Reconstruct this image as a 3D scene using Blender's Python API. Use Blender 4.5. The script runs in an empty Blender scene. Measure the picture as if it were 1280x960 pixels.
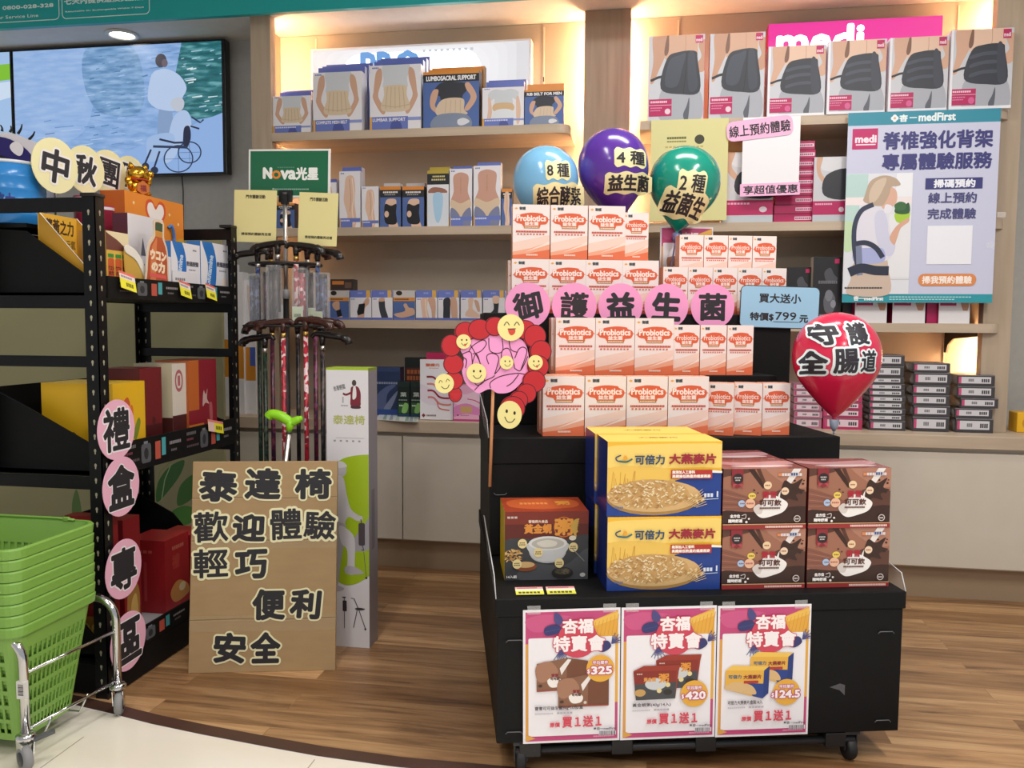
import bpy, bmesh, math, random
from math import sin, cos, pi, radians, hypot, atan2
from mathutils import Vector, Matrix
random.seed(7)
SC = bpy.context.scene
COL = SC.collection
# ------------------------------------------------------------------ camera
F_PX, CAM_H = 1050.0, 1.25
YAW, PITCH, ROLL = radians(9.6), radians(4.09), radians(0.4)
_fw = Vector((-sin(YAW) * cos(PITCH), cos(YAW) * cos(PITCH), -sin(PITCH)))
_rt = Vector((cos(YAW), sin(YAW), 0))
_up = _rt.cross(_fw)
RT = _rt * cos(ROLL) + _up * sin(ROLL)
UPV = -_rt * sin(ROLL) + _up * cos(ROLL)
FW = _fw
CAM = Vector((0, 0, CAM_H))
cd = bpy.data.cameras.new('camera')
cd.sensor_width = 36
cd.lens = F_PX * 36 / 1280
cd.clip_start = 0.05
cam = bpy.data.objects.new('camera', cd)
COL.objects.link(cam)
mw = Matrix((RT, UPV, -FW)).transposed().to_4x4()
mw.translation = CAM
cam.matrix_world = mw
SC.camera = cam
SC.view_settings.view_transform = 'Standard'
SC.view_settings.look = 'None'
SC.view_settings.gamma = 1
SC.view_settings.use_curve_mapping = False
SC.view_settings.exposure = 0.0
SC.cycles.use_denoising = True
# ------------------------------------------------------------------ light
w = bpy.data.worlds.new('world')
SC.world = w
w.use_nodes = True
bg = w.node_tree.nodes['Background']
bg.inputs[0].default_value = (0.93, 0.95, 1.0, 1)
bg.inputs[1].default_value = 0.45
def area(name, loc, sx, sy, power, col=(1, 0.97, 0.93), rot=(0, 0, 0)):
    l = bpy.data.lights.new(name, 'AREA')
    l.shape = 'RECTANGLE'; l.size = sx; l.size_y = sy
    l.energy = power; l.color = col
    o = bpy.data.objects.new(name, l)
    o.location = loc; o.rotation_euler = rot
    COL.objects.link(o)
    return o
area('shop_light', (-0.9, 1.4, 3.2), 0.3, 1.2, 26)
area('shop_light', (1.4, 1.6, 3.2), 0.3, 1.2, 56)
area('shop_light', (-0.9, -1.0, 3.2), 0.3, 1.2, 32)
area('shop_light', (1.2, -1.0, 3.2), 0.3, 1.2, 40)
area('shop_light', (0.2, 3.1, 3.2), 1.2, 0.3, 22)
WARM = (1.0, 0.56, 0.24)
# ------------------------------------------------------------------ pixel helpers: a point of the photo to a real point at a given depth
def ray(px, py):
    return RT * ((px - 640) / F_PX) - UPV * ((py - 480) / F_PX) + FW
def at(px, py, Y):
    d = ray(px, py); return CAM + d * (Y / d.y)
def atz(px, py, z):
    d = ray(px, py); return CAM + d * ((z - CAM_H) / d.z)
def atx(px, py, X):
    d = ray(px, py); return CAM + d * (X / d.x)
PSI = radians(14.2)
SO = Vector((-0.415, 2.205, 0)); SU = Vector((cos(PSI), sin(PSI), 0)); SV = Vector((-sin(PSI), cos(PSI), 0))
def st(px, py, v):
    d = ray(px, py); t = (v - (CAM - SO).dot(SV)) / d.dot(SV)
    P = CAM + d * t - SO
    return P.dot(SU), P.z
def sw(u, v, z):
    return SO + SU * u + SV * v + Vector((0, 0, z))
# ------------------------------------------------------------------ materials
def lin(h):
    h = h.lstrip('#')
    r = []
    for i in (0, 2, 4):
        c = int(h[i:i + 2], 16) / 255
        r.append(c / 12.92 if c <= 0.04045 else ((c + 0.055) / 1.055) ** 2.4)
    return (r[0], r[1], r[2], 1)
MC = {}
def mt(h, rough=0.45, metal=0.0, emit=0.0, alpha=1.0, trans=0.0, coat=0.0, spec=0.5):
    k = (h, rough, metal, emit, alpha, trans, coat, spec)
    if k in MC: return MC[k]
    m = bpy.data.materials.new('surface_' + h.lstrip('#'))
    m.use_nodes = True
    b = m.node_tree.nodes['Principled BSDF']
    b.inputs['Base Color'].default_value = lin(h)
    b.inputs['Roughness'].default_value = rough
    b.inputs['Metallic'].default_value = metal
    b.inputs['Alpha'].default_value = alpha
    b.inputs['Transmission Weight'].default_value = trans
    b.inputs['Coat Weight'].default_value = coat
    b.inputs['Coat Roughness'].default_value = 0.12
    b.inputs['Specular IOR Level'].default_value = spec
    if emit:
        b.inputs['Emission Color'].default_value = lin(h)
        b.inputs['Emission Strength'].default_value = emit
        b.inputs['Base Color'].default_value = (0.02, 0.02, 0.02, 1)
    MC[k] = m
    return m
def glow(h, s): return mt(h, 0.5, 0, s)
def noisy(name, h1, h2, scale=(1, 1, 1), rough=0.5, nscale=6, detail=6, bump=0.0, lo=0.3, hi=0.7, metal=0, spec=0.5):
    m = bpy.data.materials.new(name); m.use_nodes = True
    nt = m.node_tree; b = nt.nodes['Principled BSDF']
    tc = nt.nodes.new('ShaderNodeTexCoord'); mp = nt.nodes.new('ShaderNodeMapping')
    mp.inputs['Scale'].default_value = scale
    n = nt.nodes.new('ShaderNodeTexNoise'); n.inputs['Scale'].default_value = nscale; n.inputs['Detail'].default_value = detail
    r = nt.nodes.new('ShaderNodeValToRGB')
    r.color_ramp.elements[0].color = lin(h1); r.color_ramp.elements[1].color = lin(h2)
    r.color_ramp.elements[0].position = lo; r.color_ramp.elements[1].position = hi
    nt.links.new(tc.outputs['Object'], mp.inputs[0]); nt.links.new(mp.outputs[0], n.inputs[0])
    nt.links.new(n.outputs[0], r.inputs[0]); nt.links.new(r.outputs[0], b.inputs['Base Color'])
    b.inputs['Roughness'].default_value = rough; b.inputs['Metallic'].default_value = metal
    b.inputs['Specular IOR Level'].default_value = spec
    if bump:
        bp = nt.nodes.new('ShaderNodeBump'); bp.inputs['Strength'].default_value = bump
        bp.inputs['Distance'].default_value = 0.01
        nt.links.new(n.outputs[0], bp.inputs['Height']); nt.links.new(bp.outputs[0], b.inputs['Normal'])
    return m
def wood_floor():
    m = bpy.data.materials.new('laminate_planks'); m.use_nodes = True
    nt = m.node_tree; b = nt.nodes['Principled BSDF']; N = nt.nodes.new; L = nt.links.new
    tc = N('ShaderNodeTexCoord')
    br = N('ShaderNodeTexBrick')
    br.offset = 0.37; br.inputs['Scale'].default_value = 1.0
    br.inputs['Brick Width'].default_value = 1.15; br.inputs['Row Height'].default_value = 0.118
    br.inputs['Mortar Size'].default_value = 0.0012; br.inputs['Mortar Smooth'].default_value = 0.2
    br.inputs['Color1'].default_value = (0.0, 0, 0, 1); br.inputs['Color2'].default_value = (1, 1, 1, 1)
    br.inputs['Mortar'].default_value = (0.35, 0.35, 0.35, 1)
    L(tc.outputs['Object'], br.inputs['Vector'])
    mp = N('ShaderNodeMapping'); mp.inputs['Scale'].default_value = (1.3, 16, 1)
    ad = N('ShaderNodeVectorMath'); ad.operation = 'MULTIPLY_ADD'
    ad.inputs[1].default_value = (7, 7, 7)
    L(br.outputs['Color'], ad.inputs[0]); L(tc.outputs['Object'], ad.inputs[2])
    L(ad.outputs[0], mp.inputs[0])
    n = N('ShaderNodeTexNoise'); n.inputs['Scale'].default_value = 1.6; n.inputs['Detail'].default_value = 8; n.inputs['Roughness'].default_value = 0.62; n.inputs['Distortion'].default_value = 0.6
    L(mp.outputs[0], n.inputs[0])
    r = N('ShaderNodeValToRGB'); e = r.color_ramp.elements
    e[0].position = 0.3; e[0].color = lin('#7d5e41'); e[1].position = 0.72; e[1].color = lin('#d9b283')
    x = r.color_ramp.elements.new(0.5); x.color = lin('#ba9065')
    L(n.outputs[0], r.inputs[0])
    r2 = N('ShaderNodeValToRGB'); r2.color_ramp.elements[0].color = lin('#a3968a'); r2.color_ramp.elements[1].color = lin('#ffffff')
    L(br.outputs['Color'], r2.inputs[0])
    mx = N('ShaderNodeMix'); mx.data_type = 'RGBA'; mx.blend_type = 'MULTIPLY'; mx.inputs[0].default_value = 1
    L(r.outputs[0], mx.inputs[6]); L(r2.outputs[0], mx.inputs[7])
    L(mx.outputs[2], b.inputs['Base Color'])
    b.inputs['Roughness'].default_value = 0.36
    return m
WOODF = wood_floor()
OAK = noisy('oak_veneer', '#a8957f', '#b8a590', (9, 9, 0.7), 0.5, 3, 7)
OAKH = noisy('oak_veneer_shelf', '#b5a28c', '#c6b39d', (0.7, 9, 9), 0.5, 3, 7)
OAKC = noisy('oak_veneer_column', '#8e7a66', '#a48f7a', (10, 10, 0.6), 0.5, 3, 7)
LAMIN = noisy('cabinet_laminate', '#cdc4b5', '#d1c8ba', (2, 2, 2), 0.4, 4, 3)
WALLG = noisy('wall_paint', '#b4b3b0', '#bab9b5', (1, 1, 1), 0.8, 30, 3)
WALLB = noisy('backboard', '#aea291', '#b5a998', (1, 1, 1), 0.6, 3, 3)
CEILM = noisy('ceiling_paint', '#d9d4cd', '#dedad3', (1, 1, 1), 0.85, 20, 3)
TILE = noisy('cream_tile', '#efe5d5', '#f6efe3', (1, 3, 1), 0.16, 1.3, 6)
CARD = noisy('corrugated_card', '#a48760', '#ab8e66', (1, 1, 3), 0.75, 9, 3)
BLKM = noisy('black_card', '#09090a', '#0c0c0d', (1, 1, 1), 0.6, 25, 4, spec=0.25)
STEEL = noisy('black_steel', '#08080a', '#0d0d0f', (1, 1, 1), 0.45, 40, 3, spec=0.3)
CHROME = mt('#d8d8da', 0.14, 1.0)
ALU = mt('#c8c6c4', 0.3, 1.0)
GOLD = mt('#e0a83a', 0.2, 1.0)
CLEAR = mt('#ffffff', 0.08, 0, 0, 0.16)
BLACK = mt('#141416', 0.45); WHITE = mt('#efedee', 0.45); INK = mt('#26242a', 0.6)
CREAM = mt('#f2ecb4', 0.6); PINKP = mt('#f2a0d0', 0.6); PINKL = mt('#f3b9dc', 0.6)
# ------------------------------------------------------------------ glyphs
GC = {}
def glyphs(s):
    if s in GC: return GC[s]
    c = bpy.data.curves.new('writing', 'FONT')
    c.body = s; c.resolution_u = 2; c.size = 1
    o = bpy.data.objects.new('writing', c)
    me = bpy.data.meshes.new_from_object(o)
    vs = [(v.co.x, v.co.y) for v in me.vertices]; fs = [tuple(p.vertices) for p in me.polygons]
    bpy.data.objects.remove(o); bpy.data.curves.remove(c); bpy.data.meshes.remove(me)
    if vs:
        x0 = min(v[0] for v in vs); x1 = max(v[0] for v in vs); y0 = min(v[1] for v in vs); y1 = max(v[1] for v in vs)
        vs = [((x - x0) / max(x1 - x0, 1e-6), (y1 - y) / max(y1 - y0, 1e-6)) for x, y in vs]
    GC[s] = (vs, fs)
    return GC[s]
def fine(vs, fs, w, h, lim):
    "cut the glyph faces small so that they can follow a curved surface"
    vs = list(vs); tri = [(f[0], f[i], f[i + 1]) for f in fs for i in range(1, len(f) - 1)]; out = []; mid = {}
    while tri:
        a, b, c = tri.pop()
        e = [(hypot((vs[i][0] - vs[j][0]) * w, (vs[i][1] - vs[j][1]) * h), i, j, k) for i, j, k in ((a, b, c), (b, c, a), (c, a, b))]
        l, i, j, k = max(e)
        if l < lim: out.append((a, b, c)); continue
        q = (min(i, j), max(i, j))
        if q not in mid: mid[q] = len(vs); vs.append(((vs[i][0] + vs[j][0]) / 2, (vs[i][1] + vs[j][1]) / 2))
        m_ = mid[q]; tri += [(i, m_, k), (m_, j, k)]
    return vs, out
def smooth(pts, n=5):
    out = []; k = len(pts)
    for i in range(k):
        p0, p1, p2, p3 = pts[i - 1], pts[i], pts[(i + 1) % k], pts[(i + 2) % k]
        for j in range(n):
            t = j / n
            out.append(tuple(0.5 * (2 * b + (c - a) * t + (2 * a - 5 * b + 4 * c - d) * t * t + (3 * b - a - 3 * c + d) * t ** 3) for a, b, c, d in zip(p0, p1, p2, p3)))
    return out
def osmooth(pts, n=6):
    out = []; k = len(pts)
    for i in range(k - 1):
        p0, p1, p2, p3 = pts[max(i - 1, 0)], pts[i], pts[i + 1], pts[min(i + 2, k - 1)]
        for j in range(n):
            t = j / n
            out.append(tuple(0.5 * (2 * b + (c - a) * t + (2 * a - 5 * b + 4 * c - d) * t * t + (3 * b - a - 3 * c + d) * t ** 3) for a, b, c, d in zip(p0, p1, p2, p3)))
    out.append(tuple(pts[-1]))
    return out
EPS = 6e-5
def clip(pts, W, H):
    "keep a printed outline inside its sheet"
    for ax, lim, sg in ((0, 0, 1), (0, W, -1), (1, 0, 1), (1, H, -1)):
        out = []
        for i in range(len(pts)):
            a, b = pts[i - 1], pts[i]; da, db = (a[ax] - lim) * sg, (b[ax] - lim) * sg
            if (da < 0) != (db < 0):
                t = da / (da - db); q = [a[0] + (b[0] - a[0]) * t, a[1] + (b[1] - a[1]) * t]; q[ax] = lim; out.append(tuple(q))
            if db >= 0: out.append(b)
        pts = out
        if not pts: break
    return pts
class MB:
    def __init__(s):
        s.V = []; s.F = []; s.I = []; s.S = []; s.mats = []; s.fr = None; s.L = 0; s.warp = None; s.clip = None
    def mi(s, m):
        if isinstance(m, str): m = mt(m)
        if m not in s.mats: s.mats.append(m)
        return s.mats.index(m)
    def add(s, vs, fs, m, sm=False):
        o = len(s.V); s.V.extend(Vector(v) for v in vs)
        k = s.mi(m)
        for f in fs:
            s.F.append([o + i for i in f]); s.I.append(k); s.S.append(sm)
    # ---- printing
    def frame(s, o, ux, uy, w, h, dw=1.0, dh=1.0, L=1):
        ux = Vector(ux).normalized(); uy = Vector(uy).normalized()
        s.fr = (Vector(o), ux * (w / dw), uy * (h / dh), ux.cross(uy), dh); s.L = L; s.clip = (dw, dh); s.asp = (w / dw) / (h / dh)
    def p(s, x, y, L=None):
        o, a, b, n, dh = s.fr
        v = o + a * x + b * (dh - y) + n * ((s.L if L is None else L) * EPS)
        return s.warp(v) if s.warp else v
    def pg(s, pts, m, L=None):
        if L is None: s.L += 1
        if s.clip:
            pts = clip(pts, s.clip[0], s.clip[1])
            if len(pts) < 3: return
        A = sum(pts[i - 1][0] * pts[i][1] - pts[i][0] * pts[i - 1][1] for i in range(len(pts)))
        q = [s.p(x, y, L) for x, y in pts]
        f = list(range(len(q)))
        if A > 0: f.reverse()
        s.add(q, [f], m)
    def rect(s, x0, y0, x1, y1, m, L=None): s.pg([(x0, y0), (x1, y0), (x1, y1), (x0, y1)], m, L)
    def rr(s, x0, y0, x1, y1, r, m):
        pts = []
        for cx, cy, a0 in ((x1 - r, y0 + r, -90), (x1 - r, y1 - r, 0), (x0 + r, y1 - r, 90), (x0 + r, y0 + r, 180)):
            for k in range(5):
                a = radians(a0 + k * 22.5); pts.append((cx + r * cos(a), cy + r * sin(a)))
        s.pg(pts, m)
    def ell(s, cx, cy, rx, ry, m, rot=0, n=24, L=None):
        c, d = cos(radians(rot)), sin(radians(rot))
        s.pg([(cx + rx * cos(t) * c - ry * sin(t) * d, cy + rx * cos(t) * d + ry * sin(t) * c) for t in [2 * pi * k / n for k in range(n)]], m, L)
    def bl(s, pts, m, n=5, L=None): s.pg(smooth(pts, n), m, L)
    def ln(s, pts, wd, m, sm=False, L=None):
        if sm: pts = osmooth(pts, 5)
        if s.clip: pts = [(min(max(x, 0), s.clip[0]), min(max(y, 0), s.clip[1])) for x, y in pts]
        if L is None: s.L += 1; L = s.L
        vs = []
        for i, (x, y) in enumerate(pts):
            a = pts[max(i - 1, 0)]; b = pts[min(i + 1, len(pts) - 1)]
            dx, dy = b[0] - a[0], b[1] - a[1]; l = hypot(dx, dy) or 1
            nx, ny = -dy / l * wd / 2, dx / l * wd / 2
            vs += [s.p(x + nx, y + ny, L), s.p(x - nx, y - ny, L)]
        s.add(vs, [(2 * i, 2 * i + 1, 2 * i + 3, 2 * i + 2) for i in range(len(pts) - 1)], m)
    def tx(s, t, x0, y0, x1, y1, m, bold=0.0, rot=0, nb=8, shx=0.0):
        vs, fs = glyphs(t)
        if not vs: return
        s.L += 1
        w, h = x1 - x0, y1 - y0
        if s.warp and h > 0: vs, fs = fine(vs, fs, w, h, 7.0)
        cx, cy = (x0 + x1) / 2, (y0 + y1) / 2
        c, d = cos(radians(rot)), sin(radians(rot))
        offs = [(0, 0)] + ([(bold * cos(2 * pi * k / nb), bold * sin(2 * pi * k / nb)) for k in range(nb)] if bold else [])
        for ox, oy in offs:
            q = []
            for x, y in vs:
                X, Y = x0 + x * w + ox - cx - shx * (y - 0.5) * h, y0 + y * h + oy - cy
                q.append(s.p(cx + X * c - Y * d, cy + X * d + Y * c))
            s.add(q, fs, m)
            s.L += 0.2
    def otx(s, t, x0, y0, x1, y1, m, bold, m2, out, rot=0):
        s.tx(t, x0, y0, x1, y1, m2, bold + out, rot, 14); s.tx(t, x0, y0, x1, y1, m, bold, rot)
    def mic(s, x0, y0, x1, y1, m, n=8, fill=0.75):
        s.L += 1
        st_ = (x1 - x0) / n
        for k in range(n):
            a = x0 + k * st_
            s.rect(a, y0, a + st_ * fill, y1, m, s.L)
    # ---- solids
    def bm(s, b, m, M=None, sm=False):
        b.verts.index_update()
        s.add([(M @ v.co if M else v.co) for v in b.verts], [[v.index for v in f.verts] for f in b.faces], m, sm); b.free()
    def box(s, x0, x1, y0, y1, z0, z1, m, bev=0.0, M=None, seg=2):
        b = bmesh.new(); bmesh.ops.create_cube(b, size=1)
        for v in b.verts:
            v.co = Vector(((x0 + x1) / 2 + v.co.x * (x1 - x0), (y0 + y1) / 2 + v.co.y * (y1 - y0), (z0 + z1) / 2 + v.co.z * (z1 - z0)))
        if bev: bmesh.ops.bevel(b, geom=b.edges[:], offset=bev, segments=seg, affect='EDGES', profile=0.5)
        s.bm(b, m, M)
    def faces(s, x0, x1, y0, y1, z0, z1, fr, sd, tp, bk=None):
        "a carton whose faces have their own printed ground colours"
        v = [(x0, y0, z0), (x1, y0, z0), (x1, y1, z0), (x0, y1, z0), (x0, y0, z1), (x1, y0, z1), (x1, y1, z1), (x0, y1, z1)]
        for f, m in (((0, 1, 5, 4), fr), ((1, 2, 6, 5), sd), ((2, 3, 7, 6), bk or sd), ((3, 0, 4, 7), sd), ((4, 5, 6, 7), tp), ((3, 2, 1, 0), tp)):
            s.add([v[i] for i in f], [(0, 1, 2, 3)], m)
    def tube(s, pts, r, m, n=10, cap=True, flat=1.0):
        pts = [Vector(p) for p in pts]; k = len(pts)
        rs = r if isinstance(r, (list, tuple)) else [r] * k
        T = [(pts[min(i + 1, k - 1)] - pts[max(i - 1, 0)]).normalized() for i in range(k)]
        a = Vector((0, 0, 1)) if abs(T[0].z) < 0.9 else Vector((1, 0, 0))
        nv = T[0].cross(a).normalized(); vs = []
        for i in range(k):
            nv = (nv - T[i] * nv.dot(T[i])).normalized(); bv = T[i].cross(nv)
            for j in range(n):
                t = 2 * pi * j / n
                vs.append(pts[i] + nv * (rs[i] * cos(t)) + bv * (rs[i] * flat * sin(t)))
        fs = [(i * n + j, i * n + (j + 1) % n, (i + 1) * n + (j + 1) % n, (i + 1) * n + j) for i in range(k - 1) for j in range(n)]
        if cap: fs += [tuple(range(n))[::-1], tuple(range((k - 1) * n, k * n))]
        s.add(vs, fs, m, True)
    def lathe(s, prof, m, n=24, M=None, cap=True):
        vs = []; k = len(prof)
        for r, z in prof:
            for j in range(n):
                t = 2 * pi * j / n; v = Vector((r * cos(t), r * sin(t), z)); vs.append(M @ v if M else v)
        fs = [(i * n + j, i * n + (j + 1) % n, (i + 1) * n + (j + 1) % n, (i + 1) * n + j) for i in range(k - 1) for j in range(n)]
        if cap: fs += [tuple(range(n))[::-1], tuple(range((k - 1) * n, k * n))]
        s.add(vs, fs, m, True)
    def ball(s, c, r, m, n=2, M=None):
        b = bmesh.new(); bmesh.ops.create_icosphere(b, subdivisions=n, radius=1)
        for v in b.verts: v.co = Vector((c[0] + v.co.x * r[0], c[1] + v.co.y * r[1], c[2] + v.co.z * r[2]))
        s.bm(b, m, M, True)
    def slab(s, pts, y0, y1, m, M=None):
        "an outline in x,z given a thickness along y"
        k = len(pts)
        A = sum(pts[i - 1][0] * pts[i][1] - pts[i][0] * pts[i - 1][1] for i in range(k))
        if A < 0: pts = pts[::-1]
        vs = [Vector((x, y0, z)) for x, z in pts] + [Vector((x, y1, z)) for x, z in pts]
        if M: vs = [M @ v for v in vs]
        fs = [tuple(range(k)), tuple(range(k, 2 * k))[::-1]] + [((i + 1) % k, i, i + k, (i + 1) % k + k) for i in range(k)]
        s.add(vs, fs, m)
    def build(s, name, parent=None, loc=None, rz=0.0, smooth_angle=None):
        me = bpy.data.meshes.new(name)
        me.from_pydata([tuple(v) for v in s.V], [], s.F)
        for m in s.mats: me.materials.append(m)
        me.polygons.foreach_set('material_index', s.I)
        me.polygons.foreach_set('use_smooth', s.S)
        me.update()
        o = bpy.data.objects.new(name, me); COL.objects.link(o)
        if parent: o.parent = parent
        if loc is not None: o.location = loc
        if rz: o.rotation_euler[2] = rz
        return o
def tag(o, label, cat, group=None, kind=None):
    o['label'] = label; o['category'] = cat
    if group: o['group'] = group
    if kind: o['kind'] = kind
    return o
def struct(o):
    o['kind'] = 'structure'; return o
def empty(name, loc=(0, 0, 0), rz=0.0):
    o = bpy.data.objects.new(name, None); COL.objects.link(o)
    o.location = loc; o.rotation_euler[2] = rz; o.empty_display_size = 0.1
    return o
def dup(o, loc=None, rz=None, parent=None):
    c = o.copy(); COL.objects.link(c)
    if parent: c.parent = parent
    if loc is not None: c.location = loc
    if rz is not None: c.rotation_euler[2] = rz
    for ch in o.children: dup(ch, parent=c)
    return c
ORD = ['first', 'second', 'third', 'fourth', 'fifth', 'sixth', 'seventh', 'eighth', 'ninth', 'tenth']
def circ(r, n=24, cx=0, cz=0): return [(cx + r * cos(2 * pi * k / n), cz + r * sin(2 * pi * k / n)) for k in range(n)]
def rrect(x0, x1, z0, z1, r, n=4):
    pts = []
    for cx, cz, a0 in ((x1 - r, z0 + r, -90), (x1 - r, z1 - r, 0), (x0 + r, z1 - r, 90), (x0 + r, z0 + r, 180)):
        for k in range(n + 1):
            a = radians(a0 + 90 * k / n); pts.append((cx + r * cos(a), cz + r * sin(a)))
    return pts
# ================================================================== the room
YW, YS, YC = 4.5, 4.15, 4.03          # back wall, shelf front edge, counter front
Z1, Z2, Z3, ZC = 2.225, 1.738, 1.266, 0.765
m = MB(); m.box(-6.5, 3.6, YW, YW + 0.1, 0, 3.4, WALLG); struct(m.build('wall_back'))
m = MB(); m.box(-6.5, 3.6, 4.081, YW, 2.82, 2.86, CEILM); struct(m.build('ceiling'))
m = MB(); m.box(-6.5, 3.6, -3, 4.09, 3.35, 3.4, CEILM); struct(m.build('ceiling'))
# wood floor in front of the units, a curved dark strip, cream tile on the customer side
edge = [(-6.5, 3.1), (-2.6, 2.62), (-1.98, 2.466), (-1.8, 2.43), (-1.67, 2.402), (-1.52, 2.366), (-1.33, 2.332), (-1.1, 2.297), (-0.94, 2.275), (-0.7, 2.258), (-0.376, 2.262), (-0.24, 2.272), (0.2, 2.25), (1.0, 2.22), (3.6, 2.1)]
low = [(x, y - 0.056) for x, y in edge]
m = MB(); m.add([(x, y, 0) for x, y in edge] + [(x, YW, 0) for x, y in edge], [(i, i + 1, len(edge) + i + 1, len(edge) + i) for i in range(len(edge) - 1)], WOODF); struct(m.build('floor'))
m = MB(); m.add([(x, y, 0.001) for x, y in low] + [(x, y, 0.001) for x, y in edge], [(i, i + 1, len(edge) + i + 1, len(edge) + i) for i in range(len(edge) - 1)], noisy('dark_strip', '#4a332b', '#553b32', rough=0.4)); struct(m.build('trim_1'))
m = MB(); m.add([(x, -3, 0) for x, y in low] + [(x, y, 0) for x, y in low], [(i, i + 1, len(edge) + i + 1, len(edge) + i) for i in range(len(edge) - 1)], TILE)
for x0 in (-2.4, -1.673, -0.938, -0.2, 0.54, 1.28):
    m.add([(x0 - 0.0013, -3, 0.0006), (x0 + 0.0013, -3, 0.0006), (x0 + 0.0013, 2.2, 0.0006), (x0 - 0.0013, 2.2, 0.0006)], [(0, 1, 2, 3)], mt('#9a8f80', 0.6))
struct(m.build('floor'))
# cabinets, worktop
DOORS = [(-2.42, -1.237), (-1.237, -0.30), (-0.30, 0.75), (0.75, 1.90)]
LABS = ['pale laminate base cabinet at far left behind the cane display', 'pale laminate base cabinet just left of the black stand', 'pale laminate base cabinet hidden mostly behind the black stand', 'pale laminate base cabinet right of the black stand']
for (a, b), lb in zip(DOORS, LABS):
    r = empty('base_cabinet', ((a + b) / 2, YC, 0)); h = (b - a) / 2
    c = MB(); c.box(-h, h, 0.022, 0.45, 0.15, 0.705, LAMIN); c.box(-h, h, 0.06, 0.45, 0, 0.15, mt('#a08a70', 0.5)); c.build('carcass', r)
    d = MB(); d.box(-h + 0.003, h - 0.003, 0, 0.02, 0.16, 0.685, LAMIN, 0.0015); d.build('door', r)
    tag(r, lb, 'cabinet', 'base cabinets under the oak worktop')
m = MB(); m.box(-2.42, 2.1, YC - 0.02, YW - 0.002, 0.706, ZC, OAKH, 0.003)
tag(m.build('worktop'), 'long oak worktop running along the base cabinets', 'worktop')
m = MB(); m.box(-2.069, 1.595, YW - 0.02, YW - 0.001, ZC, 2.818, WALLB); struct(m.build('trim_2'))
m = MB()
for x in (-1.86, -0.60, 0.09, 1.42):
    m.box(x - 0.004, x + 0.004, YW - 0.024, YW - 0.0202, ZC + 0.02, 2.8, mt('#d8c9b2', 0.5))
    for k in range(22): m.box(x - 0.003, x + 0.003, YW - 0.0248, YW - 0.0236, 2.52 - k * 0.06, 2.545 - k * 0.06, mt('#3a332c', 0.6))
struct(m.build('trim_3'))
def post(x0, x1, y0, mat, name, z0=ZC):
    m = MB(); m.box(x0, x1, y0, YW - 0.021, z0, 2.818, mat, 0.002); struct(m.build(name))
m = MB(); m.box(-2.082, -1.972, YS + 0.002, YS + 0.06, ZC, 2.818, OAK, 0.002); m.box(-2.082, -2.07, YS + 0.05, YW - 0.001, ZC, 2.818, OAK); struct(m.build('trim_4'))  # left post; thin unseen panel behind it is added to stop light spill
m = MB(); m.box(-0.375, -0.145, 4.33, 4.37, ZC, 2.818, OAKC, 0.002); m.box(-0.275, -0.245, 4.36, YW - 0.021, ZC, 2.818, OAKC); struct(m.build('trim_5'))
m = MB(); m.box(1.487, 1.608, YS + 0.03, YS + 0.09, ZC, 2.818, OAK, 0.002); m.box(1.596, 1.608, YS + 0.085, YW - 0.001, ZC, 2.818, OAK); struct(m.build('trim_6'))  # right post with an unseen panel added to keep strip light in the bay
m = MB(); m.box(1.905, 3.6, 4.3, YW, 0, 2.82, noisy('side_wall', '#b9bab0', '#c0c1b7', rough=0.7)); struct(m.build('wall_right'))
def shelf(x0, x1, z, label, lo=0, ro=0.06):
    t = 0.042
    pts = [(x0, YS)]
    for k in range(7):
        a = radians(-90 + 15 * k); pts.append((x1 - ro + ro * cos(a), YS + ro + ro * sin(a)))
    pts += [(x1, YW - 0.022), (x0, YW - 0.022)]
    m = MB(); n = len(pts)
    m.add([(x, y, z - t) for x, y in pts] + [(x, y, z) for x, y in pts], [tuple(range(n))[::-1], tuple(range(n, 2 * n))] + [(i, (i + 1) % n, (i + 1) % n + n, i + n) for i in range(n)], OAKH)
    o = m.build('wall_shelf')
    tag(o, label, 'shelf', 'oak wall shelves')
    return o
shelf(-1.971, -0.43, Z1, 'top oak shelf of the left wall unit, under the white lit sign')
shelf(-1.971, -0.43, Z2, 'middle oak shelf of the left wall unit, holding knee support boxes')
shelf(-1.971, -0.43, Z3, 'lowest oak shelf of the left wall unit, with a row of small boxes')
shelf(-0.09, 1.56, Z1, 'top oak shelf of the right wall unit, under the pink lit sign')
shelf(-0.09, 1.56, Z2, 'middle oak shelf of the right wall unit, with stacked magenta boxes')
shelf(-0.09, 1.56, Z3, 'lowest oak shelf of the right wall unit, above the grey carton stacks')
# rounded outer ends of the right shelves pass in front of the post; metal bracket
for z, lb in ((Z3, 'dark metal shelf bracket under the lowest right shelf'),):
    m = MB(); x = 1.42
    m.slab([(0, 0), (0, -0.10), (0.012, -0.10), (0.02, -0.06), (0.05, -0.03), (0.25, -0.012), (0.25, 0)], -0.006, 0.006, mt('#3b332b', 0.45, 0.6), Matrix.Translation((x, YW - 0.03, z - 0.043)) @ Matrix.Rotation(radians(-58), 4, 'Z'))
    tag(m.build('shelf_bracket'), lb, 'bracket')
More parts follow.
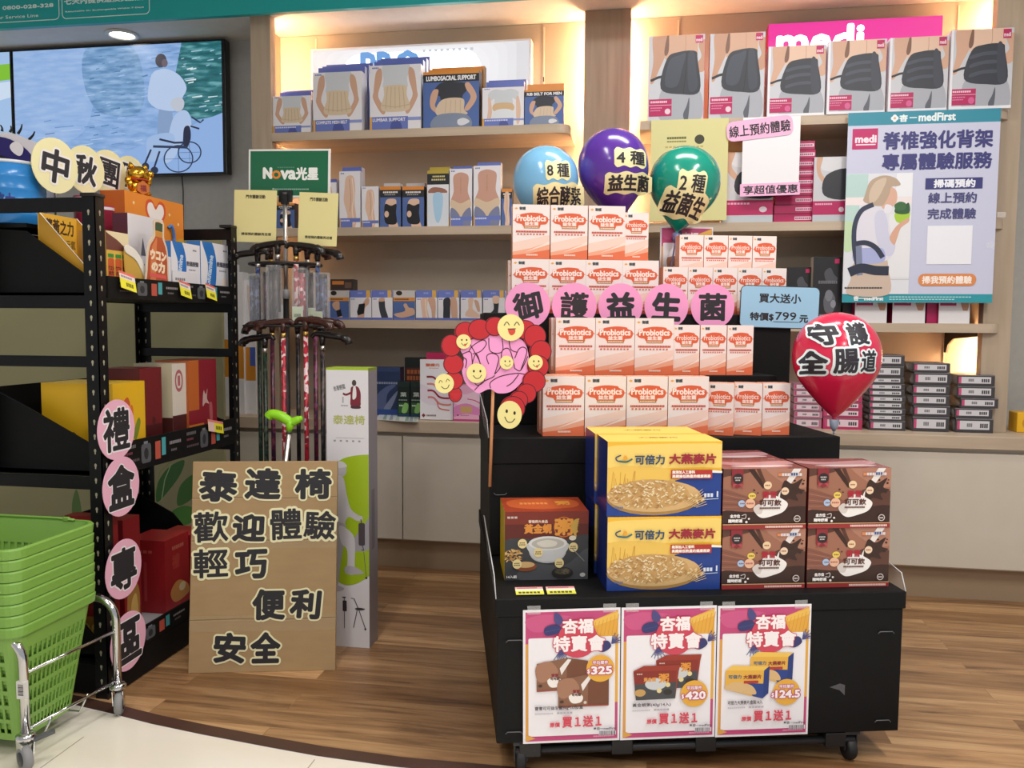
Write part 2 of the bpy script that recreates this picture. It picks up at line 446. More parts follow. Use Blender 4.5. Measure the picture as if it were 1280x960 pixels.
# warm light strips hidden at the ends of each bay
LEDS = {c: glow('#ffcb98', c) for c in (150, 80, 26)}
def led(x, z0, z1, label, pw, y=YW - 0.085):
    m = MB(); m.tube([(x, y, z0), (x, y, z1)], 0.008, LEDS[pw], 10)
    tag(m.build('light_strip'), label, 'light', 'warm light strips of the wall units')
for nm, x in (('behind the left post', -2.042), ('behind the left edge of the middle column', -0.352), ('behind the right edge of the middle column', -0.168), ('behind the right post', 1.578)):
    for z0, z1, w_ in ((ZC + 0.05, Z3 - 0.06, 'under the lowest shelf'), (Z3 + 0.02, Z2 - 0.06, 'under the middle shelf'), (Z2 + 0.02, Z1 - 0.06, 'under the top shelf'), (Z1 + 0.02, 2.8, 'above the top shelf')):
        if x > 1 and z0 > Z3 and z1 < Z1: continue
        if x < -2 and z0 < Z3: continue
        if -1 < x < 0 and z0 < Z2: continue
        if x < -2 and z0 < Z2: z0 += 0.26
        led(x, z0, z1, 'warm light strip ' + nm + ', ' + w_, 150 if z0 > Z1 or z1 < Z3 else (26 if x < -2 else 80), YS + 0.10 if x < -2 else YW - 0.085)
# lit signs
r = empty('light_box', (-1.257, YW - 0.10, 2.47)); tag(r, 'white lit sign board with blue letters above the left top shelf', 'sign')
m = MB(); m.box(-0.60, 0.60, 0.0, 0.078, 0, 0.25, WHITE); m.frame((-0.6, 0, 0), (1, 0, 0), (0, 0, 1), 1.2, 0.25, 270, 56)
m.rect(2, 2, 268, 54, glow('#eceaee', 0.85));
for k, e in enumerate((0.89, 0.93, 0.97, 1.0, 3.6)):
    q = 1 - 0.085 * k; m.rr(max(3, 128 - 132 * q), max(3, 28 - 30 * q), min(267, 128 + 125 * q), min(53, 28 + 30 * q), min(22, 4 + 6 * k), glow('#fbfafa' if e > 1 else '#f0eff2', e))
m.tx('PRO', 64, 8, 136, 40, glow('#6fa8e8', 0.9), 1.8)
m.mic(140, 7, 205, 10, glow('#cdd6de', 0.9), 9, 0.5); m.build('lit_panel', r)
r = empty('light_box', (0.925, YW - 0.10, 2.46)); tag(r, 'magenta lit sign with white lettering above the right top shelf', 'sign')
m = MB(); m.box(-0.40, 0.40, 0.0, 0.078, 0, 0.27, mt('#c01868', 0.4)); m.frame((-0.4, 0, 0), (1, 0, 0), (0, 0, 1), 0.8, 0.27, 214, 72)
m.rect(0, 0, 214, 72, glow('#f0289c', 1.0)); m.tx('medi', 12, 6, 118, 40, glow('#fff4fc', 3.0), 2.0); m.build('lit_panel', r)
# ceiling downlight
c = at(150, 45, 4.28); c.z = 2.82
r = empty('downlight', (c.x, 4.30, 2.82)); tag(r, 'round recessed downlight above the video screen', 'light')
m = MB(); m.lathe([(0.062, 0), (0.085, -0.001), (0.088, -0.006), (0.084, -0.012), (0.066, -0.012), (0.062, 0)], mt('#d9d6d0', 0.35), 32, cap=False); m.build('ring', r)
m = MB(); m.lathe([(0.0, -0.003), (0.066, -0.003)], glow('#fff6e2', 14), 32, cap=False); m.build('lamp_glass', r)
# teal fascia
r = empty('fascia_banner', (0, 4.05, 2.79)); tag(r, 'teal header banner with white notices above the shelves', 'banner')
m = MB(); m.box(-6.4, 3.5, 0, 0.03, 0, 0.56, mt('#12a0a0', 0.35)); m.build('panel', r)
m = MB(); S = 1050 / 4.22
m.frame((-3.95, 0, 0), (1, 0, 0), (0, 0, 1), 3.0, 0.4, 3.0 * 260, 104, 2)
TEALT = mt('#d9efe9', 0.5)
def rrl(x0, y0, x1, y1, r, wd):
    pts = []
    for cx, cy, a0 in ((x1 - r, y0 + r, -90), (x1 - r, y1 - r, 0), (x0 + r, y1 - r, 90), (x0 + r, y0 + r, 180)):
        for k in range(5):
            a = radians(a0 + k * 22.5); pts.append((cx + r * cos(a), cy + r * sin(a)))
    m.ln(pts + [pts[0]], wd, TEALT)
bx = lambda px: (at(px, 20, 4.05).x + 3.95) * 260
by = lambda px, py: 104 - (at(px, py, 4.05).z - 2.79) * 260
rrl(bx(-120), 50, bx(74), by(74, 24), 6, 1.1); rrl(bx(78), 50, bx(187), by(187, 17), 6, 1.1)
m.tx('專線: 0800-028-328', bx(-24), by(67, 3), bx(67), by(0, 13), TEALT, 0.35)
m.tx('Customer Service Line', bx(-30), by(48, 17), bx(48), by(0, 24), TEALT, 0.1)
m.tx('七天內提供退換貨服務', bx(81), by(181, -8), bx(181), by(81, 6), TEALT, 0.35)
m.tx('Returnable Or Exchangeable Within 7 Days', bx(82), by(180, 8), bx(180), by(82, 16), TEALT, 0.15)
m.build('lettering', r)
# olive backing board behind the rack
r = empty('display_board', (0, 0, 0)); tag(r, 'olive green board with leaf print standing behind the black rack', 'board')
bl_, br_ = at(-60, 300, 3.72), at(276, 300, 3.72)
m = MB(); m.box(bl_.x, br_.x, 3.72, 3.74, 0.0, 1.66, mt('#a09c74', 0.6), 0.003)
m.frame((bl_.x, 3.72, 0), (1, 0, 0), (0, 0, 1), br_.x - bl_.x, 1.66, br_.x - bl_.x, 1.66, 1)
def lf(pts, c): m.bl([(at(x, y, 3.72).x - bl_.x, 1.66 - at(x, y, 3.72).z) for x, y in pts], c, 4)
lf([(196, 628), (197, 605), (210, 585), (230, 575), (226, 592), (212, 612)], '#2f6a22'); lf([(222, 632), (224, 610), (236, 596), (250, 590), (262, 590), (250, 610), (238, 625)], '#3a7526')
lf([(205, 660), (214, 640), (232, 632), (248, 640), (236, 655)], '#4a8a30'); lf([(92, 660), (90, 630), (96, 612), (102, 640), (99, 665)], '#5d7d40')
m.ln([(at(x, y, 3.72).x - bl_.x, 1.66 - at(x, y, 3.72).z) for x, y in ((202, 625), (206, 600), (214, 580))], 0.005, '#9cc08a')
m.ln([(at(x, y, 3.72).x - bl_.x, 1.66 - at(x, y, 3.72).z) for x, y in ((192, 625), (200, 590), (230, 560), (272, 552))], 0.005, '#8b9a50')
m.build('printed_board', r)
# ================================================================== video screens
def E_(h, s=0.86): return glow(h, s)
def water(name, h1, h2, h3, s):
    m = noisy(name, h1, h3, (1.2, 1, 6), 0.5, 7, 7, lo=0.36, hi=0.66); nt = m.node_tree; b = nt.nodes['Principled BSDF']
    r = [n for n in nt.nodes if n.type == 'VALTORGB'][0]; x = r.color_ramp.elements.new(0.5); x.color = lin(h2)
    for l in list(b.inputs['Base Color'].links): nt.links.remove(l)
    b.inputs['Base Color'].default_value = (0.02, 0.02, 0.02, 1)
    nt.links.new(r.outputs[0], b.inputs['Emission Color']); b.inputs['Emission Strength'].default_value = s
    return m
def screen(pxl, pxr, label):
    a = at(pxl, 60, 4.40); b = at(pxr, 46, 4.40)
    z1 = 2.80; z0 = at(282, 217, 4.40).z
    r = empty('video_screen', (a.x, 4.40, z0)); tag(r, label, 'screen', 'wall mounted video screens')
    W, H_ = b.x - a.x, z1 - z0
    m = MB(); m.box(0, W, 0, 0.055, 0, H_, mt('#0d0e12', 0.3), 0.004); m.build('housing', r)
    m = MB(); e = 0.010
    m.frame((e, -0.0005, e), (1, 0, 0), (0, 0, 1), W - 2 * e - (0.012 if pxr > 200 else 0), H_ - 2 * e, 980, 640, 1)
    return r, m
r, m = screen(14, 281, 'large wall screen showing two people by water, one in wheelchair')
m.rect(0, 0, 980, 640, water('screen_water', '#7aa2d6', '#8db3e6', '#a3c2ee', 0.86))
m.bl([(-5, -5), (340, -2), (390, 200), (330, 420), (160, 480), (-5, 460)], water('screen_pale_water', '#92b6e8', '#9cbdec', '#a8c6f0', 0.86))
m.bl([(360, 0), (560, 0), (620, 150), (600, 330), (420, 330), (340, 180)], water('screen_mid_water', '#5f8cba', '#7ba5d2', '#a0c2ea', 0.86))
m.pg([(800, 0), (980, 0), (980, 360), (860, 380), (790, 330), (770, 150)], water('screen_teal_water', '#155a62', '#26727a', '#6fb0b8', 0.86))
m.pg([(0, 520), (250, 560), (500, 540), (700, 460), (980, 350), (980, 640), (0, 640)], E_('#93b6ea'))
for k in range(120):
    x = random.uniform(330, 975); y = random.uniform(20, 350) if x > 780 else random.uniform(40, 470)
    if x < 780 and random.random() < 0.3: continue
    c = random.choice(['#a9cfe4', '#8fc0cf', '#e0f2f6'] if x > 780 else ['#5f8fbd', '#a9c8f0', '#4f7fae'])
    l = random.uniform(12, 50); m.pg([(x, y), (x + l, y - 4 + random.uniform(-3, 3)), (x + l, y + 1), (x, y + random.uniform(2, 6))], E_(c), m.L + 1 + k * 0.1)
m.L += 14
for k in range(18):
    x = random.uniform(60, 640); y = random.uniform(350, 540); l = random.uniform(30, 110)
    m.pg([(x, y), (x + l, y - 6), (x + l, y - 2), (x, y + 4)], E_(random.choice(['#b9d2f4', '#6c95c9', '#57799f'])), m.L + 1 + k % 2)
m.L += 4
m.bl([(680, 470), (690, 330), (720, 300), (750, 320), (752, 420), (730, 440), (690, 440)], E_('#89a4cc'))
m.bl([(640, 250), (660, 150), (700, 125), (740, 128), (790, 160), (820, 220), (800, 270), (770, 330), (690, 320), (650, 290)], E_('#bcd2f2'))
m.ell(705, 82, 26, 34, E_('#3e3a4c')); m.ell(722, 95, 14, 20, E_('#6a5a68'))
m.bl([(745, 300), (755, 275), (790, 265), (808, 290), (800, 325), (770, 335)], E_('#c4cbd8'))
m.bl([(735, 440), (760, 360), (800, 330), (830, 350), (838, 420), (800, 470), (760, 560), (715, 590), (720, 540)], E_('#b4cbee'))
m.bl([(640, 460), (740, 440), (760, 490), (700, 560), (640, 580), (630, 520)], E_('#a4c0ea'))
for cx, cy, rr_ in ((776, 570, 66), (828, 540, 52)):
    m.ln([(cx + rr_ * cos(t), cy + rr_ * 1.0 * sin(t)) for t in [2 * pi * k / 32 for k in range(33)]], 6, E_('#20304e'))
    m.ln([(cx - rr_, cy), (cx + rr_, cy)], 2, E_('#4a5f86')); m.ln([(cx, cy - rr_), (cx, cy + rr_)], 2, E_('#4a5f86'))
m.bl([(805, 420), (830, 412), (835, 470), (815, 520), (800, 500)], E_('#1c2440'))
m.ln([(690, 470), (760, 490), (810, 490)], 10, E_('#1c2b4a')); m.ln([(835, 410), (875, 425)], 8, E_('#1c2440')); m.ln([(840, 365), (880, 395), (895, 380)], 8, E_('#20304e'))
m.ln([(660, 505), (820, 515)], 12, E_('#26365a')); m.ln([(650, 520), (620, 590)], 9, E_('#22304f')); m.ln([(690, 530), (660, 620)], 9, E_('#22304f'))
m.ell(622, 606, 18, 22, E_('#1e2c4a')); m.ell(664, 624, 18, 18, E_('#1e2c4a'))
m.build('picture', r)
r, m = screen(-300, 13, 'second wall screen at the far left edge, showing a pale view')
m.rect(0, 0, 980, 640, E_('#a9c9f0'))
m.pg([(600, 80), (980, 60), (980, 140), (600, 190)], E_('#86c832')); m.bl([(500, 240), (980, 150), (980, 230), (700, 280)], E_('#d5e6fb'))
m.build('picture', r)
m = MB(); a = at(224, 216, 4.44); b = at(228, 262, 4.44)
m.tube([(a.x, 4.46, a.z + 0.05), (a.x + 0.004, 4.47, a.z - 0.1), (a.x - 0.004, 4.47, 1.62), (a.x, 4.47, 1.5)], 0.004, mt('#4a463e', 0.5))
tag(m.build('cable'), 'thin dark cable hanging below the large wall screen', 'cable')
# ================================================================== cartons on the wall shelves
SK, SK2, SK3 = '#cfa58c', '#b98b72', '#e0bda6'
def carton(name, w, d, h, design, side, top, front='#e8e6ea', gloss=0.35):
    m = MB(); f = lambda c: mt(c, gloss) if isinstance(c, str) else c
    m.faces(-w / 2, w / 2, 0, d, 0, h, f(front), f(side), f(top))
    if design: design(m, w, h)
    return m
def fr(m, w, h, dw, dh): m.frame((-w / 2, 0, 0), (1, 0, 0), (0, 0, 1), w, h, dw, dh)
def topf(m, w, d, h, dw, dh): m.frame((-w / 2, 0, h), (1, 0, 0), (0, 1, 0), w, d, dw, dh)
def sidef(m, w, d, h, dw, dh): m.frame((w / 2, 0, 0), (0, 1, 0), (0, 0, 1), d, h, dw, dh)
def goods(px0, px1, pyt, Y, z, d, design, label, cat='box', group=None, side='#dcdae2', top='#5d6cba', name='support_box', rz=0, front='#e8e6ea', dz=0):
    py = 0.5 * (pyt + 160)
    a = at(px0, pyt, Y); b = at(px1, pyt, Y)
    h = (a.z + b.z) / 2 - z
    m = carton(name, b.x - a.x, d, h, design, side, top, front)
    o = m.build(name, None, ((a.x + b.x) / 2, Y, z), rz)
    return tag(o, label, cat, group)
def D_belt(kind):
    def f(m, w, h):
        fr(m, w, h, 340, 505 if kind < 2 else 390)
        H = m.fr[4]; k = H / 505
        Y = lambda pts: [(x, y * k) for x, y in pts]
        m.rect(0, 0, 340, H, '#c6c7ce')
        m.bl(Y([(122, -6), (300, -6), (296, 60), (288, 125), (200, 120), (104, 140), (120, 70)]), SK if kind < 2 else SK3)
        m.bl(Y([(28, -4), (112, -4), (112, 90), (62, 210), (34, 276), (14, 270), (30, 150)]), '#c2957b' if kind < 2 else SK)
        m.bl(Y([(300, 60), (344, 40), (344, 200), (300, 222), (286, 180), (318, 130)]), '#c2957b' if kind < 2 else SK)
        m.ln(Y([(222, 4), (224, 60), (220, 108)]), 3, SK2)
        m.bl(Y([(96, 90), (112, 0), (122, 0), (122, 90), (105, 120)]), '#7c5848')
        m.bl(Y([(84, 320), (200, 330), (312, 330), (316, 508), (84, 508)]), '#a6a9b2')
        m.bl(Y([(250, 370), (236, 420), (216, 470), (226, 506), (244, 508), (252, 430)]), '#565a64')
        m.ln(Y([(16, 264), (60, 246), (112, 236)]), 15 * k, '#23262d')
        m.bl(Y([(112, 138), (180, 100), (280, 98), (296, 150), (312, 335), (200, 350), (78, 312)]), '#31353f')
        if kind < 2:
            m.bl(Y([(128, 150), (190, 118), (225, 112), (205, 200), (175, 300), (104, 290)]), '#424854')
            m.bl(Y([(240, 116), (276, 112), (288, 200), (298, 316), (246, 322)]), '#3d424e'); m.ln(Y([(232, 104), (228, 220), (214, 345)]), 4, '#1f2229')
        else:
            for y in (170, 225, 285): m.bl(Y([(112, y - 4), (180, y - 24), (250, y - 26), (252, y - 6), (180, y - 2), (110, y + 18)]), '#454a57')
            m.bl(Y([(254, 110), (284, 108), (308, 320), (262, 328)]), '#3b3f4b')
        m.rect(8, 375 * k, 146, 478 * k, '#b3175a'); m.rect(8, 410 * k, 146, 413 * k, '#eac0d2'); m.mic(18, 386 * k, 120, 398 * k, '#ecc5d6', 9); m.mic(18, 424 * k, 90, 431 * k, '#d885a9', 6); m.mic(18, 440 * k, 80, 446 * k, '#d885a9', 6)
        m.ell(122, 450 * k, 17, 17 * (k if kind < 2 else 1), '#e6c9d6' if kind < 2 else '#cf5a90')
        m.rect(282, 6, 326, 50, '#b81a5c'); m.tx('medi', 286, 22, 322, 42, '#f4dbe6', 0.6)
        if kind < 2 and kind == 0: m.rect(338, 0, 340, H, '#d11c5a')
        if kind >= 2: m.rect(0, 0, 14, H, '#e4e4ea'); m.rect(0, H - 14, 340, H, '#e8e8ee')
    return f
for i, (a, b, t) in enumerate([(811, 882, 44), (888, 957, 41), (961, 1033, 57), (1036, 1109, 50), (1113, 1187, 46), (1190, 1268, 36)]):
    goods(a, b, t, YS + 0.015 - 0.006 * i, Z1 if i < 5 else Z1, 0.09, D_belt([0, 1, 2, 2, 2, 2][i]), ['leftmost back support box on right top shelf, tall with red edge', 'second back support box from left on right top shelf, tall', 'third back support box from left, under the lit sign', 'fourth back support box from left on the right top shelf', 'fifth back support box from left, above the hanging poster', 'rightmost back support box beside the right post, above the poster corner'][i],
          'box', 'back support boxes on the right top shelf', '#c8214f' if i < 2 else '#e6e4ea', '#e9e7ec')
def D_torso(style, band, dark=False):
    def f(m, w, h):
        fr(m, w, h, 240, 280)
        if dark:
            m.rect(0, 0, 240, 280, '#4b68a6'); m.rect(0, 0, 240, 52, '#1d2028'); m.rect(0, 0, 240, 14, '#d58b36')
            if band: m.tx(band, 14, 22, 226, 44, '#f0eef2', 1.0)
            m.bl([(70, 60), (120, 52), (180, 60), (200, 80), (170, 120), (166, 150), (86, 150), (70, 120), (40, 110)], '#2c2f38')
            m.bl([(30, 130), (44, 90), (66, 90), (60, 130), (52, 170), (80, 200), (70, 212), (34, 180)], SK); m.bl([(180, 64), (200, 62), (230, 130), (200, 190), (180, 196), (180, 180), (204, 130), (186, 92)], SK)
            m.bl([(80, 140), (170, 136), (176, 190), (186, 214), (60, 214)], '#d6c0a6'); m.bl([(62, 214), (184, 214), (200, 282), (40, 282)], '#7f8ba2'); m.bl([(150, 240), (176, 232), (200, 250), (170, 268), (150, 262)], '#d9dbe2')
            for x in (100, 120, 140, 160): m.ln([(x, 142), (x - 4 + (x - 120) * .1, 210)], 2, '#b9a38a')
            return
        m.rect(0, 0, 240, 280, '#e6e4e9'); m.mic(12, 8, 44, 14, '#5d6cba', 4)
        if style == 'back':
            m.bl([(60, 4), (100, -4), (150, -4), (190, 6), (176, 60), (172, 100), (70, 100), (66, 60)], '#cdd2d8')
            m.bl([(30, 30), (54, 14), (58, 60), (40, 124), (52, 158), (74, 192), (66, 212), (46, 196), (16, 142), (18, 110)], SK); m.bl([(186, 14), (210, 30), (222, 110), (224, 142), (194, 196), (176, 212), (168, 194), (190, 158), (202, 124), (184, 60)], SK)
            m.bl([(70, 92), (120, 86), (172, 92), (174, 130), (188, 190), (120, 202), (54, 190), (68, 130)], '#d9c5a8')
            for x in (84, 102, 120, 138, 156): m.ln([(x, 94), (x + (x - 120) * 0.25, 188)], 3, '#c0a988')
            m.ln([(58, 172), (120, 182), (186, 172)], 3, '#c0a988')
        else:
            m.bl([(70, 14), (120, 22), (170, 14), (210, 40), (196, 90), (174, 80), (170, 130), (76, 130), (70, 80), (44, 96), (34, 46)], '#cdd2d8')
            m.bl([(34, 70), (48, 86), (56, 180), (40, 260), (24, 250), (34, 160)], SK3); m.bl([(196, 80), (210, 70), (222, 160), (216, 250), (200, 260), (196, 170)], SK3)
            m.bl([(72, 116), (170, 116), (176, 170), (70, 170)], '#d3b288'); m.bl([(72, 168), (174, 168), (180, 282), (64, 282)], '#dfe2e8')
        m.rect(0, 222, 180, 280, '#6878be'); m.rect(180, 226, 240, 240, '#8d99cf')
        m.bl([(100, 280), (104, 244), (124, 236), (144, 246), (150, 280)], '#4a569c')
        if band: m.tx(band, 14, 228, 168, 242, '#eceaf4', 0.5)
        else: m.mic(14, 230, 150, 240, '#cfd3ee', 10)
        m.rect(0, 222, 10, 280, '#e2a84a')
    return f
def D_legs(kind, dark=False):
    def f(m, w, h):
        fr(m, w, h, 120, 280)
        bgc = '#4f69a4' if dark else '#e7e4e9'
        m.rect(0, 0, 120, 280, bgc); 
        if dark: m.rect(0, 0, 120, 74, '#22242c'); m.rect(0, 0, 120, 24, '#dd8a34'); m.mic(18, 34, 104, 46, '#e9e6e2', 8); m.mic(26, 54, 90, 60, '#b9b4b0', 6)
        else: m.mic(8, 8, 30, 14, '#5d6cba', 3)
        if kind == 'knee':
            m.bl([(30, 90), (40, 30), (80, 26), (92, 90), (88, 160), (98, 240), (84, 284), (44, 284), (46, 220), (26, 150)], SK3); m.ln([(74, 34), (84, 120), (74, 190), (84, 260)], 5, '#f2ddd0', True); m.ln([(58, 40), (66, 130), (60, 200)], 3, SK2, True)
        if kind == 'brace':
            m.bl([(34, 100), (60, 84), (94, 96), (86, 170), (94, 230), (104, 284), (56, 284), (46, 240), (26, 170)], SK3)
            m.bl([(30, 120), (64, 132), (94, 122), (92, 180), (96, 250), (64, 262), (30, 246), (24, 180)], '#191a20'); m.ell(38, 190, 13, 22, SK3)
        if kind == 'waist':
            m.bl([(20, 40), (44, 20), (76, 20), (102, 40), (98, 110), (110, 170), (10, 170), (22, 110)], '#c99a86'); m.ln([(60, 40), (60, 120)], 3, SK2); m.ell(60, 100, 3, 5, SK2)
            m.bl([(10, 150), (60, 168), (110, 150), (112, 190), (70, 230), (56, 232), (8, 190)], '#d9c0a4'); m.bl([(8, 190), (54, 226), (50, 284), (8, 284)], '#7a80a0'); m.bl([(112, 190), (68, 226), (72, 284), (112, 284)], '#7a80a0')
        if kind == 'foot':
            m.rect(0, 0, 120, 70, '#1c1d22'); m.rect(0, 0, 120, 16, '#b9a23a'); m.mic(30, 26, 100, 34, '#d8c98a', 7); m.mic(24, 42, 104, 50, '#d8c98a', 7)
            m.bl([(6, 110), (30, 84), (90, 90), (112, 110), (70, 120)], '#9b6a58'); m.pg([(0, 112), (120, 112), (120, 280), (0, 280)], '#d8dde6'); m.bl([(34, 120), (86, 120), (80, 220), (60, 262), (40, 220)], '#a8cde8')
        if not dark and kind != 'foot': m.rect(0, 232, 120, 252, '#6878be'); m.rect(0, 232, 74, 280, '#6878be'); m.mic(8, 240, 60, 248, '#cfd3ee', 6); m.rect(0, 232, 6, 280, '#e2a84a')
    return f
def D_small(kind, dark=False):
    def f(m, w, h):
        fr(m, w, h, 110, 150)
        m.rect(0, 0, 110, 150, '#e4e2e8')
        if dark: m.rect(0, 0, 110, 150, '#4d67a0'); m.rect(0, 0, 110, 46, '#c9c4c2'); m.ell(30, 14, 16, 12, '#2a221e'); m.rect(0, 36, 110, 54, '#d98c38'); m.mic(8, 42, 80, 48, '#3a2a20', 9)
        else: m.rect(0, 0, 110, 36, '#6b7bc6'); m.rect(84, 0, 104, 36, '#e0b050'); m.mic(40, 10, 66, 18, '#9aa6e0', 3); m.mic(6, 42, 26, 47, '#5d6cba', 3)
        if kind == 'wrist': m.bl([(22, 70), (40, 56), (60, 60), (62, 100), (80, 150), (54, 150), (46, 110), (28, 90)], SK); m.pg([(42, 104), (66, 96), (74, 130), (50, 138)], '#16161b')
        if kind == 'wrist2': m.bl([(36, 146), (60, 80), (84, 40), (100, 44), (96, 70), (78, 90), (70, 146)], SK); m.pg([(36, 110), (46, 70), (78, 66), (72, 118), (40, 128)], '#191a20')
        if kind == 'elbow': m.bl([(38, 50), (66, 46), (72, 90), (88, 146), (58, 150), (40, 100)], '#3a3b44'); m.bl([(40, 40), (66, 38), (66, 54), (40, 56)], SK)
        if kind == 'arm': m.bl([(4, 120), (60, 104), (52, 74), (66, 66), (80, 86), (104, 92), (106, 122), (40, 138)], SK)
        if kind == 'leg': m.bl([(26, 44), (60, 40), (58, 90), (70, 148), (40, 148), (30, 100)], SK3); m.bl([(62, 42), (100, 44), (98, 148), (84, 148), (80, 100)], SK); m.ln([(50, 46), (52, 100), (60, 140)], 4, '#f3e0d4', True)
        if kind == 'kneeb': m.bl([(30, 44), (62, 40), (64, 92), (60, 148), (30, 148), (28, 90)], '#2a2c35'); m.bl([(66, 44), (96, 44), (100, 148), (74, 148)], SK)
        if kind == 'ankle': m.bl([(40, 42), (66, 42), (62, 90), (96, 120), (92, 134), (30, 130), (26, 110), (40, 90)], SK3); m.bl([(70, 50), (92, 56), (100, 100), (88, 104)], SK)
        if kind == 'ankleb': m.bl([(52, 40), (78, 40), (78, 92), (70, 130), (40, 136), (34, 118), (54, 92)], '#26272f'); m.bl([(50, 30), (80, 30), (79, 62), (52, 62)], SK3)
        m.rect(0, 138, 110, 150, '#5f6fb8')
    return f
G1 = 'support boxes on the left top shelf'
def stack_behind(px0, px1, pyt, Y, z, n, label, side='#cfcfdc', top='#6272bd', step=0.045, dx=6):
    for k in range(n):
        goods(px0 + dx * (k + 1), px1 + dx * (k + 1), pyt - 4 - 2 * k, Y + 0.06 + step * k, z, 0.04, None, label % ORD[k], 'box', 'boxes standing behind the front row on the left top shelf', side, top, front=top)
YF = YS + 0.02
goods(341, 388, 120, YF, Z1, 0.05, D_torso('back', ''), 'small white and violet support box beside the left oak post', 'box', G1)
goods(391, 452, 90, YF, Z1, 0.05, D_torso('back', 'COMPLETE MESH BELT'), 'tall white back belt box, second from the left oak post', 'box', G1)
goods(462, 526, 81, YF, Z1, 0.05, D_torso('back', 'LUMBAR SUPPORT'), 'tallest white back support box under the blue lettered sign', 'box', G1)
goods(529, 599, 89, YF, Z1, 0.05, D_torso('back', 'LUMBOSACRAL SUPPORT', True), 'black and blue back support box with orange edge on top shelf', 'box', G1, '#24252c', '#d58b36')
goods(603, 655, 109, YF, Z1, 0.05, D_torso('rib', ''), 'white rib belt box beside the black and blue one', 'box', G1)
goods(656, 705, 112, YF, Z1, 0.05, D_torso('rib', 'RIB BELT FOR MEN', True), 'dark blue rib belt box at right end of left top shelf', 'box', G1, '#24252c', '#d58b36')
stack_behind(347, 386, 119, YF, Z1, 2, '%s violet box behind the small box beside the left post', dx=3)
stack_behind(393, 451, 88, YF, Z1, 3, '%s box behind the tall back belt box', dx=5)
stack_behind(464, 525, 80, YF, Z1, 3, '%s box behind the tallest back support box', dx=4)
stack_behind(532, 598, 90, YF, Z1, 2, '%s black box behind the black and blue back support box', '#22232a', '#d58b36', dx=4)
stack_behind(605, 652, 106, YF, Z1, 2, '%s violet topped box behind the white rib belt box', dx=3)
stack_behind(657, 703, 109, YF, Z1, 1, '%s orange topped box behind the dark rib belt box', '#22232a', '#d58b36', dx=2)
G2 = 'support boxes on the left middle shelf'
for a, b, t, dsg, lb, dk in [
    (345, 368, 254, D_legs('brace', True), 'blue knee brace box partly behind the left yellow sheet', 1),
    (401, 420, 228, D_legs('knee'), 'white knee box peeping out beside the green sign plate', 0),
    (424, 450, 214, D_legs('knee'), 'tall white knee support box near the green sign plate', 0),
    (452, 473, 233, D_legs('knee'), 'short white leg sleeve box between knee boxes', 0),
    (475, 501, 233, D_legs('brace', True), 'left of the two black knee brace boxes with orange top', 1),
    (503, 530, 233, D_legs('brace', True), 'right of the two black knee brace boxes with orange top', 1),
    (534, 561, 213, D_legs('foot'), 'foot care box with black top and pale blue front', 2),
    (562, 590, 211, D_legs('waist'), 'white groin support box right of the foot care box', 0),
    (592, 626, 207, D_legs('waist'), 'wider white groin support box beside the light blue balloon', 0),
    (627, 640, 236, D_legs('knee', True), 'dark blue box half hidden by the light blue balloon', 1)]:
    goods(a, b, t, YF, Z2, 0.05, dsg, lb, 'box', G2, '#2a2b34' if dk else '#dcdae2', ['#6272bd', '#d8893a', '#b9a23a'][dk])
for a, b, t, c, lb in [(428, 452, 209, '#6272bd', 'violet topped box behind the tall white knee box'), (480, 500, 229, '#c9c5c8', 'grey box top behind the left knee brace box'), (508, 531, 229, '#c9c5c8', 'grey box top behind the right knee brace box'), (537, 562, 209, '#b9a23a', 'yellow topped box behind the foot care box'), (566, 590, 208, '#6272bd', 'violet topped box behind the narrower groin box'), (597, 626, 203, '#6272bd', 'violet topped box behind the wider groin box'), (403, 421, 224, '#6272bd', 'violet topped box behind the peeping knee box')]:
    goods(a, b, t, YF + 0.07, Z2, 0.05, None, lb, 'box', G2, '#cfcfdc', c, front=c)
G3 = 'small support boxes on the left lowest shelf'
for a, b, t, dsg, lb, dk in [
    (303, 320, 366, D_small('leg'), 'small box at left end behind the cane stand', 0),
    (410, 436, 363, D_small('wrist', True), 'small grey and blue wrist box at the end by the canes', 1),
    (437.5, 464, 363, D_small('wrist2'), 'small white box with black wrist band picture', 0),
    (465, 490.5, 363, D_small('elbow'), 'small white box with black elbow sleeve picture', 0),
    (491.5, 518.5, 363, D_small('arm', True), 'small grey and blue box with bare arm picture', 1),
    (520, 546.5, 363, D_small('leg'), 'small white box with two bare legs picture', 0),
    (547.5, 574, 363, D_small('kneeb'), 'small white box with black knee sleeve picture', 0),
    (576, 602.5, 363, D_small('ankle'), 'small white box with bare ankle picture', 0),
    (604, 631, 363, D_small('ankleb'), 'small white box with black ankle sleeve beside pink lettered discs', 0)]:
    goods(a, b, t, YF, Z3, 0.09, dsg, lb, 'box', G3, '#dcdae2', '#6878c0' if not dk else '#bdb8b6')
goods(413, 441, 349, YF + 0.02, at(425, 363, YF).z + 0.001, 0.07, lambda m, w, h: (fr(m, w, h, 100, 50), m.rect(0, 0, 100, 50, '#3a2c26'), m.rect(8, 8, 60, 24, '#c97a34'), m.rect(64, 14, 94, 40, '#6a5044')), 'dark brown flat box lying on top of the wrist box', 'box', None, '#2c2420', '#4b3c34')
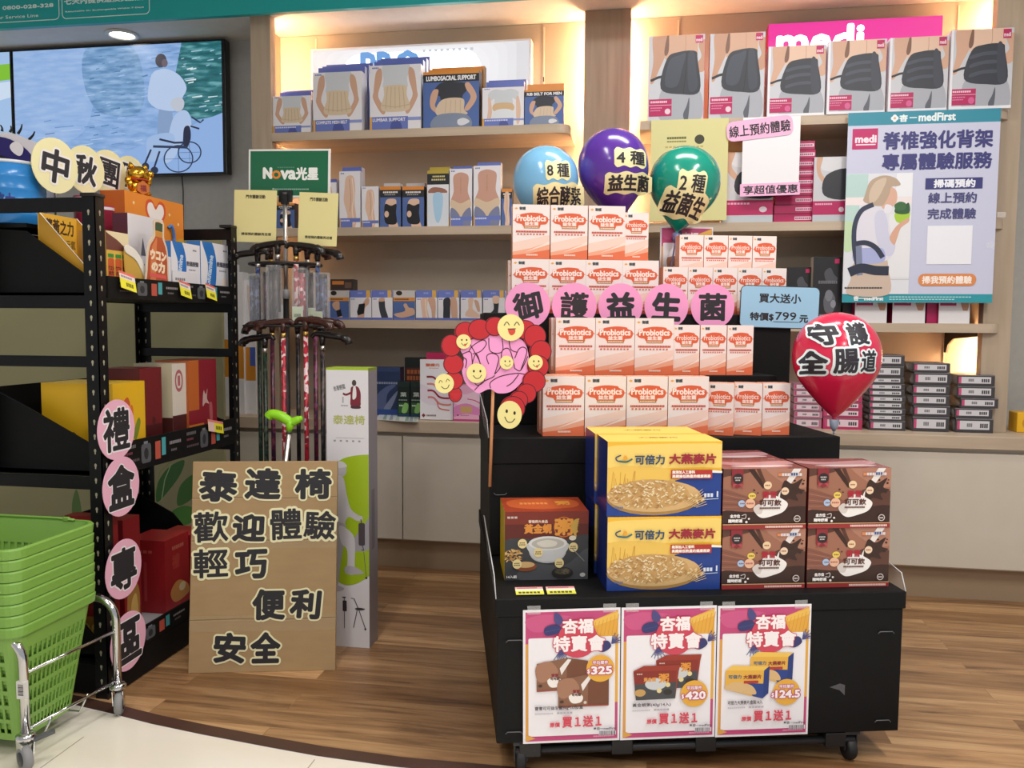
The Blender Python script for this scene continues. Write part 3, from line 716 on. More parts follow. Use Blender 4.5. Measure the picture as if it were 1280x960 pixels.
# right unit, middle and lowest shelves
def D_slim(m, w, h):
    fr(m, w, h, 160, 300); m.rect(0, 0, 160, 300, '#c9c9cf'); m.bl([(40, 0), (150, 0), (156, 60), (40, 60)], '#d8d8dd'); m.bl([(14, 0), (40, 0), (30, 60), (56, 110), (40, 116), (14, 70)], SK)
    m.bl([(56, 86), (160, 60), (164, 190), (50, 178)], '#2b2c33'); m.rect(0, 204, 160, 268, '#b3175a'); m.mic(10, 214, 90, 222, '#e5a8c4', 8); m.ell(130, 244, 12, 12, '#d9c9d2'); m.rect(0, 270, 160, 300, '#b9c0c8')
goods(903, 968, 190, YF, Z2, 0.08, D_slim, 'waist belt box half hidden behind the long yellow sheet', 'box', 'waist belt boxes on the right middle shelf')
goods(1018, 1062, 196, YF, Z2, 0.08, D_slim, 'waist belt box right of the magenta carton stack', 'box', 'waist belt boxes on the right middle shelf', '#b3175a', '#e9e7ec')
for i in range(9):
    z0 = Z2 + i * 0.0425; a = at(968 + (i % 3) * 0.8, 230, YF + 0.03); b = at(1017 + (i % 2) * 1.2, 230, YF + 0.03)
    def D_mag(m, w, h): fr(m, w, h, 200, 42); m.rect(0, 0, 200, 42, '#b5155a'); m.rect(108, 12, 196, 28, '#e9cfdc'); m.mic(112, 16, 190, 24, '#a93a70', 8); m.rect(0, 38, 200, 42, '#8c0f45')
    c = carton('flat_carton', b.x - a.x, 0.2, 0.041, D_mag, '#a91352', '#b5155a')
    tag(c.build('flat_carton', None, ((a.x + b.x) / 2, YF + 0.03, z0)), 'flat magenta carton, %s from the bottom of the stack behind the price sheet' % ORD[i], 'box', 'magenta cartons stacked on the right middle shelf')
def D_blk(m, w, h):
    fr(m, w, h, 150, 300); m.rect(0, 0, 150, 300, '#17171b'); m.rect(112, 10, 136, 30, '#c2185b'); m.bl([(60, 70), (90, 50), (110, 80), (130, 100), (100, 120), (70, 110)], '#4a4b52'); m.mic(30, 108, 130, 122, '#6a6b72', 10)
    m.bl([(60, 190), (90, 150), (120, 190), (110, 250), (70, 250)], '#5c5d66'); m.ell(86, 176, 20, 26, '#777982'); m.ell(110, 214, 14, 18, '#8a8c95'); m.mic(20, 262, 100, 268, '#7c7d84', 8)
goods(1017, 1053, 321, YF, Z3, 0.07, D_blk, 'tall black carton with grey figure beside the hanging poster', 'box', 'black cartons on the right lowest shelf', '#cfc3b0', '#26262a')
goods(985, 1015, 334, YF + 0.05, Z3, 0.07, D_blk, 'shorter black carton behind the blue price card', 'box', 'black cartons on the right lowest shelf', '#1b1b1f', '#2b2b30')
goods(1055, 1072, 345, YF + 0.06, Z3, 0.07, None, 'plain black carton beside the hanging poster edge', 'box', 'black cartons on the right lowest shelf', '#1b1b1f', '#2b2b30', front='#1b1b1f')
def D_wm(m, w, h):
    fr(m, w, h, 160, 150); m.rect(0, 0, 160, 150, '#e4e0e4'); m.rect(6, 0, 90, 86, '#b3175a'); m.ell(76, 66, 14, 12, '#d990b4'); m.bl([(96, 0), (158, 0), (150, 100), (120, 96)], '#b78a6c'); m.rect(0, 104, 160, 150, '#ece9ec')
for a, b, lb in ((1070, 1110, 'leftmost white and magenta carton below the hanging poster'), (1117, 1158, 'middle white and magenta carton below the hanging poster'), (1175, 1214, 'rightmost white and magenta carton below the hanging poster')):
    goods(a, b, 352, YF, Z3, 0.1, D_wm, lb, 'box', 'white and magenta cartons on the right lowest shelf', '#a91352', '#e9e7ec')
goods(1160, 1173, 356, YF + 0.02, Z3, 0.1, None, 'narrow magenta carton between white cartons below the poster', 'box', None, '#a91352', '#a91352', front='#b3175a')
# grey and pink flat cartons in wrap on the worktop
def D_flat(c, lab):
    def f(m, w, h):
        fr(m, w, h, 200, 40); m.rect(0, 0, 200, 40, c); m.rect(8, 7, 180, 31, lab); m.rect(8, 7, 22, 31, '#c84a78'); m.mic(60, 14, 90, 24, '#6b6a70', 4); m.mic(130, 14, 174, 26, '#3c3b42', 4); m.rect(0, 0, 200, 3, '#77757a')
    return f
YK = 4.14
def pile(px0, px1, pys, c, lab, lb, grp, cat='box'):
    z = ZC
    for i, (t, dx, rz) in enumerate(pys):
        a = at(px0 + dx, t, YK); b = at(px1 + dx, t, YK); h = max(a.z - z, 0.02)
        m = MB(); w = b.x - a.x; mm = mt(c, 0.3)
        m.box(-w / 2, w / 2, 0, 0.2, 0.0008, h - 0.0015, mm, 0.002); D_flat(c, lab)(m, w, h - 0.002)
        o = m.build('flat_carton', None, ((a.x + b.x) / 2, YK, z), radians(rz))
        for s in (-1, 1):
            wr = MB(); vs = []; n_ = 9
            for q in range(n_):
                y = 0.01 + 0.18 * q / (n_ - 1); t0 = random.uniform(0.001, 0.013) if 0 < q < n_ - 1 else 0.0006
                vs += [(s * (w / 2 + 0.0006), y, h * 0.12), (s * (w / 2 + t0), y, h * random.uniform(0.3, 0.7)), (s * (w / 2 + 0.0006), y, h * 0.88)]
            wr.add(vs, [(3 * q + e, 3 * q + e + 1, 3 * q + e + 4, 3 * q + e + 3) for q in range(n_ - 1) for e in (0, 1)], CLEAR)
            wr.build('plastic_wrap', o)
        tag(o, lb % ORD[i], cat, grp)
        z += h
pile(1086, 1131, [(525, 1, 0), (517.5, 0, 0.4), (510, 1, 0), (502, 0, -0.5), (494.5, 1, 0), (487, 0, 0.5), (479, 0, 0), (471, -1, 0), (457, -1, 0.6), (443, 0, -0.5)], '#3d3a3e', '#cfcdd2', 'grey wrapped flat carton, %s from bottom of the tallest stack', 'grey wrapped cartons stacked on the worktop')
pile(1141, 1187, [(520, 0, 0), (506.5, 1, 0.5), (493, 0, -0.6), (481, 0, 0), (465, 2, 0.8), (453, 1, -0.8)], '#3d3a3e', '#cfcdd2', 'grey wrapped flat carton, %s from bottom of the middle grey stack', 'grey wrapped cartons stacked on the worktop')
pile(1196, 1243, [(522, -1, 0), (509.5, -2, 0.5), (497, 5, -0.6), (482, 1, 0), (468, 1, 0)], '#3d3a3e', '#cfcdd2', 'grey wrapped flat carton, %s from bottom of the stack beside the post', 'grey wrapped cartons stacked on the worktop')
pile(992, 1027, [(522, 0, 0), (513, 1, 0), (504, 0, 0), (495, 1, 0), (487, 0, 0), (479, 0, 0)], '#b87a90', '#e6d2da', 'pale pink wrapped flat carton, %s from bottom behind the red balloon', 'pink wrapped cartons stacked on the worktop')
pile(1029, 1078, [(521, 0, 0), (511, 0, 0), (502, 0, 0), (492, 0, 0), (482, 0, 0)], '#b83060', '#e8d0da', 'magenta wrapped flat carton, %s from bottom behind the red balloon string', 'pink wrapped cartons stacked on the worktop')
a = at(1272, 517, 4.2); m = MB(); m.box(0, 0.18, 0, 0.1, 0, a.z - ZC + 0.005, mt('#e8b220', 0.4), 0.004); m.frame((0, 0, 0), (1, 0, 0), (0, 0, 1), 0.18, a.z - ZC, 100, 40); m.ell(30, 20, 18, 14, '#c98a14')
tag(m.build('yellow_box', None, (a.x, 4.2, ZC)), 'small yellow box on the worktop at the far right edge', 'box')
# worktop, left part
def D_navy(m, w, h):
    fr(m, w, h, 120, 230); m.rect(0, 0, 120, 230, '#26365c'); m.rect(0, 0, 120, 20, '#31446e'); m.mic(10, 70, 110, 80, '#8a93ac', 9); m.bl([(20, 232), (10, 140), (60, 90), (100, 86), (60, 130), (50, 232)], '#55628c'); m.bl([(46, 190), (110, 110), (80, 190), (60, 210)], '#7c88a8'); m.rect(0, 200, 120, 230, '#2f4d92')
goods(468, 500, 459, 4.22, ZC, 0.07, D_navy, 'dark navy carton on the worktop beside the tall white carton', 'box', None, '#1d2a4a', '#2b3c66')
def D_green(m, w, h):
    fr(m, w, h, 60, 200); m.rect(0, 0, 60, 200, '#10201c'); m.rect(0, 0, 60, 30, '#182c28'); m.tx('葉', 14, 60, 44, 84, '#b8c4bc', 0.6); m.mic(6, 100, 50, 106, '#8ea49a', 5); m.rect(4, 118, 56, 176, '#2c5a2e'); m.bl([(20, 170), (34, 120), (54, 130), (44, 172)], '#8abf6a'); m.mic(8, 130, 28, 138, '#d5e2d0', 3); m.rect(0, 180, 60, 200, '#1c3f5c')
goods(497, 512, 477, 4.16, ZC, 0.05, D_green, 'left of the two small black and green tea boxes', 'box', 'black and green boxes on the worktop', '#0d1a17', '#182c28')
goods(513, 528, 477, 4.16, ZC, 0.05, D_green, 'right of the two small black and green tea boxes', 'box', 'black and green boxes on the worktop', '#0d1a17', '#182c28')
goods(506, 534, 447, 4.3, ZC, 0.05, lambda m, w, h: (fr(m, w, h, 100, 280), m.rect(0, 0, 100, 280, '#15211f'), m.rect(4, 50, 100, 120, '#5c2a20'), m.mic(10, 60, 90, 80, '#b8683a', 5), m.mic(10, 90, 90, 110, '#b8683a', 6)), 'tall black box with brown band behind the tea boxes', 'box', None, '#101a18', '#1d2b28')
def D_redwave(m, w, h):
    fr(m, w, h, 170, 290); m.rect(0, 0, 170, 290, '#eceaf0'); m.bl([(0, 120), (90, 150), (170, 110), (170, 200), (60, 220), (0, 190)], '#e6dbe8')
    m.tx('醣纖元', 30, 20, 100, 34, '#cf6a4a', 0.8); m.mic(46, 40, 96, 44, '#dd9a80', 7)
    for k, (y, c) in enumerate(((84, '#8e1e34'), (118, '#e08a86'), (150, '#9e2238'), (182, '#d88480'))):
        p = [(34 + 2 * k, y), (70, y + 2), (100, y + 30), (140, y + 36), (160, y + 32)]
        m.ln(osmooth(p, 5), 9, c)
    m.ln(osmooth([(88, 200), (100, 234), (152, 244)], 5), 6, '#d86a62'); m.pg([(8, 270), (18, 260), (28, 270), (18, 280)], '#7a2a30'); m.mic(34, 266, 84, 274, '#7a6a70', 7)
a = at(525.5, 520, 4.07); b = at(566, 520, 4.07); hh = at(545, 450, 4.07).z - ZC
c = carton('tall_leaflet_box', b.x - a.x, 0.05, hh, D_redwave, '#d05a70', '#c83468'); o = c.build('upright_box', None, ((a.x + b.x) / 2, 4.07, ZC + 0.003), radians(4)); tag(o, 'white upright box with red wavy stripes on the worktop', 'box')
goods(533, 566, 441, 4.2, ZC, 0.06, None, 'magenta box standing behind the red striped box', 'box', None, '#b82a5c', '#c83468', front='#c2285c')
def D_pinkbox(m, w, h):
    fr(m, w, h, 150, 240); m.rect(0, 0, 150, 240, '#f0b4d4'); m.bl([(0, 20), (60, 60), (150, 20), (150, 120), (70, 150), (0, 110)], '#f4d0e4'); m.bl([(0, 150), (70, 120), (150, 170), (150, 200), (60, 190), (0, 210)], '#e48cc4'); m.rect(36, 140, 92, 182, '#d8b070'); m.ln(osmooth([(70, 90), (110, 100), (150, 130)], 4), 6, '#d8508a'); m.rect(0, 226, 150, 240, '#c04a8a'); m.ell(22, 200, 5, 5, '#7a2a50'); m.mic(36, 198, 80, 203, '#b870a0', 6)
goods(567, 604, 482, 4.06, ZC, 0.1, D_pinkbox, 'pink box with gold square beside the red striped box', 'box', None, '#e09ac4', '#eea8cc')
for k, (p0, p1, p2, p3) in enumerate((((470, 524), (502, 526), (505, 519), (474, 518)), ((500, 526), (522, 527), (524, 520), (505, 519)))):
    m = MB(); q = [atz(x, y, ZC + 0.004) for x, y in (p0, p1, p2, p3)]
    m.add(q + [v - Vector((0, 0, 0.003)) for v in q], [(0, 1, 2, 3), (7, 6, 5, 4), (0, 4, 5, 1), (1, 5, 6, 2), (2, 6, 7, 3), (3, 7, 4, 0)], mt('#e2e4e6', 0.4))
    for t in (0.25, 0.5, 0.75):
        A = q[0].lerp(q[1], t); B = q[3].lerp(q[2], t); m.add([A + Vector((0, 0.003, 0.0004)), A + Vector((0.02, 0.003, 0.0004)), B + Vector((0.012, -0.01, 0.0004)), B + Vector((0, -0.01, 0.0004))], [(0, 1, 2, 3)], mt(['#8fb0a0', '#9aa6b4', '#b4c8b8'][int(t * 4) - 1], 0.5))
    tag(m.build('leaflet'), ['left pale leaflet lying flat on the worktop before the navy carton', 'right pale leaflet lying flat on the worktop before the tea boxes'][k], 'leaflet', 'leaflets on the worktop')
# tall thin cartons leaning at the worktop's left end
for i, (x0, x1, yt, lean) in enumerate(((276, 292, 330, 0), (293, 303, 340, 0), (304, 318, 350, 0))):
    def D_tall(m, w, h):
        fr(m, w, h, 60, 200); m.rect(0, 0, 60, 200, '#e2e0e2'); m.rect(0, 100, 60, 150, '#d08a2c'); 
        if i == 2: m.rect(30, 100, 60, 128, '#4a62b4'); m.bl([(20, 10), (40, 16), (44, 50), (30, 56)], SK)
    goods(x0, x1, yt, 4.10 + 0.02 * i, ZC, 0.06, D_tall, ['leftmost tall white carton with orange band at worktop end', 'middle tall white carton with orange band at worktop end', 'right tall white carton with orange and blue bands at worktop end'][i], 'box', 'tall cartons at the left end of the worktop', '#d2d0d2', '#dddbdc', 'tall_carton')
# ================================================================== sheets hanging from the top shelf
def sheet(name, x0, x1, z0, z1, Y, design, label, cat, mat='#efeff2', rz=0, th=0.0012, roll=0):
    m = MB(); W, H_ = x1 - x0, z1 - z0
    m.box(0, W, 0, th, 0, H_, mt(mat, 0.45)); design(m, W, H_)
    o = m.build(name, None, (x0, Y, z0), rz); o.rotation_euler[1] = roll
    return tag(o, label, cat)
def D_yel(m, W, H_):
    m.frame((0, 0, 0), (1, 0, 0), (0, 0, 1), W, H_, 95, 130); m.rect(0, 0, 95, 130, '#d8d294'); m.mic(20, 22, 44, 25, '#6a6838', 8, 0.9); m.mic(20, 27, 44, 29, '#8a8850', 8, 0.9); m.mic(18, 34, 66, 36, '#b8a860', 10, 0.7); m.ell(60, 26, 6, 6, '#3c3a28'); m.rect(17, 42, 26, 48, '#57552f'); m.mic(30, 42, 70, 44, '#a8a468', 9); m.mic(20, 60, 72, 63, '#8a8850', 12); m.mic(20, 96, 72, 98, '#b0ac6c', 12)
def LBL(x): return x
a = at(814, 152, 4.13); b = at(908, 275, 4.13)
sheet('yellow_sheet', a.x, b.x, b.z, 2.222, 4.135, D_yel, 'long pale yellow sheet hanging behind the teal balloon', 'paper', '#d8d294')
def D_qr(m, W, H_):
    m.frame((0, 0, 0), (1, 0, 0), (0, 0, 1), W, H_, 70, 97); m.rect(0, 0, 70, 97, '#eeecf0'); m.rect(0, 95, 70, 97, '#c8344a')
a = at(929, 150, 4.13); b = at(998, 240, 4.13)
r = sheet('price_sheet', a.x, b.x, b.z, a.z + 0.01, 4.128, D_qr, 'white sheet with pink lettered strips hanging left of the large poster', 'paper', '#eeecf0')
m = MB(); a2 = at(908, 178, 4.12); b2 = at(992, 143, 4.12); W = b2.x - a2.x; H_ = 0.125
ox, oz = a2.x - r.location.x, a2.z - r.location.z - 0.02
for nm, txt_, x0, z0, W, H_, rot in (('title_strip', '線上預約體驗', ox, oz, W, 0.092, -5.5), ('offer_strip', '享超值優惠', at(925, 240, 4.12).x - r.location.x, at(925, 245, 4.12).z - r.location.z, at(1000, 240, 4.12).x - at(925, 240, 4.12).x, 0.058, -1.0)):
    m = MB(); Mr = Matrix.Translation((x0 + W / 2, -0.003, z0 + H_ / 2 + (0.035 if rot < -3 else 0))) @ Matrix.Rotation(radians(rot), 4, 'Y')
    m.slab(rrect(-W / 2, W / 2, -H_ / 2, H_ / 2, 0.03 if rot < -3 else 0.004), 0, 0.001, PINKL, Mr)
    m.frame((-W / 2, 0, -H_ / 2), (1, 0, 0), (0, 0, 1), W, H_, 100, 30 if rot < -3 else 24, 2); m.warp = lambda v, Mr=Mr: Mr @ v
    if rot < -3: m.tx(txt_, 4, 7, 96, 24, INK, 0.35)
    else: m.tx(txt_, 6, 4, 96, 20, INK, 0.4)
    m.build(nm, r)
def D_big(m, W, H_):
    m.frame((0, 0, 0), (1, 0, 0), (0, 0, 1), W, H_, 740, 972)
    m.rect(0, 0, 740, 972, '#c9cbe2'); m.rect(0, 0, 740, 66, '#2e8ba2'); m.rect(0, 928, 740, 972, '#2a97a4')
    TW = '#e8f2f4'
    for k in range(4):
        t = radians(90 * k); m.ell(230 + 9 * cos(t), 34 + 9 * sin(t), 10, 10, TW)
    m.ell(230, 34, 6, 6, '#e0a080'); m.tx('杏', 254, 18, 292, 52, TW, 2); m.rect(302, 31, 338, 36, TW); m.tx('medFirst', 348, 14, 524, 52, TW, 2.2)
    m.rect(24, 82, 150, 186, '#c01a66'); m.tx('medi', 40, 116, 142, 152, '#f8e6f0', 2.4); m.rect(42, 160, 140, 166, '#f8e6f0')
    NV = '#3a3a78'
    m.tx('脊椎強化背架', 178, 104, 706, 190, NV, 3.2); m.tx('專屬體驗服務', 178, 214, 706, 294, NV, 3.2)
    m.rect(392, 340, 668, 396, NV); m.tx('掃碼預約', 434, 348, 632, 388, '#eef0fa', 1.8)
    m.tx('線上預約', 410, 414, 642, 466, '#4a4a7c', 1.6); m.tx('完成體驗', 410, 494, 642, 546, '#4a4a7c', 1.6)
    m.rect(412, 580, 630, 776, '#eeeef6')
    m.rr(376, 824, 658, 886, 28, '#dc8a50'); m.tx('掃我預約體驗', 396, 836, 636, 874, '#fbeee4', 1.4)
    m.tx('杏一medFirst', 58, 938, 206, 962, TW, 1.5); m.mic(236, 940, 640, 946, '#9fd6dc', 26, 0.8); m.mic(236, 952, 560, 958, '#9fd6dc', 20, 0.8)
    # printed picture
    m.rect(0, 310, 330, 928, '#dfe1e8'); m.rect(0, 312, 110, 430, '#b9d6d2'); m.rect(250, 312, 330, 430, '#eceef2'); m.rect(0, 430, 330, 470, '#efe3e4'); m.rect(0, 470, 70, 660, '#bcd8d2'); m.bl([(0, 560), (60, 580), (50, 690), (0, 700)], '#c3dcb0'); m.rect(220, 520, 330, 840, '#e6e6ea'); m.rect(230, 850, 330, 854, '#c4c0be')
    m.bl([(250, 512), (318, 506), (312, 560), (290, 566), (256, 556)], '#a8cc3c'); m.bl([(246, 508), (260, 470), (290, 476), (314, 462), (320, 510), (284, 520)], '#2f5a34'); m.bl([(244, 474), (270, 456), (300, 466), (296, 496), (258, 500)], '#3a6a3c')
    m.bl([(40, 850), (60, 760), (200, 740), (226, 800), (230, 930), (30, 930)], '#cdb8a8')
    m.bl([(46, 560), (80, 480), (150, 466), (200, 500), (220, 560), (236, 640), (250, 690), (236, 740), (190, 760), (80, 760), (46, 700)], '#dfdde8')
    m.bl([(150, 520), (190, 500), (214, 560), (222, 620), (256, 676), (240, 730), (196, 720), (160, 640)], '#cfd0e4'); m.bl([(56, 700), (150, 690), (200, 700), (196, 764), (60, 764)], '#a9b0dc')
    m.bl([(226, 640), (250, 590), (280, 560), (316, 540), (316, 560), (280, 590), (264, 640), (250, 676)], '#d9a890')
    m.bl([(180, 400), (220, 380), (250, 400), (256, 440), (246, 470), (214, 490), (180, 480)], '#dcae98'); m.bl([(200, 470), (232, 478), (224, 510), (196, 510)], '#e9e6ee')
    m.bl([(96, 420), (120, 350), (180, 322), (240, 334), (270, 366), (256, 376), (226, 380), (216, 420), (190, 470), (160, 476), (130, 470), (90, 450)], '#b9a28c'); m.bl([(120, 400), (150, 350), (200, 336), (180, 400), (150, 450), (120, 456)], '#d0bca6')
    m.ln(osmooth([(140, 468), (80, 500), (50, 580), (54, 700), (84, 830)], 6), 24, '#333a52'); m.ln(osmooth([(60, 668), (110, 664), (160, 690), (196, 740)], 5), 26, '#2c3248'); m.ln([(74, 680), (84, 830)], 30, '#7c84a0'); m.ln(osmooth([(30, 816), (90, 794), (160, 806), (228, 808)], 5), 48, '#262c40')
    m.mic(10, 892, 200, 900, '#4a4848', 14, 0.85)
a = at(1061, 143, 4.11); b = at(1240, 378, 4.11)
r = sheet('hanging_poster', a.x, b.x + 0.003, b.z - 0.002, 2.222, 4.118, D_big, 'large pale violet hanging poster with an elderly woman in a back brace', 'poster', '#c9cbe2', th=0.002)
for px, py in ((1258, 268), (1244, 306)):
    m = MB(); a = at(px, py, 4.11); m.box(a.x - 0.035 - r.location.x, a.x - r.location.x + 0.0, -0.0008, -0.0002, a.z - r.location.z - 0.012, a.z - r.location.z + 0.012, CLEAR); m.build('clear_tape', r)
# ================================================================== black stepped display stand on casters
def on(o, u, v, z, drz=0.0):
    o.location = sw(u, v, z); o.rotation_euler[2] = PSI + radians(drz); return o
SWD = 1.17
stand = empty('display_stand', SO, PSI); tag(stand, 'black three step display stand on casters at centre of the aisle', 'display stand')
m = MB(); m.box(0.006, SWD - 0.006, 0.004, 1.12, 0.09, 0.45, BLKM, 0.003); m.box(0, SWD, 0, 0.44, 0.45, 0.50, BLKM, 0.003); m.box(0.0, SWD, 0.43, 1.12, 0.45, 0.5, BLKM)
SL = mt('#5a5a5e', 0.4)
for x, z in ((0.03, 0.385), (0.03, 0.125), (1.09, 0.385), (1.09, 0.125)): m.tube([(x, -0.0, z - 0.006), (x + 0.006, -0.001, z), (x + 0.042, -0.001, z), (x + 0.048, 0, z - 0.006)], 0.0014, SL, 6)
m.frame((0, 0.0038, 0), (1, 0, 0), (0, 0, 1), 1, 1, 1, 1); m.pg([(0.955, 0.775), (0.985, 0.765), (1.0, 0.77), (1.03, 0.745), (1.03, 0.79), (1.0, 0.80), (0.985, 0.785)], mt('#4c4c50', 0.35))
m.build('lower_step', stand)
m = MB(); m.box(0.006, SWD - 0.006, 0.434, 1.12, 0.5, 0.80, BLKM, 0.003); m.box(0, SWD, 0.43, 1.12, 0.80, 0.885, BLKM, 0.003)
for x, z in ((0.02, 0.70), (1.09, 0.79)): m.tube([(x, 0.432, z + 0.006), (x + 0.006, 0.431, z), (x + 0.036, 0.431, z), (x + 0.042, 0.432, z + 0.006)], 0.0014, SL, 6)
m.build('middle_step', stand)
m = MB(); m.box(0.002, SWD - 0.03, 0.785, 1.12, 0.885, 1.29, BLKM, 0.003); m.box(0.22, 1.02, 0.612, 0.784, 0.886, 1.076, BLKM, 0.002); m.box(0.68, 1.13, 0.925, 1.02, 1.291, 1.418, BLKM, 0.002); m.build('top_step', stand)
for lab, pts in (('side_lip', [(0.002, 0.002, 0.5), (0.002, 0.42, 0.5), (-0.012, 0.42, 0.635), (-0.002, 0.03, 0.56)]), ('side_lip', [(SWD - 0.002, 0.002, 0.5), (SWD - 0.002, 0.42, 0.5), (SWD + 0.004, 0.40, 0.60), (SWD, 0.03, 0.545)]), ('side_lip', [(0.002, 0.432, 0.886), (0.002, 0.76, 0.886), (-0.012, 0.76, 1.0), (-0.002, 0.45, 0.94)])):
    m = MB(); m.add(pts + [(p[0] + 0.002, p[1], p[2]) for p in pts], [(3, 2, 1, 0), (4, 5, 6, 7), (0, 1, 5, 4), (1, 2, 6, 5), (2, 3, 7, 6), (3, 0, 4, 7)], mt('#ffffff', 0.1, 0, 0, 0.10)); m.tube([pts[0], pts[3], pts[2]], 0.0014, mt('#d2d2d6', 0.3), 6); m.build('side_lip', stand)
m = MB(); m.tube([(0.06, 0.02, 0.062), (1.04, 0.02, 0.062)], 0.012, mt('#232326', 0.4), 10); m.tube([(0.06, 0.05, 0.075), (1.04, 0.05, 0.075)], 0.010, mt('#1c1c1f', 0.4), 8)
for x in (0.1, 0.36, 0.6, 0.98): m.box(x - 0.03, x + 0.03, 0.006, 0.06, 0.046, 0.088, mt('#1b1b1d', 0.4), 0.003)
m.build('base_bar', stand)
for x, y in ((0.075, 0.03), (1.03, 0.03), (0.09, 1.0), (1.03, 1.0)):
    m = MB(); R_ = Matrix.Translation((x, y, 0.034)) @ Matrix.Rotation(radians(90), 4, 'Y')
    for q in (-0.019, 0.015): m.box(x + q, x + q + 0.004, y - 0.016, y + 0.02, 0.03, 0.082, mt('#2c2c30', 0.4), 0.001)
    m.box(x - 0.022, x + 0.022, y - 0.022, y + 0.022, 0.08, 0.09, mt('#2c2c30', 0.4)); cst = m.build('caster', stand)
    m = MB(); m.lathe([(0.012, -0.013), (0.031, -0.013), (0.034, -0.008), (0.034, 0.008), (0.031, 0.013), (0.012, 0.013)], mt('#1a1a1c', 0.6), 24, R_); m.build('wheel', cst)
# ---- orange and white supplement cartons
OR, PE = '#e2724a', '#f0b79c'
def D_prob(m, w, h, small=False):
    fr(m, w, h, 180, 270)
    m.rect(0, 0, 180, 270, '#efe4e0')
    m.pg([(0, 190), (180, 150), (180, 196), (90, 230), (0, 250)], '#f0d2c4'); m.pg([(0, 236), (90, 216), (180, 184), (180, 270), (0, 270)], '#eda98a'); m.pg([(0, 252), (70, 244), (180, 222), (180, 270), (0, 270)], OR)
    m.pg([(60, 236), (150, 196), (180, 180), (180, 196)], '#f6ded2')
    m.pg([(8, 20), (16, 14), (26, 20), (16, 26)], '#e8a850'); m.tx('御護', 32, 12, 62, 27, '#3f4a50', 0.7)
    m.bl([(40, 48), (90, 40), (140, 44), (148, 52), (168, 62), (172, 78), (162, 96), (136, 100), (130, 112), (90, 114), (54, 110), (44, 98), (20, 92), (10, 78), (20, 62), (36, 56)], '#dc5f3a')
    m.ln([(4, 80), (26, 76)], 3, '#dc5f3a'); m.ln([(154, 76), (178, 74)], 3, '#dc5f3a')
    if small: m.tx('Probiotics', 24, 56, 158, 82, '#fbe9e0', 0.5)
    else: m.otx('Probiotics', 20, 54, 160, 82, '#fdf0ea', 1.1, '#e88a66', 1.6)
    m.tx('益生菌', 58, 86, 124, 104, '#fbe6dc', 1.0); m.rect(54, 107, 130, 118, '#b5743a'); m.mic(58, 110, 126, 115, '#f2dcc0', 10)
    m.mic(16, 130, 168, 139, '#c9503a', 20, 0.8); m.mic(22, 144, 160, 151, '#d06a50', 9, 0.55)
    m.mic(66, 246, 122, 254, '#f6d9c8', 9, 0.8)
SHR = 0.22
def prob(small):
    w, d, h = (0.093, 0.062, 0.174) if small else (0.136, 0.068, 0.196)
    m = MB(); m.faces(-w / 2, w / 2, 0, d, 0, h, mt('#efe4e0', SHR), mt('#e8a183', SHR), mt('#ee9a78', SHR))
    D_prob(m, w, h, small); topf(m, w, d, h, 180, 60); m.rect(8, 30, 172, 52, '#f2b398'); m.mic(60, 12, 130, 20, '#fbe3d8', 9)
    sidef(m, w, d, h, 60, 260); m.rect(4, 10, 56, 150, '#f1cdbb'); m.mic(14, 30, 46, 36, '#e07a56', 4); m.ell(30, 70, 12, 12, '#e9a58a'); m.mic(12, 110, 50, 114, '#cf8d74', 5); m.rect(6, 190, 54, 250, '#f3ddd0')
    for k in range(8): m.rect(18 + 3.4 * k, 196, 19.6 + 3.4 * k + (k % 3) * 0.6, 222, '#333338', m.L + 1)
    return m.build('supplement_carton')
GP = 'large orange and white supplement cartons'; GS = 'small orange and white supplement cartons'
proto = {0: prob(False), 1: prob(True)}; used_ = {0: 0, 1: 0}
def place(small, u, v, z, label, drz=0):
    k = 1 if small else 0
    o = dup(proto[k]) if used_[k] else proto[k]; used_[k] = 1
    on(o, u, v, z, drz); return tag(o, label, 'carton', GS if small else GP)
for i in range(4): place(0, 0.249 + 0.1385 * i, 0.47, 0.885, 'large supplement carton, %s from left in the lowest row on the middle step' % ORD[i], [0, 0.4, -0.4, 0][i])
for i in range(2): place(0, 0.246 - 0.002 * i, 0.539 + 0.0 * i + 0.07 * i - (0.005 if i else 0), 0.885, ['large supplement carton just behind the leftmost one of the lowest row', 'large supplement carton two behind the leftmost of the lowest row'][i]) if i == 0 else None
for i, (u, d) in enumerate(((0.772, -24), (0.868, -22), (0.967, -2))): place(1, u, 0.478, 0.885, 'small supplement carton, %s from left in the lowest row, right end' % ORD[i], d)
for i in range(3): place(0, 0.309 + 0.1375 * i, 0.62, 1.077, 'large supplement carton, %s from left in the row under the pink lettered discs' % ORD[i])
place(0, 0.302, 0.69, 1.077, 'large supplement carton behind the leftmost one under the pink lettered discs')
for i in range(3): place(1, 0.699 + 0.096 * i, 0.625, 1.077, 'small supplement carton, %s from left in the row under the pink discs' % ORD[i])
for i in range(4): place(0, 0.174 + 0.1365 * i, 0.84, 1.291, 'large supplement carton, %s from left directly behind the pink lettered discs' % ORD[i])
for i in range(3): place(0, 0.176 + 0.1395 * i, 0.842, 1.488, 'large supplement carton, %s from left in the topmost row before the balloons' % ORD[i])
place(0, 0.165, 0.91, 1.291, 'large supplement carton in second depth at left behind the discs')
place(1, 0.565, 0.846, 1.488, 'small supplement carton at right end of the topmost large row, below purple balloon')
for i in range(5): place(1, 0.717 + 0.0945 * i, 0.846, 1.291, 'small supplement carton, %s from left in the row left of the price card' % ORD[i])
for i in range(4): place(1, 0.80 + 0.0955 * i, 0.93, 1.419, 'small supplement carton, %s from left in the top row below the teal balloon' % ORD[i])
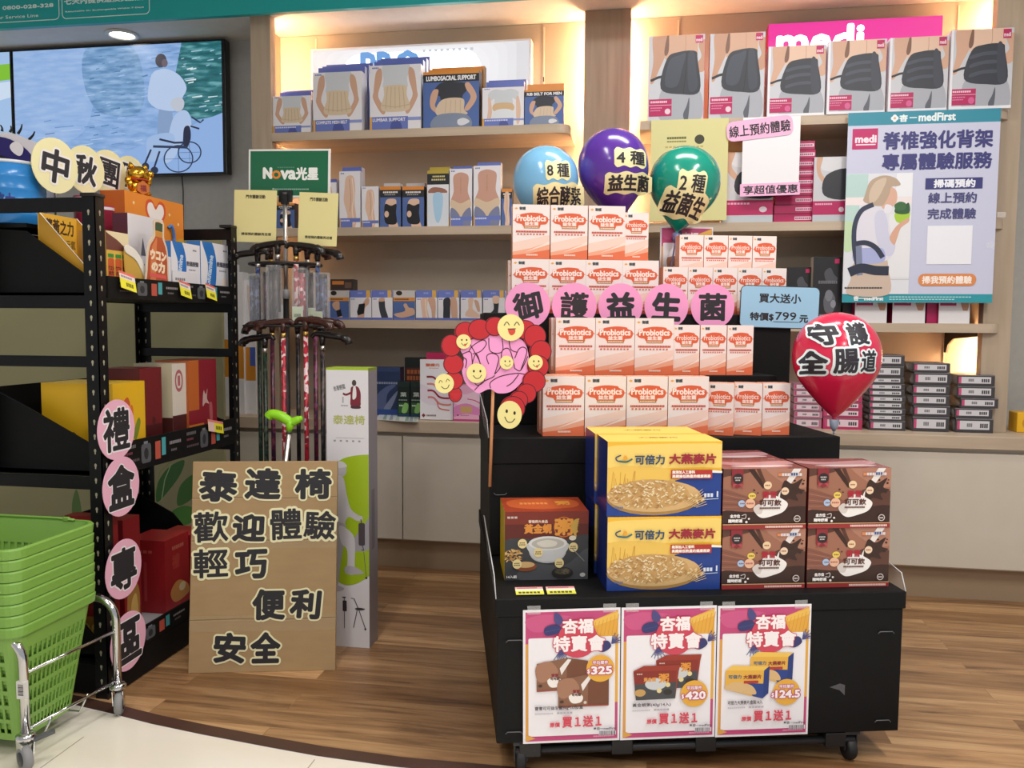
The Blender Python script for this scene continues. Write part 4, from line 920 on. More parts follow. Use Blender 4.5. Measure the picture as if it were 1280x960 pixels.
# ---- oat cartons
def oats(cx, cy, rx, ry, m, n, cols=('#e2c28c', '#c79a5c', '#f0dab0', '#b5854a')):
    L0 = m.L + 1
    for k in range(n):
        t = random.uniform(0, 2 * pi); q = random.random() ** 0.5
        m.ell(cx + rx * q * cos(t), cy + ry * q * sin(t), random.uniform(7, 11), random.uniform(2.8, 4.2), random.choice(cols), random.uniform(-60, 60), 7, L0 + k * 0.15)
    m.L = L0 + n * 0.15 + 1
def D_oat(m, w, h):
    fr(m, w, h, 565, 360)
    m.rect(0, 0, 565, 360, '#1d3f8e'); m.bl([(-40, -60), (300, -60), (640, -60), (640, 130), (480, 150), (330, 190), (200, 230), (-40, 260)], '#f2bc38')
    m.bl([(-10, 30), (160, 14), (420, 10), (580, 20), (580, 120), (440, 124), (200, 130), (-10, 120)], '#f8d673'); m.bl([(0, 130), (200, 120), (320, 150), (300, 260), (0, 260)], '#eec45c')
    for k in range(9):
        x = 20 + 14 * k; m.ln([(x, 230), (x + random.uniform(-10, 16), 150 + random.uniform(-10, 30))], 3, '#d09a3c')
    m.ell(232, 270, 236, 86, '#a9824a'); m.ell(232, 262, 232, 78, '#d6b078'); m.ell(215, 252, 190, 70, '#c99f63')
    oats(200, 252, 200, 66, m, 260)
    oats(430, 275, 60, 22, m, 40, ('#ead0a0', '#cba468', '#b98a50'))
    for k in range(7): m.ln([(380 + 10 * k, 300 + 3 * k), (470 + 4 * k, 230 + 12 * k)], 2.4, '#e3c48a')
    m.ln(osmooth([(118, 84), (90, 96), (50, 92), (40, 76), (64, 64)], 6), 6, '#2a4a6e'); m.ln(osmooth([(56, 92), (90, 96), (120, 82)], 5), 8, '#2f6a72'); m.ell(86, 78, 10, 12, '#e9a83a')
    m.tx('可倍力', 134, 64, 278, 108, '#2b4a6e', 1.6); m.tx('大燕麥片', 302, 60, 532, 106, '#9c2436', 2.4)
    m.rect(312, 136, 516, 178, '#b5352e'); m.tx('無添加人工香料', 318, 139, 430, 154, '#fbeee2', 0.8); m.tx('高纖維低熱量的健康燕麥', 318, 159, 508, 174, '#fbeee2', 0.8)
    m.pg([(516, 138), (566, 142), (566, 152), (516, 150)], '#f4f0ea'); m.mic(478, 250, 526, 268, '#d5dff0', 3); m.rect(540, 240, 548, 268, '#d5dff0'); m.ln([(470, 280), (550, 276)], 3, '#c9d6ee')
    m.mic(36, 312, 80, 320, '#6070a0', 5)
OW, OD, OH = 0.326, 0.164, 0.211
def oat():
    m = MB(); m.faces(-OW / 2, OW / 2, 0, OD, 0, OH, mt('#f2bc38', SHR), mt('#1c2c74', SHR), mt('#f3c34a', SHR))
    D_oat(m, OW, OH); topf(m, OW, OD, OH, 560, 280); m.rect(0, 0, 560, 280, '#f5c955'); m.tx('大燕麥片', 180, 120, 380, 160, '#8a5a22', 1.0); m.rect(0, 0, 560, 30, '#f0b93c')
    return m.build('cereal_box')
p = oat()
for i, (u, v, z, lb) in enumerate(((0.480, 0.05, 0.501, 'front lower yellow and blue oat box on the lowest step'), (0.477, 0.05, 0.714, 'front upper yellow and blue oat box, stacked on another'), (0.475, 0.222, 0.501, 'rear lower oat box behind the front oat stack'), (0.472, 0.222, 0.714, 'rear upper oat box behind the front oat stack'))):
    o = p if i == 0 else dup(p); on(o, u, v, z); tag(o, lb, 'cereal box', 'yellow and blue oat boxes')
# ---- cocoa cartons
def D_cocoa(m, w, h):
    fr(m, w, h, 410, 300)
    m.rect(0, 0, 410, 300, '#5e3a2e'); m.bl([(-30, 60), (120, 20), (240, -30), (440, -30), (440, 110), (300, 100), (200, 150), (90, 200), (-30, 220)], '#a06c56'); m.bl([(200, -20), (430, -20), (430, 80), (330, 90)], '#b27e68')
    m.bl([(-20, 100), (100, 130), (200, 180), (190, 240), (-20, 190)], '#8a5848'); m.bl([(0, 210), (150, 215), (410, 190), (410, 284), (0, 284)], '#3a211a')
    for k in range(6): m.ln([(0, 110 + 16 * k), (110, 140 + 10 * k)], 2.5, ['#7a4a3a', '#b27a64'][k % 2])
    m.pg([(120, 0), (150, 0), (205, 80), (196, 100)], '#3c2219'); m.pg([(160, 0), (180, 0), (210, 70), (200, 84)], '#5a3528')
    m.bl([(350, -6), (384, -4), (330, 80), (300, 140), (270, 140), (300, 80)], '#ece4e0')
    m.bl([(300, 60), (340, 76), (390, 50), (372, 96), (404, 110), (360, 130), (370, 160), (320, 150), (300, 180), (280, 140)], '#3a231b')
    m.bl([(150, 200), (180, 216), (200, 150), (240, 130), (290, 150), (320, 176), (300, 214), (252, 234), (200, 246), (170, 232)], '#f4efec')
    m.bl([(150, 196), (176, 176), (196, 196), (190, 224), (164, 224)], '#d9cfca')
    for x, y, r_ in ((350, 60, 6), (372, 70, 5), (392, 76, 6), (384, 120, 7), (360, 112, 5), (396, 60, 4), (344, 100, 6), (152, 106, 5), (170, 120, 4)): m.ell(x, y, r_, r_ * 0.8, '#35201a')
    m.ell(218, 82, 20, 20, '#f0d0a8'); m.ell(304, 112, 19, 19, '#efd2b4'); m.ell(142, 134, 19, 16, '#e8cf5a'); m.ell(92, 172, 17, 17, '#a8c4e6'); m.ell(134, 172, 24, 24, '#eab99a'); m.mic(116, 168, 152, 176, '#a8605a', 4)
    for x, y in ((206, 79), (292, 109), (132, 131), (84, 169)): m.mic(x, y, x + 24, y + 6, '#9a5a4a', 3)
    m.tx('雷雪', 194, 114, 262, 146, '#b02838', 0.9); m.tx('可可飲', 182, 154, 286, 184, '#5a2e24', 1.0); m.mic(180, 192, 282, 200, '#6e4a40', 12, 0.85)
    m.pg([(40, 0), (96, 0), (96, 80), (68, 96), (40, 80)], '#8e2a34'); m.ell(70, 48, 26, 26, '#2e2224'); m.mic(54, 40, 86, 46, '#cfc6c4', 4); m.mic(58, 52, 82, 58, '#cfc6c4', 3); m.pg([(46, 72), (66, 74), (44, 98)], '#b04a50'); m.pg([(74, 74), (94, 72), (96, 98)], '#b04a50')
    m.mic(268, 22, 386, 36, '#e2d6d8', 8, 0.85); m.rect(268, 22, 286, 36, '#dc8a5a'); m.mic(330, 20, 366, 34, '#3a5a8e', 3)
    m.tx('全方位', 36, 226, 84, 242, '#f4eeec', 1.0); m.tx('隨時舒適', 28, 250, 96, 266, '#f4eeec', 1.0); m.ln(osmooth([(92, 232), (112, 226), (110, 246), (90, 244)], 5), 3, '#e8e0de'); m.ell(116, 264, 6, 6, '#f0eae8'); m.ell(128, 248, 5, 5, '#f0eae8')
    m.ell(366, 250, 17, 17, '#d8ccc8'); m.ell(366, 250, 13, 13, '#3a231c'); m.mic(356, 247, 376, 254, '#d8ccc8', 3)
    m.rect(0, 276, 410, 300, '#9a3030'); m.rect(0, 274, 410, 278, '#c8a878'); m.mic(210, 284, 396, 294, '#eccfc4', 22, 0.8)
CW, CD, CH = 0.243, 0.17, 0.172
def cocoa():
    m = MB(); m.faces(-CW / 2, CW / 2, 0, CD, 0, CH, mt('#6a3e30', SHR), mt('#6b2c2c', SHR), mt('#8e5050', 0.14)); D_cocoa(m, CW, CH)
    topf(m, CW, CD, CH, 400, 280); m.rect(0, 0, 400, 280, mt('#935452', 0.14)); m.bl([(20, 60), (160, 100), (380, 60), (380, 160), (200, 190), (40, 150)], mt('#c9989c', 0.14)); m.bl([(60, 200), (200, 240), (360, 210), (300, 180)], mt('#e2cccc', 0.14))
    return m.build('drink_box')
p = cocoa()
for i, (u, v, z, lb) in enumerate(((0.769, 0.05, 0.501, 'lower left brown cocoa box beside the oat boxes'), (0.767, 0.05, 0.674, 'upper left brown cocoa box beside the oat boxes'), (1.0195, 0.05, 0.501, 'lower right brown cocoa box on the lowest step'), (1.017, 0.05, 0.674, 'upper right brown cocoa box on the lowest step'), (0.762, 0.225, 0.501, 'brown cocoa box in the rear below, behind the left pair'), (0.760, 0.225, 0.674, 'rear upper brown cocoa box behind the left pair'))):
    o = p if i == 0 else dup(p); on(o, u, v, z, [0, 0.3, -0.3, 0.2, 0, 1][i]); tag(o, lb, 'drink box', 'brown cocoa drink boxes')
# ---- congee carton
def D_congee(m, w, h):
    fr(m, w, h, 420, 330)
    m.rect(0, 0, 420, 330, '#5e1f16'); m.rect(0, 0, 420, 60, '#7a2a1c'); m.bl([(-10, 150), (120, 130), (260, 150), (430, 120), (430, 340), (-10, 340)], '#3b3c40'); m.bl([(120, 250), (300, 260), (420, 180), (420, 330), (80, 330)], '#4e5054')
    m.mic(12, 22, 66, 32, '#c9b9b0', 3); m.tx('營養師大食品', 118, 40, 214, 54, '#e6c9b8', 0.7)
    m.ell(295, 75, 50, 50, '#c8702c'); m.ell(295, 75, 45, 45, '#7a2a1c'); m.tx('黃金蜆', 98, 60, 234, 104, '#e0903a', 2.2); m.tx('粥', 252, 38, 340, 112, '#e59a3c', 4)
    for k in range(9): m.bl([(330, 70), (350 + 6 * k % 20, 40 + 9 * k), (374 - 2 * k, 36 + 11 * k), (352, 60 + 8 * k)], '#c9a24a')
    m.ell(215, 212, 84, 36, '#8a8c90'); m.ell(215, 190, 94, 58, '#b9babc'); m.bl([(118, 150), (312, 150), (296, 210), (256, 236), (176, 236), (136, 210)], '#c6c7c9'); m.ell(216, 152, 97, 34, '#dcdcda'); m.ell(216, 154, 82, 26, '#b9b5ac'); m.bl([(160, 150), (210, 136), (260, 146), (250, 166), (190, 170)], '#d9d4c8')
    m.ell(340, 128, 18, 12, '#e6dcc8')
    oats(40, 210, 44, 34, m, 60, ('#c79a58', '#a87a3e', '#dcb87c')); m.ell(104, 262, 56, 24, '#8a4a2a'); m.ell(104, 254, 46, 15, '#d2ad76'); m.ell(290, 296, 54, 28, '#26231f'); m.ell(292, 288, 42, 17, '#3f3a32'); oats(292, 288, 34, 12, m, 24, ('#57503f', '#6e6450'))
    for x, y in ((88, 152), (168, 196), (344, 172), (62, 250), (274, 248)): m.ell(x, y, 23, 23, '#e8d59a'); m.mic(x - 14, y - 6, x + 14, y - 1, '#6a4a2a', 3); m.mic(x - 16, y + 3, x + 16, y + 8, '#6a4a2a', 4)
    m.tx('14入組', 10, 304, 60, 318, '#e8e4e0', 0.6); m.ell(392, 306, 14, 10, '#c9c5c0'); m.ln([(340, 180), (400, 240)], 4, '#8a8a8c')
w_, d_, h_ = 0.246, 0.2, 0.203
m = MB(); m.faces(-w_ / 2, w_ / 2, 0, d_, 0, h_, mt('#5e1f16', SHR), mt('#d8b81c', SHR), mt('#a83c20', SHR)); D_congee(m, w_, h_); topf(m, w_, d_, h_, 420, 240)
m.rect(0, 0, 420, 240, '#9c3a1e'); m.bl([(60, 40), (360, 40), (380, 160), (200, 200), (40, 160)], '#c05a2a'); m.mic(90, 90, 240, 120, '#e08a4a', 7); m.tx('粥', 280, 70, 350, 130, '#e59a3c', 3)
o = on(m.build('congee_box'), 0.160, 0.165, 0.501); tag(o, 'dark red porridge box with white bowl picture, left on the lowest step', 'porridge box')
for i, (x0, x1) in enumerate(((645, 680), (684, 720))):
    a = st(x0, 744, 0.03); b = st(x1, 744, 0.03)
    m = MB(); W = b[0] - a[0]; m.box(0, W, 0, 0.045, 0, 0.0014, mt('#f0ee9a', 0.4)); m.frame((0, 0, 0.0014), (1, 0, 0), (0, 1, 0), W, 0.045, 100, 50); m.rect(0, 0, 100, 50, '#f6f4dc'); m.rect(0, 0, 100, 14, '#e8a0a4'); m.rect(0, 26, 100, 50, '#e6e24a'); m.mic(8, 4, 80, 10, '#9c3a44', 12); m.mic(10, 32, 90, 44, '#55502a', 6)
    o = on(m.build('price_tag'), a[0], 0.025, 0.503); o.rotation_euler[0] = radians(8); tag(o, ['left yellow price tag lying before the porridge box', 'right yellow price tag lying before the porridge box'][i], 'price tag', 'price tags on the lowest step')
# ---- sale posters
MG = '#c4487c'
def D_sale(kind):
    def f(m, W, H_):
        m.frame((0, 0, 0), (1, 0, 0), (0, 0, 1), W, H_, 550, 790)
        m.rect(0, 0, 550, 790, '#f0edf3'); m.rect(14, 14, 538, 776, MG); m.bl([(14, 60), (120, 30), (280, 50), (200, 110), (60, 130)], '#cf5a8a')
        m.pg([(14, 200), (34, 200), (34, 776), (14, 776)], '#dfa04c'); m.pg([(300, 170), (400, 70), (538, 14), (538, 560), (520, 560), (520, 170)], '#e8ad42'); m.pg([(340, 90), (538, 24), (538, 60), (360, 120)], '#f0c058')
        for k in range(7): m.ln([(392 + 22 * k, 160), (410 + 22 * k, 84 - 8 * k)], 3, '#d99a34')
        m.rr(30, 166, 522, 748, 10, '#f3f0f5'); m.pg([(14, 776), (14, 735), (60, 752), (160, 762), (520, 752), (538, 776)], MG); m.pg([(14, 776), (14, 735), (70, 760)], '#e0a848'); m.mic(400, 756, 520, 764, '#e7a8c4', 16)
        for cx, cy, a0, n_, l in ((165, 110, 200, 0, 0), (210, 240, 60, 16, 62), (500, 210, -40, 9, 60)):
            for k in range(n_):
                a = radians(a0 + (k - n_ / 2) * 9); m.ln([(cx, cy), (cx + l * cos(a) * (0.8 + 0.3 * (k % 2)), cy + l * sin(a) * (0.8 + 0.3 * (k % 2)))], 4, '#4a4c86')
        m.bl([(120, 110), (160, 88), (206, 96), (212, 130), (160, 150), (124, 146)], '#34376f'); m.bl([(178, 20), (206, 30), (226, 70), (200, 90), (176, 70)], '#4a4a84'); m.bl([(400, 230), (470, 190), (498, 226), (450, 258)], '#34376f'); m.ln([(122, 130), (210, 112)], 3, '#4d5190')
        m.ell(308, 175, 112, 112, '#d2465c')
        m.otx('杏福', 224, 60, 392, 140, '#fbf4f6', 3.6, '#d2465c', 4); m.otx('特賣會', 172, 158, 460, 246, '#fbf4f6', 3.6, '#d2465c', 4)
        if kind == 0:
            for ox, oy, s in ((76, 285, 1.0), (198, 385, 0.99)):
                P = lambda x, y: (ox + x * s, oy + y * s)
                m.pg([P(0, 30), P(170, 0), P(170, 190), P(0, 196)], '#8a6048'); m.pg([P(170, 0), P(290, 20), P(290, 190), P(170, 190)], '#74462f'); m.bl([P(0, 40), P(80, 20), P(120, 90), P(40, 140), P(0, 120)], '#a87a60')
                m.pg([P(130, 60), P(176, 6), P(196, 10), P(140, 100)], '#efe8e4'); m.bl([P(60, 130), P(100, 110), P(140, 130), P(130, 165), P(80, 170)], '#f4eeea'); m.tx('雷雪', *P(84, 92), *P(122, 108), '#8a2a30', 1); m.tx('可可飲', *P(78, 112), *P(130, 128), '#5a2e24', 1); m.rect(ox, oy + 184 * s, ox + 288 * s, oy + 192 * s, '#a04a3e'); m.ell(*P(20, 160), 12 * s, 9 * s, '#4a2f24'); m.ell(*P(154, 168), 9, 9, '#d9c9c0')
            pr = ('325', 436, 352); cap = '雷雪可可益生菌30g*10包/盒'
        elif kind == 1:
            for ox, oy, s in ((200, 286, 0.98), (70, 345, 1.0)):
                P = lambda x, y: (ox + x * s, oy + y * s)
                m.pg([P(0, 30), P(60, 0), P(270, 0), P(262, 40), P(244, 200), P(20, 204)], '#9c3626'); m.pg([P(0, 32), P(250, 32), P(244, 200), P(16, 204)], '#8a2c22'); m.pg([P(8, 110), P(248, 100), P(244, 200), P(16, 204)], '#44474c')
                m.ell(*P(130, 110), 62 * s, 36 * s, '#cfd2d4'); m.tx('黃金蜆', *P(60, 70), *P(130, 94), '#e09a4a', 1.2); m.tx('粥', *P(148, 50), *P(204, 100), '#e59a3c', 2); m.ell(*P(40, 160), 32, 22, '#c9a060'); m.ell(*P(200, 160), 26, 18, '#2f2b28'); m.ell(*P(150, 150), 14, 14, '#e8d59a'); m.ell(*P(200, 116), 14, 14, '#e8d59a'); m.mic(*P(20, 44), *P(54, 52), '#d8b9ae', 3)
            pr = ('420', 424, 519); cap = '黃金蜆粥(40g/14入)'
        else:
            for ox, oy, s in ((196, 278, 1.0), (50, 355, 1.02)):
                P = lambda x, y: (ox + x * s, oy + y * s)
                m.pg([P(0, 30), P(40, 0), P(250, 10), P(222, 36)], '#f2c65a'); m.pg([P(0, 28), P(222, 34), P(216, 200), P(0, 140)], '#e8b245'); m.pg([P(222, 34), P(254, 8), P(250, 170), P(216, 200)], '#22397c'); m.pg([P(110, 106), P(222, 112), P(217, 200), P(160, 184)], '#24418c')
                m.bl([P(4, 120), P(60, 96), P(150, 120), P(180, 170), P(130, 170), P(4, 140)], '#dcb780'); m.tx('可倍力', *P(18, 56), *P(92, 78), '#4a6a84', 1); m.tx('大燕麥片', *P(104, 58), *P(206, 82), '#8a2a34', 1); m.rect(*P(106, 92), *P(190, 108), '#b5352e')
            pr = ('124.5', 412, 524); cap = '可倍力大燕麥片盒裝14入'
        t, cx, cy = pr
        m.ell(cx, cy, 80, 80, '#e9ae3e'); m.otx('平均單件', cx - 44, cy - 46, cx + 44, cy - 24, '#fbeef2', 0.6, '#c04a78', 3)
        k = 54 + (14 if len(t) > 3 else 0); m.otx('$', cx - k - 20, cy + 2, cx - k - 6, cy + 30, '#fbeef2', 1, '#c04a78', 4); m.otx(t, cx - k + 4, cy - 12, cx + k + 10, cy + 32, '#fdf4f6', 3, '#c04a78', 5)
        m.tx(cap, 66, 566, 66 + len(cap) * 17, 590, '#3f3a44', 0.5); m.mic(66, 604, 170, 612, '#c4c0c8', 9, 0.85); m.mic(190, 602, 280, 612, '#b4b0b8', 5, 0.85)
        m.tx('原價', 150, 664, 206, 690, '#d8485c', 1.2); m.tx('買１送１', 222, 630, 442, 694, '#d8485c', 2.2)
        m.mic(400, 702, 412, 712, '#55505a', 1, 1); m.tx('杏一medFirst', 416, 700, 528, 716, '#55505a', 0.5)
        m.rect(430, 724, 526, 748, '#eceaf0'); x = 432
        while x < 522: wv = random.choice((2, 3, 5)); m.rect(x, 724, x + wv, 748, '#26242a', m.L + 1); x += wv + random.choice((2, 3))
        m.L += 1
    return f
for i, (u0, u1, lb) in enumerate(((0.079, 0.349, 'left sale poster on black stand front, showing two cocoa boxes'), (0.351, 0.620, 'middle sale poster on black stand front, showing two porridge boxes'), (0.622, 0.891, 'right sale poster on black stand front, showing two oat boxes'))):
    m = MB(); W, H_ = u1 - u0, 0.378; m.box(0, W, 0, 0.001, 0, H_, mt('#f0edf3', 0.4)); D_sale(i)(m, W, H_)
    o = on(m.build('sale_poster'), u0, -0.0035, [0.0915, 0.093, 0.0925][i]); o.rotation_euler[1] = radians(-0.5 + 0.2 * i); tag(o, lb, 'poster', 'sale posters on the black stand')
    for x in (0.03, W - 0.03):
        t = MB(); t.box(x - 0.018, x + 0.018, -0.0012, -0.0004, H_ - 0.012, H_ + 0.012, CLEAR); t.build('clear_tape', o)
a = st(826, 283, 1.08); b = st(892, 281, 1.08)
m = MB(); W = b[0] - a[0]; m.box(0, W, 0, 0.001, 0, W * 1.42, mt('#f0edf3', 0.4)); D_sale(0)(m, W, W * 1.42)
o = on(m.build('sale_poster'), a[0], 1.085, a[1] - W * 1.42); tag(o, 'small sale poster standing behind the cartons below the teal balloon', 'poster', None)
m = MB(); m.box(0, W, 0.001, 0.004, a[1] * 0 , W * 1.42 - 0.01, mt('#e8e6ea', 0.5)); m.tube([(W * 0.5, 0.008, 1.2905 - (a[1] - W * 1.42)), (W * 0.5, 0.008, 0.1)], 0.004, CLEAR, 8); m.build('stand_rod', o)
# ---- pink lettered discs and price card standing on the top step
for i, (ch, px) in enumerate(zip('御護益生菌', (660, 718.5, 776.5, 834, 892))):
    u, z = st(px, 381.5 + i * 0.4, 0.765); R_ = 0.0815
    m = MB(); m.slab(circ(R_, 40), 0, 0.002, PINKP); m.frame((-R_, 0, -R_), (1, 0, 0), (0, 0, 1), 2 * R_, 2 * R_, 100, 100); rot = [-12, 2, -3, 2, 0][i]
    m.tx(ch, 20, 22, 80, 80, INK, [2.3, 1.8, 2.8, 3.4, 2.3][i], rot, 12)
    o = on(m.build('lettered_disc'), u, 0.775, z); tag(o, 'pink disc lettered %s in the row above the supplement cartons' % ch, 'sign', 'pink lettered discs on the black stand')
a = st(924, 409, 0.77); b = st(1025, 357, 0.77)
m = MB(); W, H_ = b[0] - a[0], b[1] - a[1]; m.slab(rrect(0, W, 0, H_, 0.022), 0, 0.002, mt('#2c3138', 0.5)); m.frame((0, 0, 0), (1, 0, 0), (0, 0, 1), W, H_, 405, 215); m.rr(4, 4, 401, 211, 24, '#9cc8e4')
m.tx('買大送小', 96, 40, 308, 86, INK, 1.5); m.tx('特價$', 54, 138, 172, 178, INK, 1.8); m.tx('799', 182, 132, 288, 172, INK, 0.8); m.ln([(172, 182), (302, 182)], 3, INK); m.tx('元', 306, 146, 348, 182, INK, 1.8)
o = on(m.build('price_card'), a[0], 0.772, a[1]); o.rotation_euler[1] = radians(1.2); tag(o, 'pale blue price card reading 799 beside the pink discs', 'sign')
# ---- balloons
BP = [(0, 0.02), (0.006, 0.16), (0.03, 0.38), (0.08, 0.60), (0.15, 0.785), (0.25, 0.93), (0.35, 0.99), (0.43, 1.0), (0.52, 0.97), (0.62, 0.87), (0.72, 0.70), (0.82, 0.49), (0.90, 0.31), (0.96, 0.15), (0.985, 0.07)]
BPS = osmooth(BP, 4)
def balloon(u, v, ztop, H_, R_, col, lean, label, words, stick, px, name='balloon'):
    r = empty('balloon', sw(u, v, ztop - H_), PSI); r.rotation_euler[1] = radians(lean); tag(r, label, 'balloon', 'lettered balloons on the black stand')
    mat_ = mt(col, 0.2, 0, 0, 1, 0, 0.4); mat_.node_tree.nodes['Principled BSDF'].inputs['Subsurface Weight'].default_value = 0.12
    m = MB(); prof = [(max(b, 0.0) * R_, H_ * (1 - a)) for a, b in BPS][::-1]
    m.lathe([(0.010, -0.008), (0.006, 0.0)] + prof, mat_, 48); m.build('balloon_skin', r)
    inv = r.matrix_basis.inverted() if False else None
    M0 = Matrix.Translation(sw(u, v, ztop - H_)) @ Matrix.Rotation(PSI, 4, 'Z') @ Matrix.Rotation(radians(lean), 4, 'Y'); Mi = M0.inverted()
    def rad(z):
        t = 1 - z / H_
        for (a0, b0), (a1, b1) in zip(BPS, BPS[1:]):
            if a0 <= t <= a1: return R_ * (b0 + (b1 - b0) * (t - a0) / max(a1 - a0, 1e-6))
        return 0.02 * R_
    def warp(p):
        rr_ = rad(p.z) + 0.0012 - p.y; q = math.sqrt(max(rr_ * rr_ - p.x * p.x, (0.42 * rr_) ** 2))
        return Vector((p.x, -q, p.z))
    for w_i, (t, x0, y0, x1, y1, rot, solid, c1, c2) in enumerate(words):
        # pixel box on the balloon front -> local x,z
        d = ray((x0 + x1) / 2, (y0 + y1) / 2); best = None
        def loc(px_, py_):
            uu, zz = st(px_, py_, v - R_ * 0.8); return Mi @ sw(uu, v - R_ * 0.8, zz)
        A = loc(x0, y1); B = loc(x1, y0); W, Hh = B.x - A.x, B.z - A.z
        m = MB(); m.frame((A.x, 0, A.z), (1, 0, 0), (0, 0, 1), W, Hh, 100, 100 * Hh / W); DH = 100 * Hh / W
        m.warp = warp; c, s = cos(radians(rot)), sin(radians(rot))
        if solid:
            nx, ny = 24, 8; m.L = 8; vs = []
            for i in range(nx + 1):
                fx = i / nx; e = 1 + 0.10 * sin(fx * 17 + w_i) ; e *= 1 - max(0, abs(fx - 0.5) - 0.44) * 4
                for j in range(ny + 1):
                    X = (fx - 0.5) * 100; Y_ = (j / ny - 0.5) * DH * e
                    vs.append(m.p(50 + X * c - Y_ * s, DH / 2 + X * s + Y_ * c))
            m.add(vs, [(i * (ny + 1) + j, (i + 1) * (ny + 1) + j, (i + 1) * (ny + 1) + j + 1, i * (ny + 1) + j + 1) for i in range(nx) for j in range(ny)], c2)
            m.L = 18; m.tx(t, 7, DH * 0.14, 93, DH * 0.86, c1, 1.2 if len(t) < 4 else 0.8, rot, 10)
            m.build('word_strip', r)
        else:
            m.L = 18; m.tx(t, 12, DH * 0.12, 88, DH * 0.88, c2, 11, rot, 18); m.L = 30; m.tx(t, 12, DH * 0.12, 88, DH * 0.88, c1, 3.6 if t in '守全' else 2.8, rot, 12)
            m.build('letter_cutout', r)
    m = MB(); m.lathe([(0.004, -0.045), (0.013, -0.03), (0.016, -0.006), (0.008, -0.004)], mt(stick, 0.25), 14); cup_ = m.build('cup', r)
    zb = {1: 1.291, 0: 0.886}[0 if px else 1]
    m = MB(); L_ = (ztop - H_) - zb; m.tube([(0, 0, -0.04), (-tan_(lean) * L_ * 0, 0, -L_ / cos(radians(lean)) + 0.003)], 0.0035, mt(stick, 0.3), 8); sk_ = m.build('stick', r); cup_.parent = sk_
    return r
def tan_(a): return math.tan(radians(a))
CI = mt('#2a2730', 0.6)
balloon(0.240, 1.03, 1.934, 0.315, 0.126, '#7fbde6', 3, 'light blue balloon, leftmost of three above the cartons', [('8 種', 680, 203, 714, 224, -6, 1, CI, CREAM), ('綜合酵素', 666, 232, 734, 257, -8, 1, CI, CREAM)], '#b8c4d0', 0)
balloon(0.535, 1.05, 2.012, 0.36, 0.137, '#5a2f9c', -5, 'purple balloon standing between the light blue and teal balloons', [('4 種', 767, 185, 809, 211, 4, 1, CI, CREAM), ('益生菌', 757, 214, 819, 243, 2, 1, CI, CREAM)], '#8a86b0', 0)
balloon(0.775, 1.05, 1.952, 0.335, 0.138, '#10917c', 8, 'teal green balloon in front of the long yellow sheet', [('2 種', 844, 218, 884, 242, -3, 1, CI, CREAM), ('益菌生', 827, 243, 890, 267, 5, 1, CI, CREAM)], '#7a78a8', 0)
LB = mt('#e2eff2', 0.6)
balloon(1.162, 0.462, 1.296, 0.352, 0.1405, '#d8244e', 0, 'red balloon at right front corner of the middle step', [('守', 1016, 402, 1052, 434, -5, 0, CI, LB), ('護', 1054, 400, 1088, 434, -4, 0, CI, LB), ('全', 1003, 436, 1038, 472, -4, 0, CI, LB), ('腸', 1036, 432, 1072, 470, -3, 0, CI, LB), ('道', 1068, 434, 1096, 468, 0, 0, CI, LB)], '#9aa4b8', 1)
# ---- paper intestine on a stick, clipped to the left front of the middle step
GX = lambda x: 540 + x / 4; GY = lambda y: 380 + y / 4
V0 = 0.395
r = empty('paper_cutout', SO, PSI); tag(r, 'red and pink paper intestine with smiling discs on wooden stick', 'paper decoration')
def scr(x, y): u, z = st(GX(x), GY(y), V0); return u, z
k_ = (st(700, 450, V0)[0] - st(600, 450, V0)[0]) / 400
def cutframe(m, y, L=1):
    u0, z0 = scr(0, 960); m.frame((u0, y, z0), (1, 0, 0), (0, 0, 1), 640 * k_, 960 * k_, 640, 960, L)
RED, PNK, LINE = mt('#c2222c', 0.6), mt('#f3a0d4', 0.6), mt('#4a1020', 0.6)
def ccw(p): return p
def outline(pts): return [scr(x, y) for x, y in pts]
lumps = [(115, 450, 34, 40), (108, 380, 48, 46), (106, 300, 50, 50), (95, 208, 50, 55), (165, 138, 52, 48), (235, 128, 58, 52), (312, 112, 50, 48), (400, 120, 60, 52), (462, 128, 52, 48), (510, 160, 56, 58), (540, 235, 54, 56), (528, 310, 54, 56), (508, 385, 58, 56), (470, 445, 50, 50), (432, 478, 46, 46), (402, 520, 62, 62)]
m = MB()
for i, (x, y, a, b) in enumerate(lumps):
    u, z = scr(x, y); yy = V0 - 0.003
    m.slab([(u + a * k_ * cos(t), z + b * k_ * sin(t)) for t in [2 * pi * q / 24 for q in range(24)]], yy, yy + 0.002, RED)
cutframe(m, V0 - 0.003)
for x, y, a, b in lumps: m.ell(x, y, a, b, LINE); m.ell(x, y, a - 4, b - 4, RED)
m.pg([(80, 440), (150, 440), (130, 470), (116, 482), (104, 470)], RED)
m.build('red_colon', r)
m = MB(); ring = smooth([(140, 215), (195, 180), (280, 150), (360, 160), (450, 180), (482, 250), (478, 340), (440, 400), (390, 440), (330, 446), (288, 425), (235, 446), (205, 430), (165, 390), (148, 320), (160, 270)], 5)
m.slab(outline(ring), V0 + 0.0, V0 + 0.002, PNK)
cutframe(m, V0); L3 = 4.5
